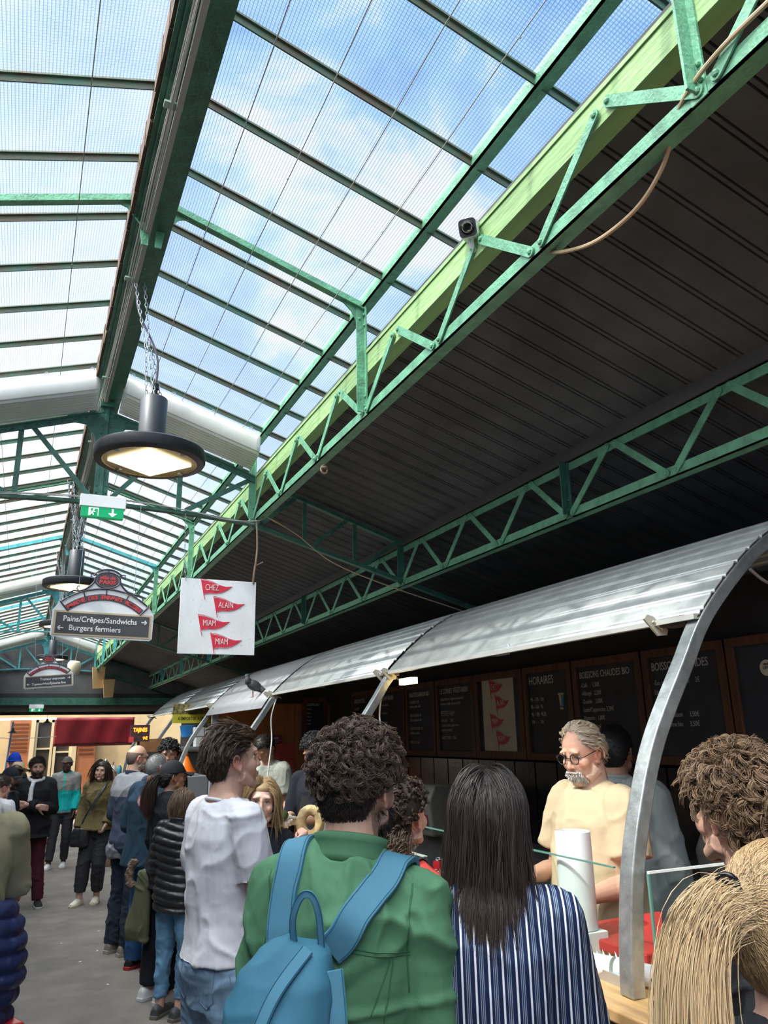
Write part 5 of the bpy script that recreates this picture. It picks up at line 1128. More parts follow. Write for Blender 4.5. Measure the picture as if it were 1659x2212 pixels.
        o = b.build(name, HAIRM, par or s.root, smooth='all'); setcol(o.data, np.tile(np.array(col)*.8, (len(o.data.vertices), 1))); return o
def scalp_dir(v, w=.12, front=.50):
    az = v[:, 1]/np.maximum(1e-6, np.hypot(v[:, 0], v[:, 1])); thr = np.interp(az, [-1, -.62, -.42, -.2, .12, .3, .55, .8, 1], [-.86, -.78, -.45, .0, .02, .10, .30, front-.02, front]); return np.clip((v[:, 2]-thr)/w+.5, 0, 1)
def scalp(q): v = (q-SK_C)/SK_R; L_ = np.linalg.norm(v, axis=1); return np.where((L_ < 1.12) & (L_ > .8), scalp_dir(v/L_[:, None]), 0)
def roots(N, front=.50, fn=None):
    out = []
    while sum(len(o) for o in out) < N:
        v = rng.normal(size=(N*3, 3)); v /= np.linalg.norm(v, axis=1, keepdims=True); k = scalp_dir(v, .1, front) > rng.random(len(v)); 
        if fn is not None: k &= fn(v)
        out.append(v[k])
    v = np.concatenate(out)[:N]; n = v/SK_R; n /= np.linalg.norm(n, axis=1, keepdims=True); return v, SK_C+v*SK_R, n
def clump_pts(P, K, sp, n):
    G = np.repeat(P, K, 0); t = np.linspace(0, 1, n)[None, :, None]; o = rng.normal(size=(len(G), 1, 3))*sp; return G+o*(1.25-.75*t)+rng.normal(size=(len(G), 1, 3))*sp*.7*t**2
def hair_curly(s, N, vol, col, r=.0021, curl=.010, turns=1.6, tip=None, front=.5, short=None, n=11, fn=None, volfn=None, flow=(0, -.2, -.3), jit=.35, K=1, sp=.0022):
    N = N//K; v, P0, nn = roots(N, front, fn); L_ = np.full(N, vol)*(.6+.6*rng.random(N))
    if volfn is not None: L_ = L_*volfn(v)
    t = np.linspace(0, 1, n)[None, :, None]; a = rng.normal(size=(N, 3)); a -= (a*nn).sum(1)[:, None]*nn; a /= np.linalg.norm(a, axis=1, keepdims=True); b = np.cross(nn, a)
    fl = np.array(flow); ft = fl-(nn@fl)[:, None]*nn; ph = rng.random((N, 1, 1))*6.28; om = turns*2*PI*(.7+.6*rng.random((N, 1, 1)))
    rc = np.minimum(curl, L_*.55)[:, None, None]*(.6+.7*rng.random((N, 1, 1)))
    P = P0[:, None]+nn[:, None]*(L_[:, None, None]*np.sin(t*PI*.62))+(ft*.9+a*.35)[:, None]*(L_[:, None, None]*t**1.4)+rc*t**.5*(a[:, None]*(np.cos(om*t+ph)-np.cos(ph))+b[:, None]*(np.sin(om*t+ph)-np.sin(ph)))
    if K > 1: P = clump_pts(P, K, sp, n); N = len(P); s._cl = K
    return s.hairobj(P, r*(.7+.6*rng.random(N)), col, tip=tip, jit=jit, K=K)
def hair_flow(s, N, L, comb, col, r=.0018, n=16, lift=.012, tip=None, grav=0., wave=0., front=.5, fn=None, parted=False, bodyc=None, jit=.3, Lfn=None, lfac=.25, name='hair', clump=0., grav_start=.0, K=1, sp=.003, face=False):
    N = N//K; v, P0, nn = roots(N, front, fn); Ls = L*(1-lfac+lfac*rng.random(N)); 
    if Lfn is not None: Ls = Ls*Lfn(v)
    P = np.zeros((N, n, 3)); p = P0.copy(); d = nn*.6; st = (Ls/(n-1))[:, None]; lf = lift*(.25+.9*rng.random(N)); ph = rng.random((N, 3))*6.28
    off = rng.normal(size=(N, 3))*.15
    P[:, 0] = p
    for i in range(1, n):
        q = (p-SK_C)/SK_R; L_ = np.linalg.norm(q, axis=1); no = q/SK_R; no /= np.linalg.norm(no, axis=1, keepdims=True)+1e-9
        c = comb(p, v) if callable(comb) else np.tile(np.array(comb, float), (N, 1)); c = c+off
        ct = c-np.clip((c*no).sum(1), -9, 9)[:, None]*no*np.where(L_ < 1.25, 1, 0)[:, None]
        d = d*.55+ct*.6; d[:, 2] -= grav*(.3+.7*i/n); d /= np.linalg.norm(d, axis=1, keepdims=True)+1e-9
        w = wave*np.stack([np.sin(i*1.1+ph[:, 0]), np.sin(i*1.3+ph[:, 1]), np.sin(i*.9+ph[:, 2])], 1)
        p = p+(d+w)*st
        q = (p-SK_C)/(SK_R+lf[:, None]); L_ = np.linalg.norm(q, axis=1); m = L_ < 1; p[m] = SK_C+q[m]/L_[m, None]*(SK_R+lf[m, None])
        if bodyc is not None: p = bodyc(p, lf)
        P[:, i] = p
    def clear(P): m = (P[..., 1] > .035) & (np.abs(P[..., 0]) < .056+.25*np.clip(P[..., 2]-.02, 0, .1)) & (P[..., 2] < .05) & (P[..., 2] > -.13); return P[~m.any(1)]
    if face: P = clear(P)
    if K > 1:
        P = clump_pts(P, K, sp, n)
    if face: N = len(P); K = 1
    N = len(P)
    return s.hairobj(P, r*(.6+.7*rng.random(N)), col, tip=tip, jit=jit, name=name, K=K)
def beard(s, N, L, col, r=.0013, fn=None, name='beard', jit=.3):
    # roots on jaw and chin
    out = []
    J = [((0, .03, -.045), (.058, .060, .062)), ((0, .072, -.098), (.025, .021, .019))]
    k = N; v = rng.normal(size=(k*8, 3)); v /= np.linalg.norm(v, axis=1, keepdims=True); P0 = np.array(J[0][0])+v*np.array(J[0][1]); m = (P0[:, 2] < -.048) & (P0[:, 1] > -.02)
    if fn is not None: m &= fn(P0)
    P0, v = P0[m][:k], v[m][:k]; N = len(P0); n = 6; t = np.linspace(0, 1, n)[None, :, None]
    P = P0[:, None]+v[:, None]*.006+(v*.6+np.array([0, .25, -.8]))[:, None]*L*t*(.6+.6*rng.random((N, 1, 1)))+rng.normal(size=(N, 1, 3))*.003*t
    return s.hairobj(P, r, col, name=name, jit=jit)
def glasses(s, m, r=.020, round_=True, name='glasses', z=.004):
    b = MB(); 
    for g in (1, -1):
        b.tube([(g*.034+r*math.cos(t)*(1 if round_ else 1.15), .098, z+r*math.sin(t)*(1 if round_ else .75)) for t in [2*PI*k/24 for k in range(24)]], .0019, 6, closed=True)
        b.tube([(g*(.034+r), .097, z+.004), (g*.076, .08, z+.006), (g*.082, -.005, z+.006), (g*.078, -.02, z-.01)], .0018, 6)
    b.tube([(-.014, .099, z+.003), (0, .101, z+.007), (.014, .099, z+.003)], .0018, 6); o = b.build(name, m, s.root, smooth='all'); o.data.transform(s.HB)
    for g in (1, -1):
        L = MB(); L.prism([(g*.034+r*.95*math.cos(t), .0975, z+r*.95*math.sin(t)*(1 if round_ else .75)) for t in [2*PI*k/20 for k in range(20)]], (0, .001, 0))
        l_ = L.build('lens', CGLASS, o); l_.data.transform(s.HB)
    return o
def bakehead(s, b, vox, m, name, par=None, it=2, fold=0.):
    b.v = [tuple(s.HB@Vector(v)) for v in b.v]; me = bake(b, vox, it)
    if fold: folds(me, fold, 14)
    return fin(me, name, m, par or s.root)
from mathutils.bvhtree import BVHTree
def surf(o): return BVHTree.FromPolygons([v.co.copy() for v in o.data.vertices], [tuple(q.vertices) for q in o.data.polygons])
def onto(s, T, pts, nrm, off=.002, n=6):   # lay a path on a garment; returns local points and normals
    out = []; ns = []
    for q in smooth_pts(pts, n):
        d = Vector(nrm(q)).normalized() if callable(nrm) else Vector(nrm).normalized(); p0 = s.W(q); h = T.ray_cast(p0+d*.35, -d, .6)
        if h[0] is None: out.append(p0); ns.append(d); continue
        out.append(h[0]+h[1]*off); ns.append((h[1]*.5+d*.5).normalized())
    return out, ns
def seam2(s, T, pts, nrm, m, r=.0016, name='seam', par=None, dz=.007, off=.0005):
    for k in (0, 1) if dz else (0,):
        P, _ = onto(s, T, [Vector(q)+Vector((0, 0, dz*k)) for q in pts], nrm, off); b = MB(); b.tube(P, r, 5); b.build(name, m, par or s.root, smooth='all')
def strap2(s, T, pts, nrm, w, t, m, name, par, st=None, off=.006, n=8):
    P, Ns = onto(s, T, pts, nrm, off, n)
    for _ in range(3): P = [P[0]]+[(P[i-1]+P[i]*2+P[i+1])/4 for i in range(1, len(P)-1)]+[P[-1]]; Ns = [Ns[0]]+[(Ns[i-1]+Ns[i]*2+Ns[i+1]).normalized() for i in range(1, len(Ns)-1)]+[Ns[-1]]
    P = [p+q*.003 for p, q in zip(P, Ns)]; vs = []; L = len(P); E = ([], [])
    for i in range(L):
        d = (P[min(i+1, L-1)]-P[max(i-1, 0)]).normalized(); sd = d.cross(Ns[i]).normalized(); N_ = sd.cross(d)
        for a, c in ((-1, -1), (-1, 1), (1, 1), (1, -1)): vs.append(P[i]+sd*a*w/2+N_*c*t/2)
        for j, e_ in enumerate((-1, 1)): E[j].append(P[i]+sd*e_*w*.42+N_*t*.52)
    fs = [(0, 1, 2, 3), tuple(4*(L-1)+k for k in (3, 2, 1, 0))]+[(4*i+k, 4*i+4+k, 4*i+4+(k+1) % 4, 4*i+(k+1) % 4) for i in range(L-1) for k in range(4)]
    o = MB().add(vs, fs).build(name, m, par, smooth=True, bevel=.002)
    if st:
        for e in E: MB().tube(e, .0011, 5).build('stitching', st, o)
    return P
def cap_hat(s, m, fwd=1, tilt=0.):
    b = MB(); v = MB(); v.ball((0, 0, 0), 1, 40); V = np.array(v.v); P = SK_C+V*(SK_R+.012); P[:, 2] = np.maximum(P[:, 2], .025+.15*P[:, 1]*0); P[:, 2] += .004
    b.add([tuple(p) for p in P], v.f)
    rows = []
    for i in range(9):
        t = i/8; row = []
        for j in range(17): a = math.radians(-62+124*j/16); r0 = .092; x = math.sin(a)*(.078+.0*t); y = .055+math.cos(a)*.045+t*.078*math.cos(a*.75); row.append((x*(1+.02*t), y*fwd, .030-.014*t-.022*abs(math.sin(a))**2*(.3+t)))
        rows.append(row)
    o = b.build('cap', m, s.root, smooth='all'); bb = MB(); bb.grid(rows); br = bb.build('brim', m, o, smooth='all', solid=.004); b3 = MB(); b3.ball((0, -.006, .134), .006, 8); bt = b3.build('button', m, o)
    M = s.HB@Matrix.Rotation(math.radians(tilt), 4, 'X')
    for q in (o, br, bt): q.data.transform(M)
    return o
# ================================================================ PEOPLE
def X_(hd): return hd
FAR = .011
def torso_col(o, fn):   # per-vertex cloth colours that belong to the garment itself
    P = getv(o.data); setcol(o.data, fn(P)); o.data.materials.clear()
CLOTHC = attrmat('cloth_two_tone', .85, 0, True, .2)

# ---- man in green jacket (nearest, seen from behind)
p = Person('curly brown-haired man in a green jacket seen from behind, wearing a teal backpack', 770, 1560, c=1.93, fa=38, side=3.5, shz=1.400, head=(18, -2, 0), vox=.0048, hairtop=.028, skin=(.60, .37, .27), bulk=.0, sh=.150)
p.arm('L', (-.222, -.0, 1.15), (-.20, .18, 1.00)); p.arm('R', (.222, -.0, 1.15), (.18, .20, 1.08)); p.body(stub=((.10, .06, .045), .75)); p.eyes()
GJ = cloth('green_cotton', (.085, .215, .115), .8, .35, 180, var=.16, vs=4); GJ2 = cloth('green_seam', (.050, .150, .070), .85, .3)
jk = p.top('jacket', GJ, zlo=.83, zhi=1.492, off=.020, soff=.013, fold=.017, fr=5.5, flare=.02)
p.collar(GJ, z0=1.475, r=.080, hgt=.058, t=.010, open_=.30, slope=.03)
TJ = surf(jk); BK = (0, -1, 0)
seam2(p, TJ, [(x, -.12, 1.325-.05*abs(x)) for x in np.linspace(-.155, .155, 9)], BK, GJ2)
for g in (1, -1):
    seam2(p, TJ, [(g*(.125-.035*t), -.12, 1.31-.38*t) for t in np.linspace(0, 1, 6)], BK, GJ2)
    seam2(p, TJ, [(g*(.120-.03*t), -.12, 1.31-.10*t) for t in (0, .5, 1)], BK, GJ2, dz=0)
    seam2(p, TJ, [(g*(.168-.012*math.sin(t*PI)), -.1, 1.455-.20*t) for t in np.linspace(0, 1, 7)], (g*.35, -1, .25), GJ2)
p.pants('trousers', cloth('dark_cotton', (.03, .03, .035)), fold=.004); p.shoes(BLACKR)
HB1 = (.040, .026, .021)
p.cap(HB1, h=.006, rough=.002)
lowfn = lambda v: (v[:, 2] > -.28)
hair_curly(p, 9000, .034, HB1, K=9, sp=.0030, r=.0009, curl=.0120, turns=1.05, tip=(.16, .10, .07), fn=lambda v: v[:, 2] > -.12, volfn=lambda v: np.interp(v[:, 2], [-.15, .15, .6], [.45, .85, 1.05]), jit=.5, n=13, flow=(.2, .5, -.5))
hair_curly(p, 4500, .010, HB1, r=.0008, curl=.001, turns=.2, fn=lambda v: v[:, 2] < -.02, flow=(0, -.3, -1.2), n=6)
beard(p, 1500, .016, (.045, .028, .02), r=.0010)
# his backpack
bk = empty('backpack', p.root.location, 0, 'teal blue backpack worn by the man in green, with an orange zip cord', 'backpack'); bk.rotation_euler = p.root.rotation_euler
TEB = cloth('teal_canvas', (.045, .165, .245), .7, .35, 300, var=.12, vs=6); TEB2 = cloth('teal_webbing', (.075, .215, .305), .75, .4, 400); 
DZ = .062; cx0 = -.085
def upz(b): b.v = [((x-cx0)*.88+cx0+.022, y, z+DZ) for x, y, z in b.v]; return b
b = MB(); cx0 = -.085
for (z, rx, ry, dy, dx) in (): pass
R_ = [(.83, -.215, .085, .05, cx0), (.86, -.225, .115, .080, cx0), (.95, -.235, .128, .098, cx0), (1.05, -.235, .128, .100, cx0), (1.15, -.228, .122, .092, cx0), (1.23, -.212, .108, .072, cx0+.004), (1.275, -.190, .085, .045, cx0+.01), (1.29, -.18, .06, .03, cx0+.012)]
rings(b, R_, ex=2.8); upz(b); p.warp(b); me = bake(b, .007, 3)
folds(me, .012, 5, 3.3); fin(me, 'bag_body', TEB, bk)
b = MB(); rings(b, [(.84, -.315, .072, .03, cx0+.03), (.90, -.325, .092, .045, cx0+.03), (1.02, -.325, .092, .045, cx0+.03), (1.10, -.31, .075, .035, cx0+.03), (1.13, -.29, .05, .02, cx0+.03)], ex=2.6); upz(b); p.warp(b); me = bake(b, .006, 3); folds(me, .010, 7, 8.1); fin(me, 'front_pocket', TEB, bk)
def strapmesh(s, pts, w, t, m, name, par, nrm=None):
    P = smooth_pts(pts, 8); b = MB(); vs = []; n = len(P)
    for i, q in enumerate(P):
        d = (P[min(i+1, n-1)]-P[max(i-1, 0)]).normalized(); N_ = Vector(nrm(q)) if nrm else Vector((0, -1, 0)); sd = d.cross(N_).normalized(); N_ = sd.cross(d)
        for a, c in ((-1, -1), (-1, 1), (1, 1), (1, -1)): vs.append(q+sd*a*w/2+N_*c*t/2)
    fs = [(0, 1, 2, 3), tuple(4*(n-1)+k for k in (3, 2, 1, 0))]+[(4*i+k, 4*i+4+k, 4*i+4+(k+1) % 4, 4*i+(k+1) % 4) for i in range(n-1) for k in range(4)]
    b.add(vs, fs); s.warp(b); o = b.build(name, m, par, smooth=True, bevel=.002); 
    for e_ in (-1, 1):
        c = MB(); c.tube([s.W(P[i]+(lambda d, N_: d.cross(N_).normalized()*e_*w*.42+N_*t*.6)((P[min(i+1, n-1)]-P[max(i-1, 0)]).normalized(), Vector(nrm(P[i])) if nrm else Vector((0, -1, 0)))) for i in range(n)], .0012, 5); c.build('stitching', cloth('stitch_dark', (.03, .12, .19)), o)
    return o
nv = lambda q: Vector((q.x*.6, (q.y)*9, max(0, (q.z-1.34))*9)).normalized()
ST_ = cloth('stitch_dark', (.03, .12, .19))
strap2(p, TJ, [(-.095, .10, 1.36), (-.105, .06, 1.46), (-.108, .0, 1.50), (-.110, -.07, 1.48), (-.114, -.12, 1.42), (-.112, -.15, 1.36), (-.105, -.15, 1.31)], nv, .066, .014, TEB2, 'shoulder_strap', bk, ST_)
strap2(p, TJ, [(.105, .10, 1.36), (.112, .06, 1.46), (.110, .0, 1.50), (.100, -.07, 1.475), (.070, -.12, 1.42), (.030, -.15, 1.36), (.0, -.16, 1.33)], nv, .068, .014, TEB2, 'shoulder_strap', bk, ST_)
strapmesh(p, [(x*.9+.010, y, z+DZ) for x, y, z in [(-.075, -.185, 1.275), (-.078, -.20, 1.33), (-.06, -.205, 1.372), (-.035, -.205, 1.375), (-.018, -.20, 1.34), (-.012, -.185, 1.275)]], .014, .005, TEB2, 'carry_loop', bk, lambda q: Vector((0, -1, 0)))
strapmesh(p, [(x*.9+.010, y, z+DZ) for x, y, z in [(-.03, -.225, 1.285), (-.07, -.30, 1.22), (-.095, -.345, 1.12), (-.11, -.355, 1.0), (-.13, -.345, .88)]], .026, .005, TEB2, 'webbing_strap', bk, lambda q: Vector((0, -1, .2)))
strapmesh(p, [(x*.9+.010, y, z+DZ) for x, y, z in [(.02, -.215, 1.25), (.045, -.235, 1.16), (.055, -.26, 1.08)]], .05, .006, TEB2, 'side_panel', bk, lambda q: Vector((.6, -1, .2)))
b = MB(); b.tube([p.W(q) for q in smooth_pts([(.052, -.285, 1.195), (.060, -.295, 1.17), (.066, -.30, 1.135), (.064, -.30, 1.095), (.058, -.30, 1.07)], 4)], .0042, 7)
for z in (1.17, 1.075): b.ball(p.W((.062, -.30, z)), .0068, 8)
b.build('zip_cord', mat('orange_cord', (.75, .30, .03), .6), bk, smooth='all')
strapmesh(p, [(x*.9+.010, y, z+DZ) for x, y, z in [(.018, -.375, .99), (.018, -.385, .95), (.018, -.385, .90)]], .026, .005, TEB2, 'buckle_strap', bk); b = MB(); b.box(-.0, .036, -.395, -.385, .885, .93); b.lathe([(.012, 0), (.018, .0), (.018, .006), (.012, .006)], (.018, -.385, .86), 20, Matrix.Rotation(PI/2, 3, 'X'), False); upz(b); p.warp(b); b.build('buckle', BLACK, bk)

# ---- woman in the striped blouse
p = Person('woman with long straight dark hair in a navy and white striped blouse', 1052, 1651, c=1.97, fa=30, side=3, female=True, head=(4, 4, 0), vox=.0055, hairtop=.018, skin=(.58, .36, .27), bulk=.018)
p.arm('L', (-.245, .02, 1.15), (-.10, .24, 1.12)); p.arm('R', (.245, .02, 1.15), (.10, .24, 1.12)); p.body()
def stripe_mat():
    m = bpy.data.materials.new('navy_white_stripes'); m.use_nodes = True; t = m.node_tree; b_ = t.nodes['Principled BSDF']; b_.inputs['Roughness'].default_value = .7; b_.inputs['Specular IOR Level'].default_value = .2
    a = t.nodes.new('ShaderNodeAttribute'); a.attribute_name = 'stripe'
    ml_ = t.nodes.new('ShaderNodeMath'); ml_.operation = 'MULTIPLY'; ml_.inputs[1].default_value = 1/.0315; t.links.new(a.outputs['Fac'], ml_.inputs[0]); fr_ = t.nodes.new('ShaderNodeMath'); fr_.operation = 'FRACT'; t.links.new(ml_.outputs[0], fr_.inputs[0])
    r = t.nodes.new('ShaderNodeValToRGB'); r.color_ramp.interpolation = 'CONSTANT'; E_ = r.color_ramp.elements; N_, Wt, G_ = (.008, .019, .060, 1), (.72, .74, .80, 1), (.26, .31, .40, 1)
    E_[0].position = 0; E_[0].color = Wt; E_[1].position = .15; E_[1].color = N_
    for pos_, c_ in ((.36, G_), (.41, N_), (.49, G_), (.55, N_), (.62, G_), (.67, N_)): e_ = E_.new(pos_); e_.color = c_
    t.links.new(fr_.outputs[0], r.inputs[0]); t.links.new(r.outputs[0], b_.inputs['Base Color']); return m
STR = stripe_mat()
def stripe_attr(me, s, mode='x'):
    P = getv(me)/s.k; x = P[:, 0]; arm_ = np.abs(x) > s.shx+.02
    ang = np.arctan2(x, -(P[:, 1]))*.155
    w = np.clip((1.45-P[:, 2])/.05, 0, 1); w_ = np.clip((np.abs(x)-s.shx+.01)/.05, 0, 1); val = x*1.05
    a = me.attributes.new('stripe', 'FLOAT', 'POINT'); a.data.foreach_set('value', (val+10).astype(np.float32))
o = p.top('blouse', STR, zlo=.84, zhi=1.488, off=.016, sleeve='elbow', soff=.020, fold=.010, fr=5, flare=.01, post=stripe_attr)
c = p.collar(mat('collar_navy_white', (.02, .04, .11), .7), z0=1.478, r=.062, hgt=.026, t=.005, open_=.3, slope=.0)
b = MB(); b.tube([p.W((.060*math.cos(a), -.012+.058*math.sin(a), 1.512-.018*math.sin(a))) for a in [2*PI*k/30 for k in range(30)]], .0035, 6, closed=True); b.build('white_piping', WHITE, c, smooth='all')
p.pants('trousers', cloth('dark_cotton', (.03, .03, .035)), fold=.003); p.shoes(BLACKR)
HD = (.022, .015, .013); p.cap(HD, h=.008)
def drape(bodyr, pos=(0, -.02), zs=-.16, back=.10):
    def f(q, lf):
        # shoulders and upper back as an ellipse widening below the neck
        z = q[:, 2]; w = np.interp(z, [-.30, -.17, -.12, 0], [bodyr[0], bodyr[0]*.85, .055, .03]); d = np.interp(z, [-.30, -.19, -.12, 0], [bodyr[1], bodyr[1]*.8, .055, .03])
        dx, dy = q[:, 0]-pos[0], q[:, 1]-pos[1]; r = np.sqrt((dx/(w+lf))**2+(dy/(d+lf))**2); m = (r < 1) & (z < -.06); s_ = 1/np.maximum(r, .05)
        q[m, 1] = pos[1]+np.where(dy[m] > .03, np.abs(dy[m]), -np.abs(dy[m]))*np.clip(s_[m], 1, 3.0) if True else 0; q[:, 1][m] = np.clip(q[:, 1][m], -(bodyr[1]+.06), .2); return q
    return f
def comb_long(part=0.):
    def f(q, v):
        sx = np.sign(v[:, 0]-part+1e-6); z = q[:, 2]; top = np.clip((v[:, 2]-.2)/.6, 0, 1); t = np.clip((z-.05)/.08, 0, 1)
        return np.stack([sx*(.55*t+.05), -.65*t-.02+0*z, -1.0+0*z-.6*(1-t)], 1)
    return f
hair_flow(p, 6500, .275, comb_long(.0), HD, K=9, sp=.0035, r=.0010, n=22, lift=.014, grav=.25, wave=.03, bodyc=drape((.15, .10)), tip=(.05, .03, .022), jit=.45, Lfn=lambda v: np.interp(v[:, 2], [-.8, 0, 1], [.62, .86, 1.12]), fn=lambda v: v[:, 1] < .75)
hair_flow(p, 900, .23, comb_long(.0), HD, r=.0010, n=18, lift=.018, grav=.3, wave=.06, bodyc=drape((.15, .11)), jit=.5, tip=(.07, .045, .03), fn=lambda v: (v[:, 1] < .5) & (v[:, 2] < .2))
# her bag strap
TB = surf(o); st = empty('shoulder_bag', p.root.location, 0, 'brown leather shoulder bag strap over the striped blouse', 'bag'); st.rotation_euler = p.root.rotation_euler
strap2(p, TB, [(-.118, .06, 1.42), (-.122, .02, 1.485), (-.124, -.04, 1.485), (-.126, -.09, 1.42), (-.132, -.10, 1.30), (-.142, -.09, 1.18), (-.155, -.06, 1.05)], lambda q: Vector((-.35, q.y*9-.2, max(0, q.z-1.36)*10)), .026, .005, mat('brown_leather', (.19, .06, .03), .42, var=.1), 'strap', st, mat('pale_stitch', (.45, .28, .18), .8), off=.004)
b = MB(); rings(b, [(.72, -.02, .05, .10, -.245), (.74, -.02, .055, .115, -.245), (.94, -.02, .05, .11, -.245), (.96, -.02, .04, .10, -.245)]); p.warp(b); fin(bake(b, .01), 'bag_body', mat('brown_leather', (.19, .06, .03), .42, var=.1), st)

# ---- curly man at the right edge
p = Person('man with bushy light brown curls in a charcoal hooded top at the right edge', 1592, 1600, c=1.74, fa=0, head=(-4, -4, 0), vox=.0048, hairtop=.034, skin=(.62, .36, .27), bulk=.01)
p.arm('L', (-.265, .02, 1.15), (-.24, .22, 1.06)); p.arm('R', (.27, .0, 1.15), (.25, .2, 1.05)); p.body(stub=((.26, .15, .10), .45)); p.eyes((.05, .06, .06), brow=(.12, .07, .04))
CHR = cloth('charcoal_wool', (.020, .021, .024), .95, .8, 320, var=.2)
def hood(bb): 
    bb.tube([(.11*math.cos(a), -.03+.105*math.sin(a), 1.485-.020*math.sin(a)) for a in [2*PI*k/24 for k in range(24)]], .030, 12, closed=True); bb.ball((0, -.12, 1.46), 1, 16, (.13, .07, .075))
p.top('hooded_top', CHR, zlo=.85, off=.030, soff=.026, fold=.012, fr=6, ext=hood)
p.pants('trousers', cloth('dark_cotton', (.03, .03, .035)), fold=.003); p.shoes(BLACKR)
HC_ = (.080, .046, .026); p.cap(HC_, h=.010, rough=.004)
hair_curly(p, 10000, .040, HC_, K=8, sp=.0032, r=.0009, curl=.0125, turns=.9, tip=(.20, .125, .070), volfn=lambda v: np.interp(v[:, 2], [-.8, -.3, .5], [.55, .8, 1.0]), jit=.5, n=13, flow=(0, -.3, -.9), front=.46)

# ---- blonde ponytail woman
p = Person('woman with a long blond ponytail held by a dark claw clip, seen from behind', 1668, 1811, c=1.17, fa=62, female=True, head=(6, 2, 0), vox=.006, hairtop=.012, skin=(.62, .38, .29))
p.hang('L'); p.hang('R'); p.body()
DT = cloth('dark_grey_tshirt', (.022, .024, .030), .9, .4, 380); p.top('t_shirt', DT, zlo=.86, off=.014, sleeve='elbow', soff=.016, fold=.006); p.neckband(DT, z=1.483, r=.066)
p.pants('trousers', cloth('dark_cotton', (.03, .03, .035)), fold=.003); p.shoes(BLACKR)
BL = (.66, .48, .27); p.cap((.30, .19, .09), h=.007)
tie = np.array([-.030, -.125, .045])
def comb_tie(q, v): d = tie-q; d = d/np.linalg.norm(d, axis=1, keepdims=True); return d*1.3
N = 9000; v, P0, nn = roots(N, .5); n = 14; Pp = np.zeros((N, n, 3)); 
for i in range(n):
    t = i/(n-1); c_ = P0*(1-t)+(tie+rng.normal(size=(N, 3))*.006)*t; q = (c_-SK_C)/(SK_R+.010); L_ = np.linalg.norm(q, axis=1); m_ = L_ < 1; c_[m_] = SK_C+q[m_]/L_[m_, None]*(SK_R[None]+.009+.003*rng.random((m_.sum(), 1))); Pp[:, i] = c_
Pp[:, :, :] += .0012*rng.normal(size=(N, 1, 3)); p.hairobj(Pp, .00065, (.34, .23, .12), jit=.5, name='hair', tip=BL)
N = 9000; n = 20; Pp = np.zeros((N, n, 3)); c_ = tie+rng.normal(size=(N, 3))*np.array([.012, .006, .014]); d = np.tile(np.array([-.60, -.60, .22]), (N, 1))+rng.normal(size=(N, 3))*.12; L_ = .50*(.6+.45*rng.random(N)); side = rng.normal(size=N)
for i in range(n):
    Pp[:, i] = c_; d[:, 2] -= .42; d[:, 0] += .011*side-.03*(d[:, 0]+.05); d /= np.linalg.norm(d, axis=1, keepdims=True); c_ = c_+d*(L_/n)[:, None]+rng.normal(size=(N, 3))*.0005
    c_[:, 1] = np.minimum(c_[:, 1], np.interp(c_[:, 2], [-.3, -.1, .1], [-.13, -.11, -.11]))
p.hairobj(Pp, .0007, BL, jit=.35, name='ponytail', tip=(.78, .62, .40))
cl = MB()
for k in range(7):
    a = k*.9; cl.tube([tuple(tie+np.array([.013*math.cos(t)+.004*math.sin(a), -.004-.012*math.sin(t*.5), .030-.010*k+.012*math.sin(t)])) for t in [2*PI*j/12 for j in range(12)]], .0042, 6, closed=True)
o = cl.build('hair_clip', mat('black_gloss', (.01, .01, .012), .08), p.root, smooth='all'); o.data.transform(p.HB)

# ---- man in the white t-shirt
p = Person('tall man in a white t-shirt and light blue jeans holding a ring-shaped bread', 494, 1562, c=3.25, fa=74, head=(13, -6, 0), vox=.0055, sh=.148, hairtop=.024, skin=(.58, .35, .26))
p.arm('R', (.215, .04, 1.14), (.13, .225, 1.29), hd=(-.15, .75, .45), hn=(-.9, -.2, .3), curl=1.0, thumb=.9); p.arm('L', (-.22, -.0, 1.145), (-.08, .23, 1.20), hd=(.8, .5, .1), hn=(0, .3, 1), curl=.8)
p.legs(((.095, .0, .92), (.11, .02, .50), (.11, -.02, .075)), [(-.095, 0, .92), (-.10, .03, .50), (-.11, -.02, .075)]); p.body(stub=((.30, .19, .14), .35)); p.eyes((.06, .05, .04), brow=(.10, .06, .04))
WT = cloth('white_cotton', (.66, .66, .70), .85, .25, 300, var=.03); p.top('t_shirt', WT, zlo=.950, off=.016, sleeve='short', soff=.016, fold=.013, fr=5, flare=.006); p.neckband(WT, r=.071, z=1.482)
LJ = cloth('light_denim', (.215, .33, .46), .85, .5, 500, var=.28, vs=9); jn = p.pants('jeans', LJ, off=.012, fold=.008, zhi=1.03, wide=.015)
JS = cloth('denim_seam', (.12, .20, .30)); 
TP = surf(jn)
for g in (1, -1):
    pk_ = [(g*.040, -.1, .950), (g*.125, -.1, .945), (g*.125, -.1, .85), (g*.085, -.1, .82), (g*.045, -.1, .84), (g*.040, -.1, .950)]
    for a_, c_ in zip(pk_[:-1], pk_[1:]): seam2(p, TP, [a_, [(u+w)/2 for u, w in zip(a_, c_)], c_], (g*.25, -1, 0), JS, r=.0018, dz=0, par=jn, name='pocket_seam')
seam2(p, TP, [(0, -.1, z) for z in (1.0, .93, .86)], BK, JS, dz=0, par=jn)
seam2(p, TP, [(.13, -.06, 1.0), (.13, -.02, .8), (.13, -.0, .55), (.13, -.03, .2)], (1, -.4, 0), JS, dz=0, par=jn)
p.shoes(mat('white_trainer', (.7, .7, .7), .5), PLASW)
HBw = (.062, .038, .024); p.cap(HBw, h=.010)
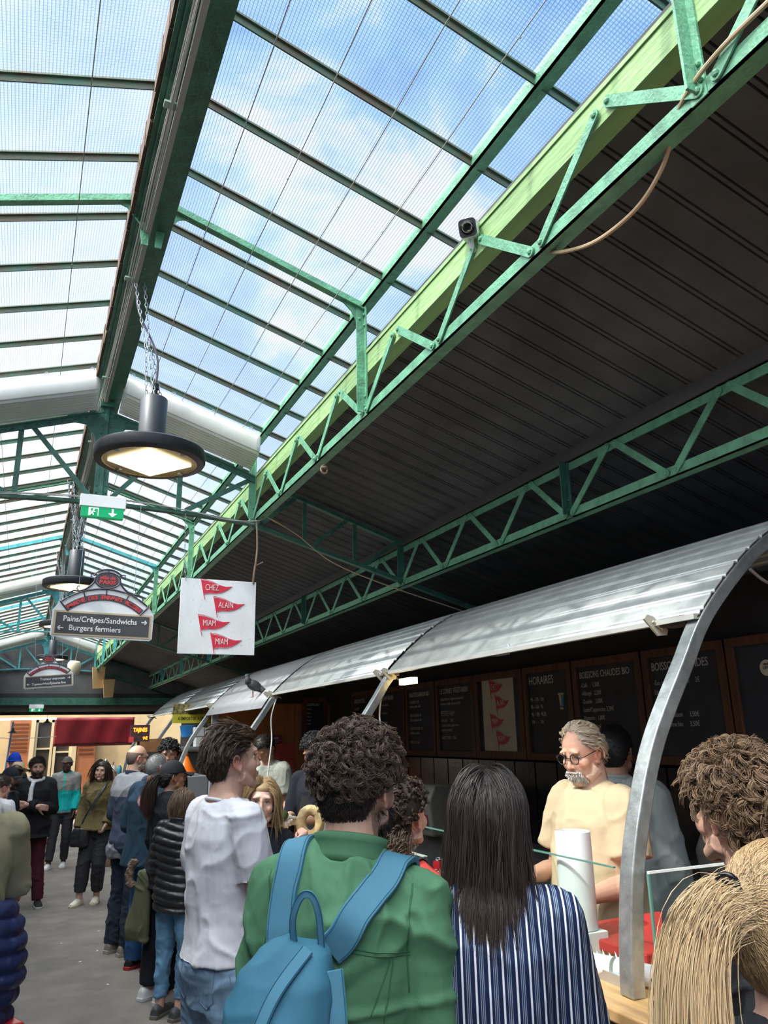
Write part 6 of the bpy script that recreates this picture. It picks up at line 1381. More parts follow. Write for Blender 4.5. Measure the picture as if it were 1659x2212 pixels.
hair_flow(p, 5000, .075, lambda q, v: np.stack([.25*v[:, 0]-.02, -.35-.4*np.clip(v[:, 1]+.4, 0, 1), .25*np.clip(v[:, 1], 0, 1)-1.0*np.clip(.5-v[:, 1]-v[:, 2]*.5, 0, 1)], 1), HBw, r=.0011, n=12, lift=.022, wave=.10, grav=.05, tip=(.17, .11, .07), jit=.4, fn=lambda v: v[:, 2] > -.25, K=7, sp=.002, Lfn=lambda v: np.interp(v[:, 2], [-.3, .2, 1], [.35, .6, 1.15])*np.where((np.abs(v[:, 0]) > .75) & (v[:, 2] < .35), .45, 1))
hair_flow(p, 3000, .022, lambda q, v: np.stack([0*v[:, 0], -.35+0*v[:, 0], -1+0*v[:, 0]], 1), HBw, r=.0009, n=7, lift=.012, jit=.35, fn=lambda v: v[:, 2] < .1)
br = empty('bread_ring', p.root.location, 0, 'pale golden bread ring held up by the man in the white t-shirt', 'bread'); br.rotation_euler = p.root.rotation_euler
hx = Vector((.105, .33, 1.385)); b = MB(); b.tube([p.W(hx+Vector((-.02+.030*math.cos(t)*.75, .030*math.cos(t), .048*math.sin(t)))) for t in [2*PI*k/24 for k in range(24)]], .0215, 14, closed=True)
me = bake(b, .004, 2); folds(me, .002, 30); fin(me, 'crust', mat('golden_bread', (.50, .36, .17), .7, var=.25, vscale=30, bump=.4), br)

# ---- blonde woman facing the camera
p = Person('young blond woman facing the camera behind the bread ring, in a black top', 568, 1676, c=3.95, fa=186, female=True, head=(8, 3, -4), vox=.0048, hairtop=.012, skin=(.66, .42, .33))
p.arm('R', (.21, .03, 1.13), (.08, .22, 1.20), hd=(-.8, .3, .2), hn=(0, -.5, 1), curl=.7); p.arm('L', (-.21, .04, 1.13), (-.14, .26, 1.22), hd=(.5, .5, .3), hn=(0, 0, 1), curl=.6); p.body(lips=(.52, .20, .19)); p.eyes((.10, .14, .18), brow=(.20, .12, .07))
p.top('top', cloth('black_knit', (.012, .014, .020)), zlo=.86, off=.013, soff=.013, fold=.006); p.pants('trousers', cloth('dark_cotton', (.03, .03, .035))); p.shoes(BLACKR)
BW = (.36, .24, .12); p.cap(BW, h=.006)
hair_flow(p, 3600, .27, K=6, sp=.0025, face=True, comb=lambda q, v: np.stack([np.sign(v[:, 0]+.1)*(.9*np.clip((q[:, 2]-.02)/.09, 0, 1)+.05), -.10+0*v[:, 0]-.2*np.clip(v[:, 1], 0, 1), -.9+0*v[:, 0]], 1), col=BW, r=.0011, n=20, lift=.016, grav=.22, wave=.05, jit=.35, tip=(.50, .36, .20), front=.42, fn=lambda v: (v[:, 2] > -.3) & ((np.abs(v[:, 0]) > .12) | (v[:, 2] > .45)))
# khaki jacket and blue folder held by her
kj = empty('rolled_jacket', p.root.location, 0, 'khaki olive jacket bundled in the arms of the blond woman', 'jacket'); kj.rotation_euler = p.root.rotation_euler
b = MB(); b.tube([p.W(q) for q in smooth_pts([(-.10, .20, 1.22), (-.16, .27, 1.30), (-.20, .28, 1.36), (-.26, .26, 1.38), (-.30, .24, 1.30), (-.30, .22, 1.20)], 4)], [.05+.008*math.sin(k*1.7) for k in range(21)], 14); b.ball(p.W((-.24, .25, 1.27)), .085, 16); me = bake(b, .008, 2); folds(me, .014, 8, 2.2); fin(me, 'folded_cloth', cloth('khaki_cloth', (.21, .18, .11), .85, .3, 200, var=.15), kj)
o = MB(); o.hexa([p.W(q) for q in [(x, y, z) for x in (-.27, -.05) for y in (.215, .225) for z in (1.06+.25*(-x-.05), 1.21+.35*(x+.05))]]); fo = empty('folder', p.root.location, 0, 'bright blue folder held under the khaki jacket', 'folder'); fo.rotation_euler = p.root.rotation_euler; o.build('cover', mat('bright_blue', (.02, .16, .60), .6), fo)

# ---- woman in the red shirt
p = Person('woman with curly dark hair tied up in a red shirt with a grey bag strap', 868, 1670, c=2.75, fa=62, side=5, shz=1.395, female=True, head=(2, -2, 0), vox=.005, hairtop=.026, skin=(.60, .37, .28), bulk=.008)
p.arm('L', (-.22, .02, 1.15), (-.10, .22, 1.12)); p.arm('R', (.22, .04, 1.16), (.14, .23, 1.34), hd=(-.3, .5, .8), hn=(-.5, -1, 0), curl=.9); p.body(); p.eyes()
RS = cloth('red_shirt', (.52, .055, .045), .8, .3, 240, var=.1); rs = p.top('shirt', RS, zlo=.86, off=.020, soff=.018, fold=.009); p.collar(RS, z0=1.468, r=.068, hgt=.045, t=.007, open_=.3)
p.pants('trousers', cloth('dark_cotton', (.03, .03, .035))); p.shoes(BLACKR); HR = (.040, .026, .020); p.cap(HR, h=.010, rough=.003)
strap2(p, surf(rs), [(.09, .08, 1.40), (.095, .03, 1.48), (.095, -.04, 1.49), (.09, -.10, 1.42), (.07, -.12, 1.30), (.0, -.12, 1.15)], lambda q: Vector((.2, q.y*9-.2, max(0, q.z-1.36)*10)), .030, .005, cloth('grey_webbing', (.07, .075, .075)), 'bag_strap', p.root)
hair_curly(p, 4500, .024, HR, K=12, r=.0010, curl=.008, turns=1.3, tip=(.10, .06, .04), flow=(0, -.9, .5), jit=.5); hair_curly(p, 700, .085, HR, r=.0010, curl=.012, turns=2.2, tip=(.20, .12, .06), fn=lambda v: (v[:, 2] < -.35), flow=(0, -.6, -1.3), jit=.5, n=16)

# ---- person in grey behind the green jacket
p = Person('person in a dark grey t-shirt mostly hidden behind the man in green', 742, 1650, c=3.0, fa=60, head=(10, 0, 0), vox=.008, hairtop=.02, skin=(.55, .34, .25), bulk=.02)
p.arm('L', (-.245, .03, 1.15), (-.14, .24, 1.14)); p.arm('R', (.245, .03, 1.15), (.14, .24, 1.14)); p.body(); p.top('t_shirt', cloth('slate_tshirt', (.075, .080, .095), .85, .3), sleeve='short', off=.018, soff=.018, fold=.008); p.neckband(cloth('slate_tshirt', (.075, .080, .095)))
p.pants('trousers', cloth('dark_cotton', (.03, .03, .035))); p.shoes(BLACKR); p.cap(HB1, h=.012); hair_curly(p, 700, .02, HB1, r=.002, curl=.004)

# ---- vendor in the cream t-shirt
p = Person('grey-bearded vendor with round black glasses in a cream t-shirt behind the counter', 1243, 1558, c=3.50, fa=262, head=(-4, 14, 0), vox=.0048, hairtop=.012, skin=(.60, .33, .23), bulk=.008, lean=4, sh=.145)
p.arm('L', (-.235, .05, 1.16), (-.16, .29, 1.13), hd=(.5, .9, .05), hn=(.3, .1, -1), curl=.5); p.arm('R', (.235, .05, 1.16), (.12, .30, 1.18), hd=(-.3, .9, .15), hn=(.1, 0, -1), curl=.6); p.body(fat=.008, stub=((.62, .56, .50), .35)); p.eyes((.12, .13, .14), brow=(.42, .34, .27))
CT_ = cloth('cream_cotton', (.50, .385, .245), .85, .25, 300, var=.05); p.top('t_shirt', CT_, zlo=.84, off=.024, sleeve='short', soff=.026, fold=.010, fr=5, belly=.045, flare=.015); p.neckband(CT_, r=.078, z=1.487, t=.007)
p.pants('trousers', cloth('dark_cotton', (.03, .03, .035))); p.shoes(BLACKR)
GH = (.62, .52, .38); p.cap((.42, .33, .25), h=.003, mask=lambda v: scalp_dir(v, .3, .9))
hair_flow(p, 1300, .055, lambda q, v: np.stack([.1*v[:, 0], -.8+0*v[:, 0], -.55+.2*v[:, 2]], 1), GH, r=.0009, n=9, lift=.012, K=5, sp=.002, wave=.09, grav=.12, tip=(.62, .56, .48), jit=.25, front=.72)
beard(p, 1300, .011, (.64, .60, .55), r=.0009, fn=lambda P: (P[:, 1] > .055) & (np.abs(P[:, 0]) < .035)); glasses(p, BLACK, .021)
b = MB(); b.tube([(-.030+.06*k/8, .104-.002*abs(k-4), -.049-.0016*abs(k-4)) for k in range(9)], .0045, 6); o = b.build('moustache', mat('grey_moustache', (.55, .48, .42), .9, bump=1, bscale=300), p.root, smooth='all'); o.data.transform(p.HB)
b = MB(); 
for g in (1, -1): b.tube([(g*.085+.003*math.cos(t), -.008, -.044+.006*math.sin(t)) for t in [2*PI*k/10 for k in range(10)]], .0011, 5, closed=True)
o = b.build('earring', mat('gold', (.7, .45, .12), .25, 1), p.root); o.data.transform(p.HB)

# ---- person in a denim shirt in the dark stall
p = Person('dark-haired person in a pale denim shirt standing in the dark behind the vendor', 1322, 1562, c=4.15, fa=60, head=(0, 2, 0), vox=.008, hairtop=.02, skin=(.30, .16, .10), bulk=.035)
p.hang('L', .08); p.hang('R', .08); p.body(); DS = cloth('pale_denim_shirt', (.24, .27, .27), .85, .3, 300, var=.15); p.top('shirt', DS, off=.024, soff=.022, fold=.010); p.collar(DS, z0=1.478, r=.085, hgt=.04); p.pants('trousers', cloth('dark_cotton', (.03, .03, .035))); p.shoes(BLACKR); p.cap((.012, .011, .011), h=.014, rough=.001); hair_curly(p, 800, .014, (.012, .011, .011), r=.002, curl=.003)

# ---- two young vendors farther along
def latex(s): pass
p = Person('young black-haired vendor in a black shirt and apron cutting an avocado', 672, 1583, y=5.95, fa=235, head=(0, 24, 0), vox=.006, hairtop=.022, skin=(.50, .29, .20), lean=6)
p.arm('R', (.24, .06, 1.17), (.06, .33, 1.22), hd=(-.6, .7, .1), hn=(-.2, -.1, -1), curl=.8); p.arm('L', (-.24, .05, 1.17), (-.03, .33, 1.20), hd=(.3, .8, .2), hn=(.7, -.1, .7), curl=.8); p.body(stub=((.06, .04, .03), .4)); p.eyes(brow=(.02, .015, .012))
p.top('shirt', cloth('navy_black', (.012, .014, .022)), sleeve='elbow', off=.016, fold=.007); p.collar(cloth('navy_black', (.012, .014, .022)), r=.072, hgt=.04); p.pants('trousers', cloth('dark_cotton', (.03, .03, .035))); p.shoes(BLACKR)
b = MB(); rings(b, [(.65, .10, .14, .05), (.95, .10, .15, .045), (1.2, .11, .11, .035), (1.36, .105, .08, .02)]); p.warp(b); fin(bake(b, .01), 'apron', cloth('apron_black', (.02, .02, .022)), p.root)
p.cap((.010, .009, .010), h=.012); hair_curly(p, 1100, .026, (.012, .010, .010), r=.0022, curl=.006, flow=(0, .5, 0)); 
for sd in ('R', 'L'):
    b = MB(); w, hd, hn, g, cu_, th = p.hands[sd]; hand(b, w, hd, hn, g, cu_, 1.07, thumb=th); limb(b, [Vector(w), Vector(w)-Vector(hd).normalized()*.05], [.031, .033], 12); p.warp(b); fin(bake(b, .005, 1), 'glove', mat('cream_glove', (.62, .57, .48), .5, bump=.3, bscale=60), p.root)
av = empty('avocado', p.root.location, 0, 'green avocado held in the gloved hands of the young vendor', 'avocado'); av.rotation_euler = p.root.rotation_euler
b = MB(); c_ = p.W((.005, .425, 1.255)); b.ball(c_, 1, 20, (.038, .045, .036)); b.build('fruit', mat('avocado_skin', (.07, .12, .025), .4, bump=.6, bscale=120), av, smooth='all')
kn_ = empty('knife', p.root.location, 0, 'thin knife blade above the avocado', 'knife'); kn_.rotation_euler = p.root.rotation_euler; b = MB(); b.bar(c_+Vector((.01, -.02, .03)), c_+Vector((.09, .02, .085)), .002, .012); b.build('blade', CHROME, kn_)
p = Person('vendor in a grey t-shirt with a dark apron strap, bent over the counter', 562, 1590, y=7.75, fa=235, head=(0, 30, 0), vox=.008, hairtop=.02, skin=(.42, .24, .16), lean=12)
p.arm('R', (.24, .06, 1.14), (.14, .25, .98)); p.arm('L', (-.24, .05, 1.14), (-.14, .26, .98)); p.body(); GT = cloth('sage_grey_tshirt', (.30, .31, .27), .85); p.top('t_shirt', GT, sleeve='short', off=.02, soff=.024, fold=.01); p.neckband(GT); p.pants('trousers', cloth('dark_cotton', (.03, .03, .035))); p.shoes(BLACKR); p.cap((.02, .015, .012), h=.012); hair_curly(p, 500, .02, (.02, .015, .012), r=.002, curl=.005)
strapmesh(p, [(.06, .14, 1.10), (.06, .14, 1.30), (.05, .08, 1.44), (.03, .0, 1.50)], .022, .004, cloth('apron_black', (.02, .02, .022)), 'apron_strap', p.root, lambda q: Vector((0, 1, .2))); b = MB(); rings(b, [(.65, .11, .14, .05), (.95, .11, .15, .045), (1.1, .12, .11, .03)]); p.warp(b); fin(bake(b, .01), 'apron', cloth('apron_black', (.02, .02, .022)), p.root)
p = Person('person in a pale grey shirt bending inside the farther stall by the tagine', 462, 1600, y=10.6, fa=250, head=(0, 40, 0), vox=FAR, hairtop=.01, skin=(.3, .17, .1), lean=22, hgt=1.62)
p.arm('R', (.24, .1, 1.14), (.14, .3, 1.0)); p.arm('L', (-.24, .1, 1.14), (-.14, .3, 1.0)); p.body(); p.top('shirt', cloth('pale_grey_shirt', (.40, .44, .45)), sleeve='short', fold=.01); p.pants('trousers', cloth('dark_cotton', (.03, .03, .035))); p.shoes(BLACKR); p.cap((.45, .46, .46), h=.02)

# ================================================================ the queue
# child in the puffer jacket
p = Person('brown-haired child in a black quilted puffer jacket and pale blue jeans', 392, 1704, y=6.15, fa=48, head=(16, -8, 0), vox=.008, hairtop=.018, skin=(.56, .36, .28), bulk=.012)
p.hang('L', .02); p.hang('R'); p.body(); p.top('puffer_jacket', mat('black_nylon', (.020, .021, .024), .38, bump=.1), zlo=.80, zhi=1.50, off=.034, soff=.030, fold=.004, quil=(.020, .055), flare=.012); p.collar(mat('black_nylon', (.020, .021, .024), .38), r=.088, hgt=.06, t=.02)
SJ = cloth('sky_denim', (.13, .28, .44), .85, .5, 400, var=.25, vs=10); p.pants('jeans', SJ, fold=.014, wide=-.004, ank=.14); p.shoes(mat('dark_grey_boot', (.05, .055, .06), .6), mat('boot_sole', (.13, .12, .10), .7), 1.1)
p.cap((.11, .075, .045), h=.012); hair_flow(p, 1300, .12, lambda q, v: np.stack([.1*v[:, 0], -.25+0*v[:, 0], -1+0*v[:, 0]], 1), (.12, .08, .05), r=.0022, n=10, lift=.018, tip=(.25, .17, .10), jit=.4)
# woman with black cap
p = Person('woman in a black baseball cap and glasses with a dark ponytail and black top', 372, 1641, y=6.55, fa=62, female=True, head=(22, -2, 0), vox=.007, hairtop=.016, skin=(.42, .24, .17), bulk=.01)
p.hang('L', .05); p.arm('R', (.22, .05, 1.15), (.12, .25, 1.1)); p.body(); p.eyes(); p.top('top', cloth('black_knit', (.012, .014, .020)), zlo=.80, off=.018, soff=.016, fold=.008, flare=.01); p.pants('trousers', cloth('black_denim', (.015, .018, .026)), fold=.006, wide=.01); p.shoes(mat('white_trainer', (.7, .7, .7), .5), mat('black_sole_white', (.55, .55, .55), .5), 1.05)
p.cap((.016, .012, .012), h=.005); cap_hat(p, cloth('black_cap', (.018, .020, .026), .9, .2)); glasses(p, mat('gold_wire', (.5, .35, .22), .3, .8), .019)
hair_flow(p, 900, .05, lambda q, v: np.stack([0*v[:, 0], -.8+0*v[:, 0], -.3+0*v[:, 0]], 1), (.018, .013, .012), r=.002, n=6, lift=.006, fn=lambda v: v[:, 2] < .25)
N = 900; n = 14; Pp = np.zeros((N, n, 3)); c_ = np.array([0, -.115, .0])+rng.normal(size=(N, 3))*.012; d = np.tile(np.array([-.15, -.8, -.1]), (N, 1))+rng.normal(size=(N, 3))*.2; L_ = .36*(.6+.4*rng.random(N))
for i in range(n): Pp[:, i] = c_; d[:, 2] -= .35; d /= np.linalg.norm(d, axis=1, keepdims=True); c_ = c_+d*(L_/n)[:, None]
p.hairobj(Pp, .0024, (.035, .018, .015), jit=.5, name='ponytail', tip=(.10, .05, .035))
pk = empty('parka', p.root.location, 0, 'olive green parka with fur trimmed hood hanging beside the black jeans', 'coat'); pk.rotation_euler = p.root.rotation_euler
b = MB(); rings(b, [(.42, -.14, .13, .03, -.14), (.50, -.14, .13, .045, -.13), (.75, -.13, .09, .05, -.11), (.93, -.12, .06, .05, -.10)], ex=2.1); p.warp(b); me = bake(b, .009); folds(me, .016, 6, 4); fin(me, 'cloth', cloth('olive_parka', (.11, .115, .065), .85, .3), pk)
b = MB(); b.tube([p.W(q) for q in smooth_pts([(-.20, -.15, 1.0), (-.235, -.17, .93), (-.225, -.17, .85), (-.19, -.16, .80)], 4)], .028, 10); me = bake(b, .007, 1); folds(me, .010, 40); fin(me, 'fur_trim', mat('brown_fur', (.24, .17, .12), .95, bump=1.0, bscale=150, var=.4, vscale=60), pk)
# dark blue shirt, short grey hair
p = Person('heavy man with cropped grey hair in a dark blue long-sleeved shirt', 338, 1627, y=7.45, fa=52, head=(14, -4, 0), vox=.008, hairtop=.008, skin=(.36, .19, .12), bulk=.06)
p.arm('L', (-.30, .0, 1.14), (-.16, .20, 1.0)); p.arm('R', (.30, .03, 1.14), (.16, .26, 1.05)); p.body(fat=.008, hairmask=((.26, .27, .28), .9)); p.eyes()
p.top('shirt', cloth('dark_blue_cotton', (.018, .045, .075), .85, .3, var=.2), zlo=.82, off=.026, soff=.024, fold=.012, belly=.03, fr=5, flare=.02); p.collar(cloth('dark_blue_cotton', (.018, .045, .075)), r=.082, hgt=.035)
b = MB(); b.lathe([(0, .004), (.045, .003), (.047, 0)], (0, 0, 0), 24, Matrix.Rotation(PI/2, 3, 'X')); o = b.build('round_badge', mat('pink_badge', (.55, .16, .20), .6), p.root); o.location = p.W((.06, -.215, 1.36)); 
b = MB(); b.lathe([(.016, .0045), (.030, .0045)], (0, 0, 0), 20, Matrix.Rotation(PI/2, 3, 'X'), False); o2 = b.build('badge_ring', mat('pale_ring', (.65, .60, .58), .6), o)
p.pants('jeans', cloth('blue_denim', (.025, .085, .20), .85, .5, 400, var=.25), fold=.008, wide=.02, ank=.06); p.shoes(BLACKR, mat('red_sole', (.35, .02, .03), .6), 1.05); hair_curly(p, 3000, .006, (.20, .21, .22), r=.0011, curl=.001, n=4)
# bald man
p = Person('bald grey-bearded man with glasses in a grey and navy jacket', 299, 1609, y=8.05, fa=62, head=(14, 6, 0), vox=.007, hairtop=0., skin=(.58, .34, .25), bulk=.015)
p.arm('L', (-.26, -.02, 1.15), (-.20, .16, 1.03)); p.arm('R', (.26, .03, 1.15), (.15, .24, 1.1)); p.body(stub=((.38, .34, .30), .7), hairmask=((.16, .12, .10), .0)); p.eyes()
JG = cloth('jacket_grey', (.24, .25, .29), .7); JN = cloth('jacket_navy', (.05, .065, .10), .75)
o = p.top('jacket', CLOTHC, zlo=.84, off=.026, soff=.024, fold=.012, fr=5); Pv = getv(o.data)/p.k; mk = ((Pv[:, 2] > 1.30) & (np.abs(Pv[:, 0]) < .215)).astype(float)[:, None]; setcol(o.data, mk*np.array([.27, .28, .31])+(1-mk)*np.array([.055, .07, .115])); p.collar(JN, r=.080, hgt=.05)
p.pants('jeans', cloth('dark_denim', (.022, .030, .050), .8, .4), fold=.014, wide=.015, ank=.07); p.shoes(mat('taupe_trainer', (.22, .19, .16), .6), mat('taupe_sole', (.30, .28, .25), .6)); glasses(p, BLACK, .019, False); beard(p, 700, .012, (.36, .32, .28), r=.0018)
p.cap((.17, .13, .11), h=.003, mask=lambda v: scalp_dir(v)*(v[:, 2] < .35)*np.clip((.55-v[:, 1])*3, 0, 1))
b = MB(); rings(b, [(.78, -.11, .10, .035, -.05), (.86, -.11, .12, .045, -.05), (.93, -.11, .11, .035, -.05)]); p.warp(b); me = bake(b, .01); folds(me, .015, 9); tj = empty('tied_jumper', p.root.location, 0, 'grey and navy jumper end hanging at the hip of the bald man', 'jumper'); tj.rotation_euler = p.root.rotation_euler; fin(me, 'cloth', JG, tj)
# curly black-haired man by the counter
p = Person('man with thick curly black hair looking down near the farther counter', 366, 1594, y=8.7, fa=160, head=(30, 16, 0), vox=.008, hairtop=.035, skin=(.50, .30, .22))
p.hang('L', .05); p.hang('R', .05); p.body(stub=((.05, .03, .03), .4)); p.eyes(); p.top('jacket', cloth('dark_jacket', (.02, .022, .03))); p.pants('trousers', cloth('dark_cotton', (.03, .03, .035))); p.shoes(BLACKR); p.cap((.010, .009, .010), h=.015); hair_curly(p, 2400, .038, (.012, .011, .012), K=8, r=.0018, curl=.012, turns=1.2, front=.38)
# woman in olive fleece
p = Person('smiling brown-haired woman in an olive fleece jacket with a black crossbody bag', 222, 1642, y=10.4, fa=205, female=True, head=(-6, 4, -4), vox=.005, hairtop=.012, skin=(.62, .40, .31))
p.arm('R', (.23, -.01, 1.15), (.24, .08, .92), hn=(-1, 0, 0), curl=.4); p.arm('L', (-.23, .0, 1.15), (-.17, .13, .97), hd=(.3, .2, -.8), curl=.5); p.legs(((.085, 0, .92), (.12, .05, .50), (.15, .05, .075)), [(-.085, 0, .92), (-.07, .05, .50), (-.02, -.10, .075)])
p.body(lips=(.45, .15, .14)); p.eyes(brow=(.05, .03, .02)); OL = cloth('olive_fleece', (.135, .105, .045), .95, .9, 120, var=.2); p.top('fleece_jacket', OL, zlo=.90, off=.035, soff=.030, fold=.014, fr=5, flare=.02); p.collar(OL, r=.080, hgt=.04, t=.012)
b = MB(); 
for k in range(4): b.ball(p.W((.0, .158, 1.38-.10*k)), .008, 8)
b.build('buttons', BLACK, p.root); p.pants('trousers', cloth('washed_black', (.035, .037, .045), .85, .3, var=.2), fold=.007, ank=.16, wide=.012)
p.shoes(mat('cream_trainer', (.66, .62, .54), .5), mat('cream_sole', (.55, .47, .33), .6)); HO = (.045, .028, .020); p.cap(HO, h=.006)
hair_flow(p, 2200, .27, lambda q, v: np.stack([np.sign(v[:, 0]+.15)*(.9*np.clip((q[:, 2]-.02)/.09, 0, 1)+.1), -.15+0*v[:, 0], -.9+0*v[:, 0]], 1), HO, r=.0018, face=True, K=5, n=16, lift=.022, grav=.2, wave=.12, jit=.4, tip=(.09, .055, .04), front=.42, fn=lambda v: v[:, 2] > -.35)
cb = empty('crossbody_bag', p.root.location, 0, 'black crossbody bag of the woman in the olive fleece', 'bag'); cb.rotation_euler = p.root.rotation_euler
strapmesh(p, [(-.10, .0, 1.50), (-.09, .12, 1.42), (-.02, .175, 1.28), (.08, .175, 1.12), (.15, .15, .98)], .022, .005, BLACK, 'strap', cb, lambda q: Vector((0, 1, .2))); b = MB(); rings(b, [(.70, .13, .11, .03, .17), (.73, .13, .125, .045, .17), (.88, .13, .12, .04, .17), (.93, .13, .09, .03, .17)]); p.warp(b); me = bake(b, .01); folds(me, .008, 9); fin(me, 'bag_body', mat('black_nylon', (.02, .021, .024), .38), cb)
# teal jacket man
p = Person('man in a grey beanie and a turquoise and grey windbreaker walking up the aisle', 147, 1633, y=13.5, fa=196, head=(0, 0, 0), vox=.008, hairtop=.012, skin=(.085, .045, .035))
p.hang('L', .02); p.hang('R', .02); p.legs(((.09, 0, .92), (.12, .05, .50), (.13, .12, .075)), [(-.09, 0, .92), (-.085, .03, .50), (-.05, -.10, .075)]); p.body(lips=(.16, .06, .055)); p.eyes()
o = p.top('windbreaker', CLOTHC, zlo=.86, off=.026, soff=.024, fold=.012, fr=6); Pv = getv(o.data)/p.k; mk = (Pv[:, 2] > 1.21).astype(float)[:, None]; zipm = ((np.abs(Pv[:, 0]) < .010) & (Pv[:, 1] > .05))[:, None]; slv = ((np.abs(Pv[:, 0]) > .22) & (Pv[:, 2] < 1.24))[:, None]
C_ = mk*np.array([.25, .26, .25])+(1-mk)*np.array([.01, .40, .40]); C_ = np.where(zipm, np.array([.02, .45, .40]), C_); C_ = np.where((Pv[:, 2] < .885)[:, None], np.array([.28, .28, .27]), C_); setcol(o.data, C_)
p.collar(mat('turquoise_lining', (.01, .40, .38), .7), r=.085, hgt=.05, t=.012); p.pants('trousers', cloth('dark_slate', (.035, .037, .045)), fold=.007, ank=.12); p.shoes(mat('white_trainer', (.7, .7, .7), .5))
b = MB(); v_ = MB(); v_.ball((0, 0, 0), 1, 28); V = np.array(v_.v); P_ = SK_C+V*(SK_R+.010); P_[:, 2] = np.maximum(P_[:, 2], .028); b.add([tuple(q) for q in P_], v_.f); b.tube([(.088*math.cos(a), -.006+.108*math.sin(a), .034) for a in [2*PI*k/24 for k in range(24)]], .011, 8, closed=True); o = b.build('beanie', cloth('grey_beanie', (.10, .095, .085), .95, .6, 120), p.root, smooth='all'); o.data.transform(p.HB)
b = MB(); b.box(-.02, .02, .110, .116, .028, .044); o2 = b.build('beanie_label', mat('orange_label', (.5, .2, .05), .6), o); o2.data.transform(p.HB)
for g in (1, -1): strapmesh(p, [(g*.13, .07, 1.36), (g*.135, .03, 1.47), (g*.13, -.05, 1.48), (g*.13, -.13, 1.38)], .045, .01, cloth('mauve_strap', (.10, .07, .08)), 'rucksack_strap', p.root, lambda q: Vector((0, 1 if q.y > 0 else -1, max(0, q.z-1.38)*12)))
# scarf man
p = Person('dark-haired bearded man in a black coat and white scarf with his arms crossed', 84, 1634, y=10.65, fa=182, head=(-4, 2, 0), vox=.005, hairtop=.016, skin=(.60, .36, .27), bulk=.012)
p.arm('R', (.25, .03, 1.15), (-.06, .215, 1.17), hd=(-1, -.1, -.2), hn=(0, -1, 0), curl=.5); p.arm('L', (-.25, .03, 1.13), (.10, .20, 1.20), hd=(1, -.1, .2), hn=(0, -1, 0), curl=.5)
p.legs(((.095, 0, .92), (.11, .03, .50), (.12, .0, .075)), [(-.095, 0, .92), (-.10, .02, .50), (-.15, .05, .075)]); p.body(stub=((.05, .03, .025), .85)); p.eyes((.05, .06, .07))
p.top('coat', cloth('black_wool', (.014, .014, .017), .9, .5, 250), zlo=.80, off=.036, soff=.030, fold=.010, fr=5, flare=.03); p.collar(cloth('black_wool', (.014, .014, .017)), r=.10, hgt=.05, t=.012, open_=.6); p.pants('trousers', cloth('burgundy_trousers', (.075, .014, .025), .85, .3, var=.2), fold=.007, zhi=.92, wide=.005, ank=.08); p.shoes(BLACKR, mat('pale_sole', (.45, .45, .45), .6))
p.cap((.03, .02, .016), h=.010); hair_flow(p, 900, .06, lambda q, v: np.stack([.8+0*v[:, 0], .3+0*v[:, 0], -.2+0*v[:, 0]], 1), (.035, .022, .018), r=.0024, n=8, lift=.022, jit=.4); beard(p, 500, .010, (.045, .028, .02), r=.0018, fn=lambda P: P[:, 1] > .04)
SCF = cloth('white_scarf', (.66, .66, .68), .9, .5, 200, var=.05)
b = MB(); b.tube([(.088*math.cos(a), .0+.085*math.sin(a), 1.502-.035*max(0, math.sin(a))) for a in [2*PI*k/24 for k in range(24)]], .024, 10, closed=True); b.tube(smooth_pts([(.03, .10, 1.46), (.045, .150, 1.38), (.05, .175, 1.28), (.05, .195, 1.235)], 4), .026, 10); p.warp(b); me = bake(b, .007, 2); folds(me, .006, 22, 1, .3); fin(me, 'scarf', SCF, p.root)
# blue beanie person, straw hat person
p = Person('person in a bright blue beanie behind the straw hat at the left edge', 33, 1624, y=12.6, fa=150, head=(0, 0, 0), vox=FAR, hairtop=.03, skin=(.6, .36, .28))
p.hang('L'); p.hang('R'); p.body(); p.top('jacket', cloth('dark_jacket', (.02, .022, .03))); p.pants('trousers', cloth('dark_cotton', (.03, .03, .035))); p.shoes(BLACKR)
b = MB(); v_ = MB(); v_.ball((0, 0, 0), 1, 28); V = np.array(v_.v); P_ = SK_C+V*(SK_R+np.array([.012, .012, .03])); P_[:, 2] = np.maximum(P_[:, 2], .010); b.add([tuple(q) for q in P_], v_.f); b.tube([(.09*math.cos(a), -.006+.11*math.sin(a), .02) for a in [2*PI*k/24 for k in range(24)]], .014, 8, closed=True); o = b.build('beanie', cloth('blue_beanie', (.01, .055, .45), .9, .5, 120), p.root, smooth='all'); o.data.transform(p.HB)
p = Person('person in a dark green jacket wearing a pale straw hat tipped back', 38, 1646, y=11.6, fa=20, head=(0, -6, 0), vox=FAR, hairtop=.03, skin=(.5, .3, .22), hgt=1.64)
p.hang('L'); p.hang('R'); p.body(); p.top('jacket', cloth('dark_green_jacket', (.02, .028, .018), .9, .4, var=.4), off=.03); p.pants('trousers', cloth('dark_cotton', (.03, .03, .035))); p.shoes(BLACKR); p.cap((.03, .02, .016), h=.012)
b = MB(); b.lathe([(.078, .03), (.085, .09), (.070, .135), (0, .140)], (0, -.01, 0), 28, None, False); b.lathe([(.08, .034), (.12, .025), (.155, .038), (.158, .042), (.12, .031), (.08, .040)], (0, -.01, 0), 32, Matrix.Rotation(.1, 3, 'X'), False); o = b.build('straw_hat', mat('pale_straw', (.55, .44, .29), .8, bump=.4, bscale=200), p.root, smooth=True); o.data.transform(p.HB@Matrix.Rotation(-.45, 4, 'X')@Matrix.Translation((0, 0, .0)))
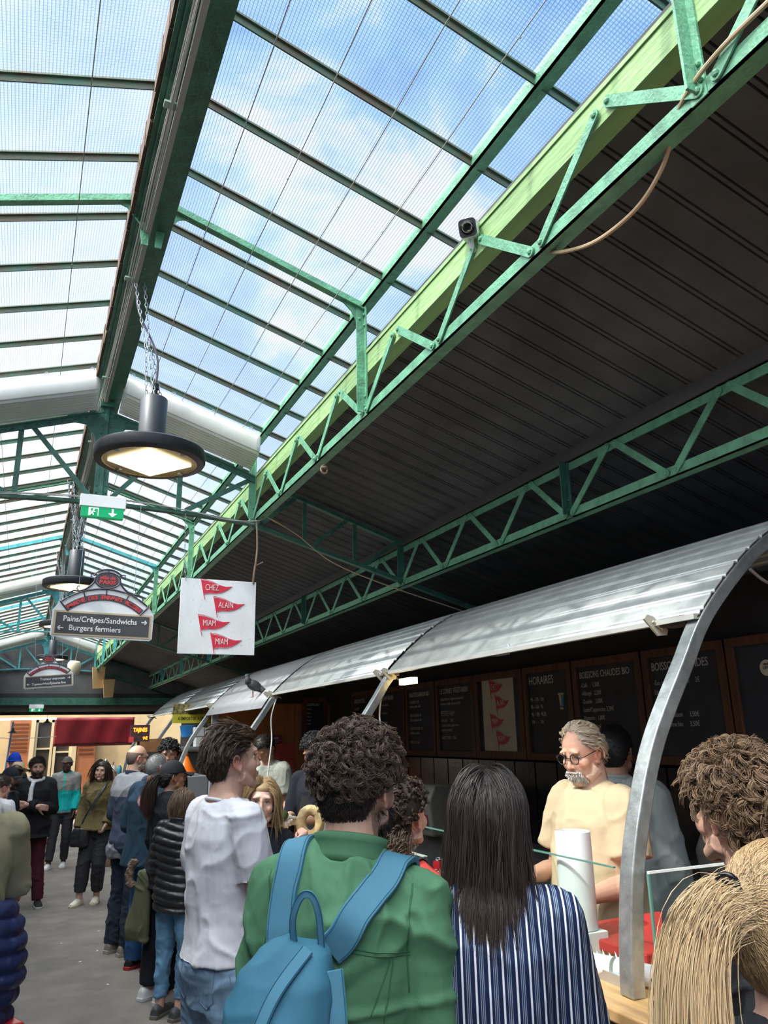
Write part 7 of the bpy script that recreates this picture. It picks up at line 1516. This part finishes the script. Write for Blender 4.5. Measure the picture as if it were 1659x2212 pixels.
# man in the black cap laughing and the back of the white sweatshirt
p = Person('laughing bearded man in a black cap at the left edge', 24, 1656, y=9.6, fa=120, head=(10, 0, 0), vox=.008, hairtop=.016, skin=(.5, .28, .2), hgt=1.60)
p.hang('L'); p.hang('R'); p.body(stub=((.04, .025, .02), .85)); p.eyes(); p.top('top', cloth('black_knit', (.012, .014, .020))); p.pants('trousers', cloth('dark_cotton', (.03, .03, .035))); p.shoes(BLACKR); p.cap((.02, .015, .012), h=.004); cap_hat(p, cloth('black_cap', (.018, .020, .026))); beard(p, 400, .014, (.03, .02, .016), r=.002)
p = Person('person with an undercut in a white sweatshirt, resting a hand on a dark green knee', 8, 1673, y=8.75, fa=42, head=(20, 0, 0), vox=.008, hairtop=.02, skin=(.52, .31, .23), lean=10)
p.arm('R', (.27, .06, 1.13), (.20, .30, 1.02), hd=(-.0, .6, -.8), hn=(0, -.6, -.4), curl=.4); p.hang('L'); p.legs(((.10, .0, .92), (.20, .32, .78), (.18, .20, .40)), [(-.095, 0, .92), (-.04, .0, .50), (.02, -.06, .075)]); p.body()
p.top('sweatshirt', cloth('white_fleece', (.66, .66, .70), .9, .3), zlo=.84, off=.030, soff=.028, fold=.012); p.pants('trousers', cloth('dark_green_trousers', (.018, .045, .040)), fold=.008, wide=.01); p.shoes(mat('burgundy_trainer', (.16, .04, .045), .6), PLASW); p.cap((.05, .035, .025), h=.010, mask=lambda v: scalp_dir(v)*(v[:, 2] > -.1)); hair_curly(p, 500, .022, (.06, .04, .03), r=.002, curl=.005, fn=lambda v: v[:, 2] > .1)
mb = empty('small_backpack', p.root.location, 0, 'maroon backpack on the white sweatshirt at the left edge', 'backpack'); mb.rotation_euler = p.root.rotation_euler
b = MB(); rings(b, [(1.02, -.17, .10, .04, .03), (1.06, -.18, .12, .055, .03), (1.28, -.18, .12, .055, .03), (1.36, -.165, .09, .035, .03)]); p.warp(b); me = bake(b, .009); folds(me, .005, 8); fin(me, 'bag_body', cloth('maroon_cloth', (.15, .02, .035)), mb)
b = MB(); b.tube([p.W(q) for q in smooth_pts([(.10, .13, 1.36), (.11, .03, 1.49), (.11, -.10, 1.44), (.09, -.16, 1.34)])], .012, 8); b.build('strap', cloth('maroon_cloth', (.15, .02, .035)), mb)

# seated diner at the lower left on a red stool
p = Person('diner in an olive t-shirt seated on a red stool, cut off by the left edge', -52, 1622, y=3.75, fa=-18, head=(-10, 0, 0), vox=.007, hairtop=.02, skin=(.5, .3, .22), bulk=.01, hgt=1.66, lean=3)
STZ = p.root.location.z
p.arm('R', (.255, .06, 1.16), (.18, .30, 1.12)); p.arm('L', (-.255, .06, 1.16), (-.18, .30, 1.12)); p.legs(((.10, .04, .93), (.13, .45, .90), (.13, .50, .50)), [(-.10, .04, .93), (-.13, .45, .90), (-.13, .50, .50)]); p.body()
p.top('t_shirt', cloth('olive_tshirt', (.26, .24, .15), .85, .3, var=.08), zlo=.93, off=.024, sleeve='elbow', soff=.024, fold=.010, fr=5, belly=.02); p.pants('trousers', cloth('dark_cotton', (.03, .03, .035))); p.shoes(BLACKR); p.cap((.03, .02, .016), h=.012); hair_curly(p, 700, .022, (.035, .024, .02), r=.002, curl=.006)
nj = empty('puffer_coat', p.root.location, 0, 'navy quilted puffer coat draped over the red stool at the left edge', 'coat'); nj.rotation_euler = p.root.rotation_euler
b = MB(); rings(b, [(.60, -.10, .13, .07, .05), (.66, -.09, .19, .12, .03), (.78, -.05, .215, .165, .01), (.88, -.03, .25, .20, .02), (1.0, -.02, .245, .195, .02), (1.10, -.01, .225, .18, .015), (1.16, -.01, .195, .15, .01)], ex=2.3); p.warp(b); me = bake(b, .008, 3); quilt(me, .018, .062); folds(me, .008, 6); fin(me, 'quilted_cloth', mat('navy_nylon', (.012, .022, .085), .4, var=.15), nj)
g = empty('bar_stool', (p.root.location.x+.05, p.root.location.y-.03, 0), math.radians(22), 'red painted wooden bar stool under the seated diner at the left edge', 'stool'); RD = mat('red_gloss', (.42, .012, .018), .35, var=.2, vscale=12)
MB().box(-.17, .17, -.17, .17, .80, .835).build('seat', RD, g, bevel=.01)
for sx in (1, -1):
    for sy in (1, -1): b = MB(); b.bar((sx*.14, sy*.14, .80), (sx*.19, sy*.19, 0), .04, .04, (0, 1, 0)); b.build('leg', RD, g, bevel=.004)
for sy in (1, -1): MB().box(-.165, .165, sy*.165-.012, sy*.165+.012, .30, .34).build('rail', RD, g); MB().box(sy*.165-.012, sy*.165+.012, -.165, .165, .42, .46).build('rail', RD, g)
g = empty('cafe_table', (-.62, 4.75, 0), 0, 'dark high table in front of the seated diner', 'table'); MB().box(-.3, .3, -.4, .4, 1.0, 1.04).build('tabletop', mat('table_dark', (.06, .045, .035), .5), g, bevel=.005); MB().box(-.03, .03, -.03, .03, .0, 1.0).build('leg', BLACK, g); MB().box(-.22, .22, -.22, .22, 0, .02).build('base', BLACK, g)
g = empty('cafe_chair', (1.05, 17.2, 0), .4, 'small dark folding chair far down the aisle', 'chair')
MB().box(-.2, .2, -.2, .2, .44, .46).build('seat', BLACK, g); MB().box(-.2, .2, .18, .2, .7, .85).build('backrest', BLACK, g)
for sx in (1, -1):
    for sy in (1, -1): MB().bar((sx*.18, sy*.18, .44), (sx*.2, sy*.22, 0), .02, .02, (0, 1, 0)).build('leg', BLACK, g)
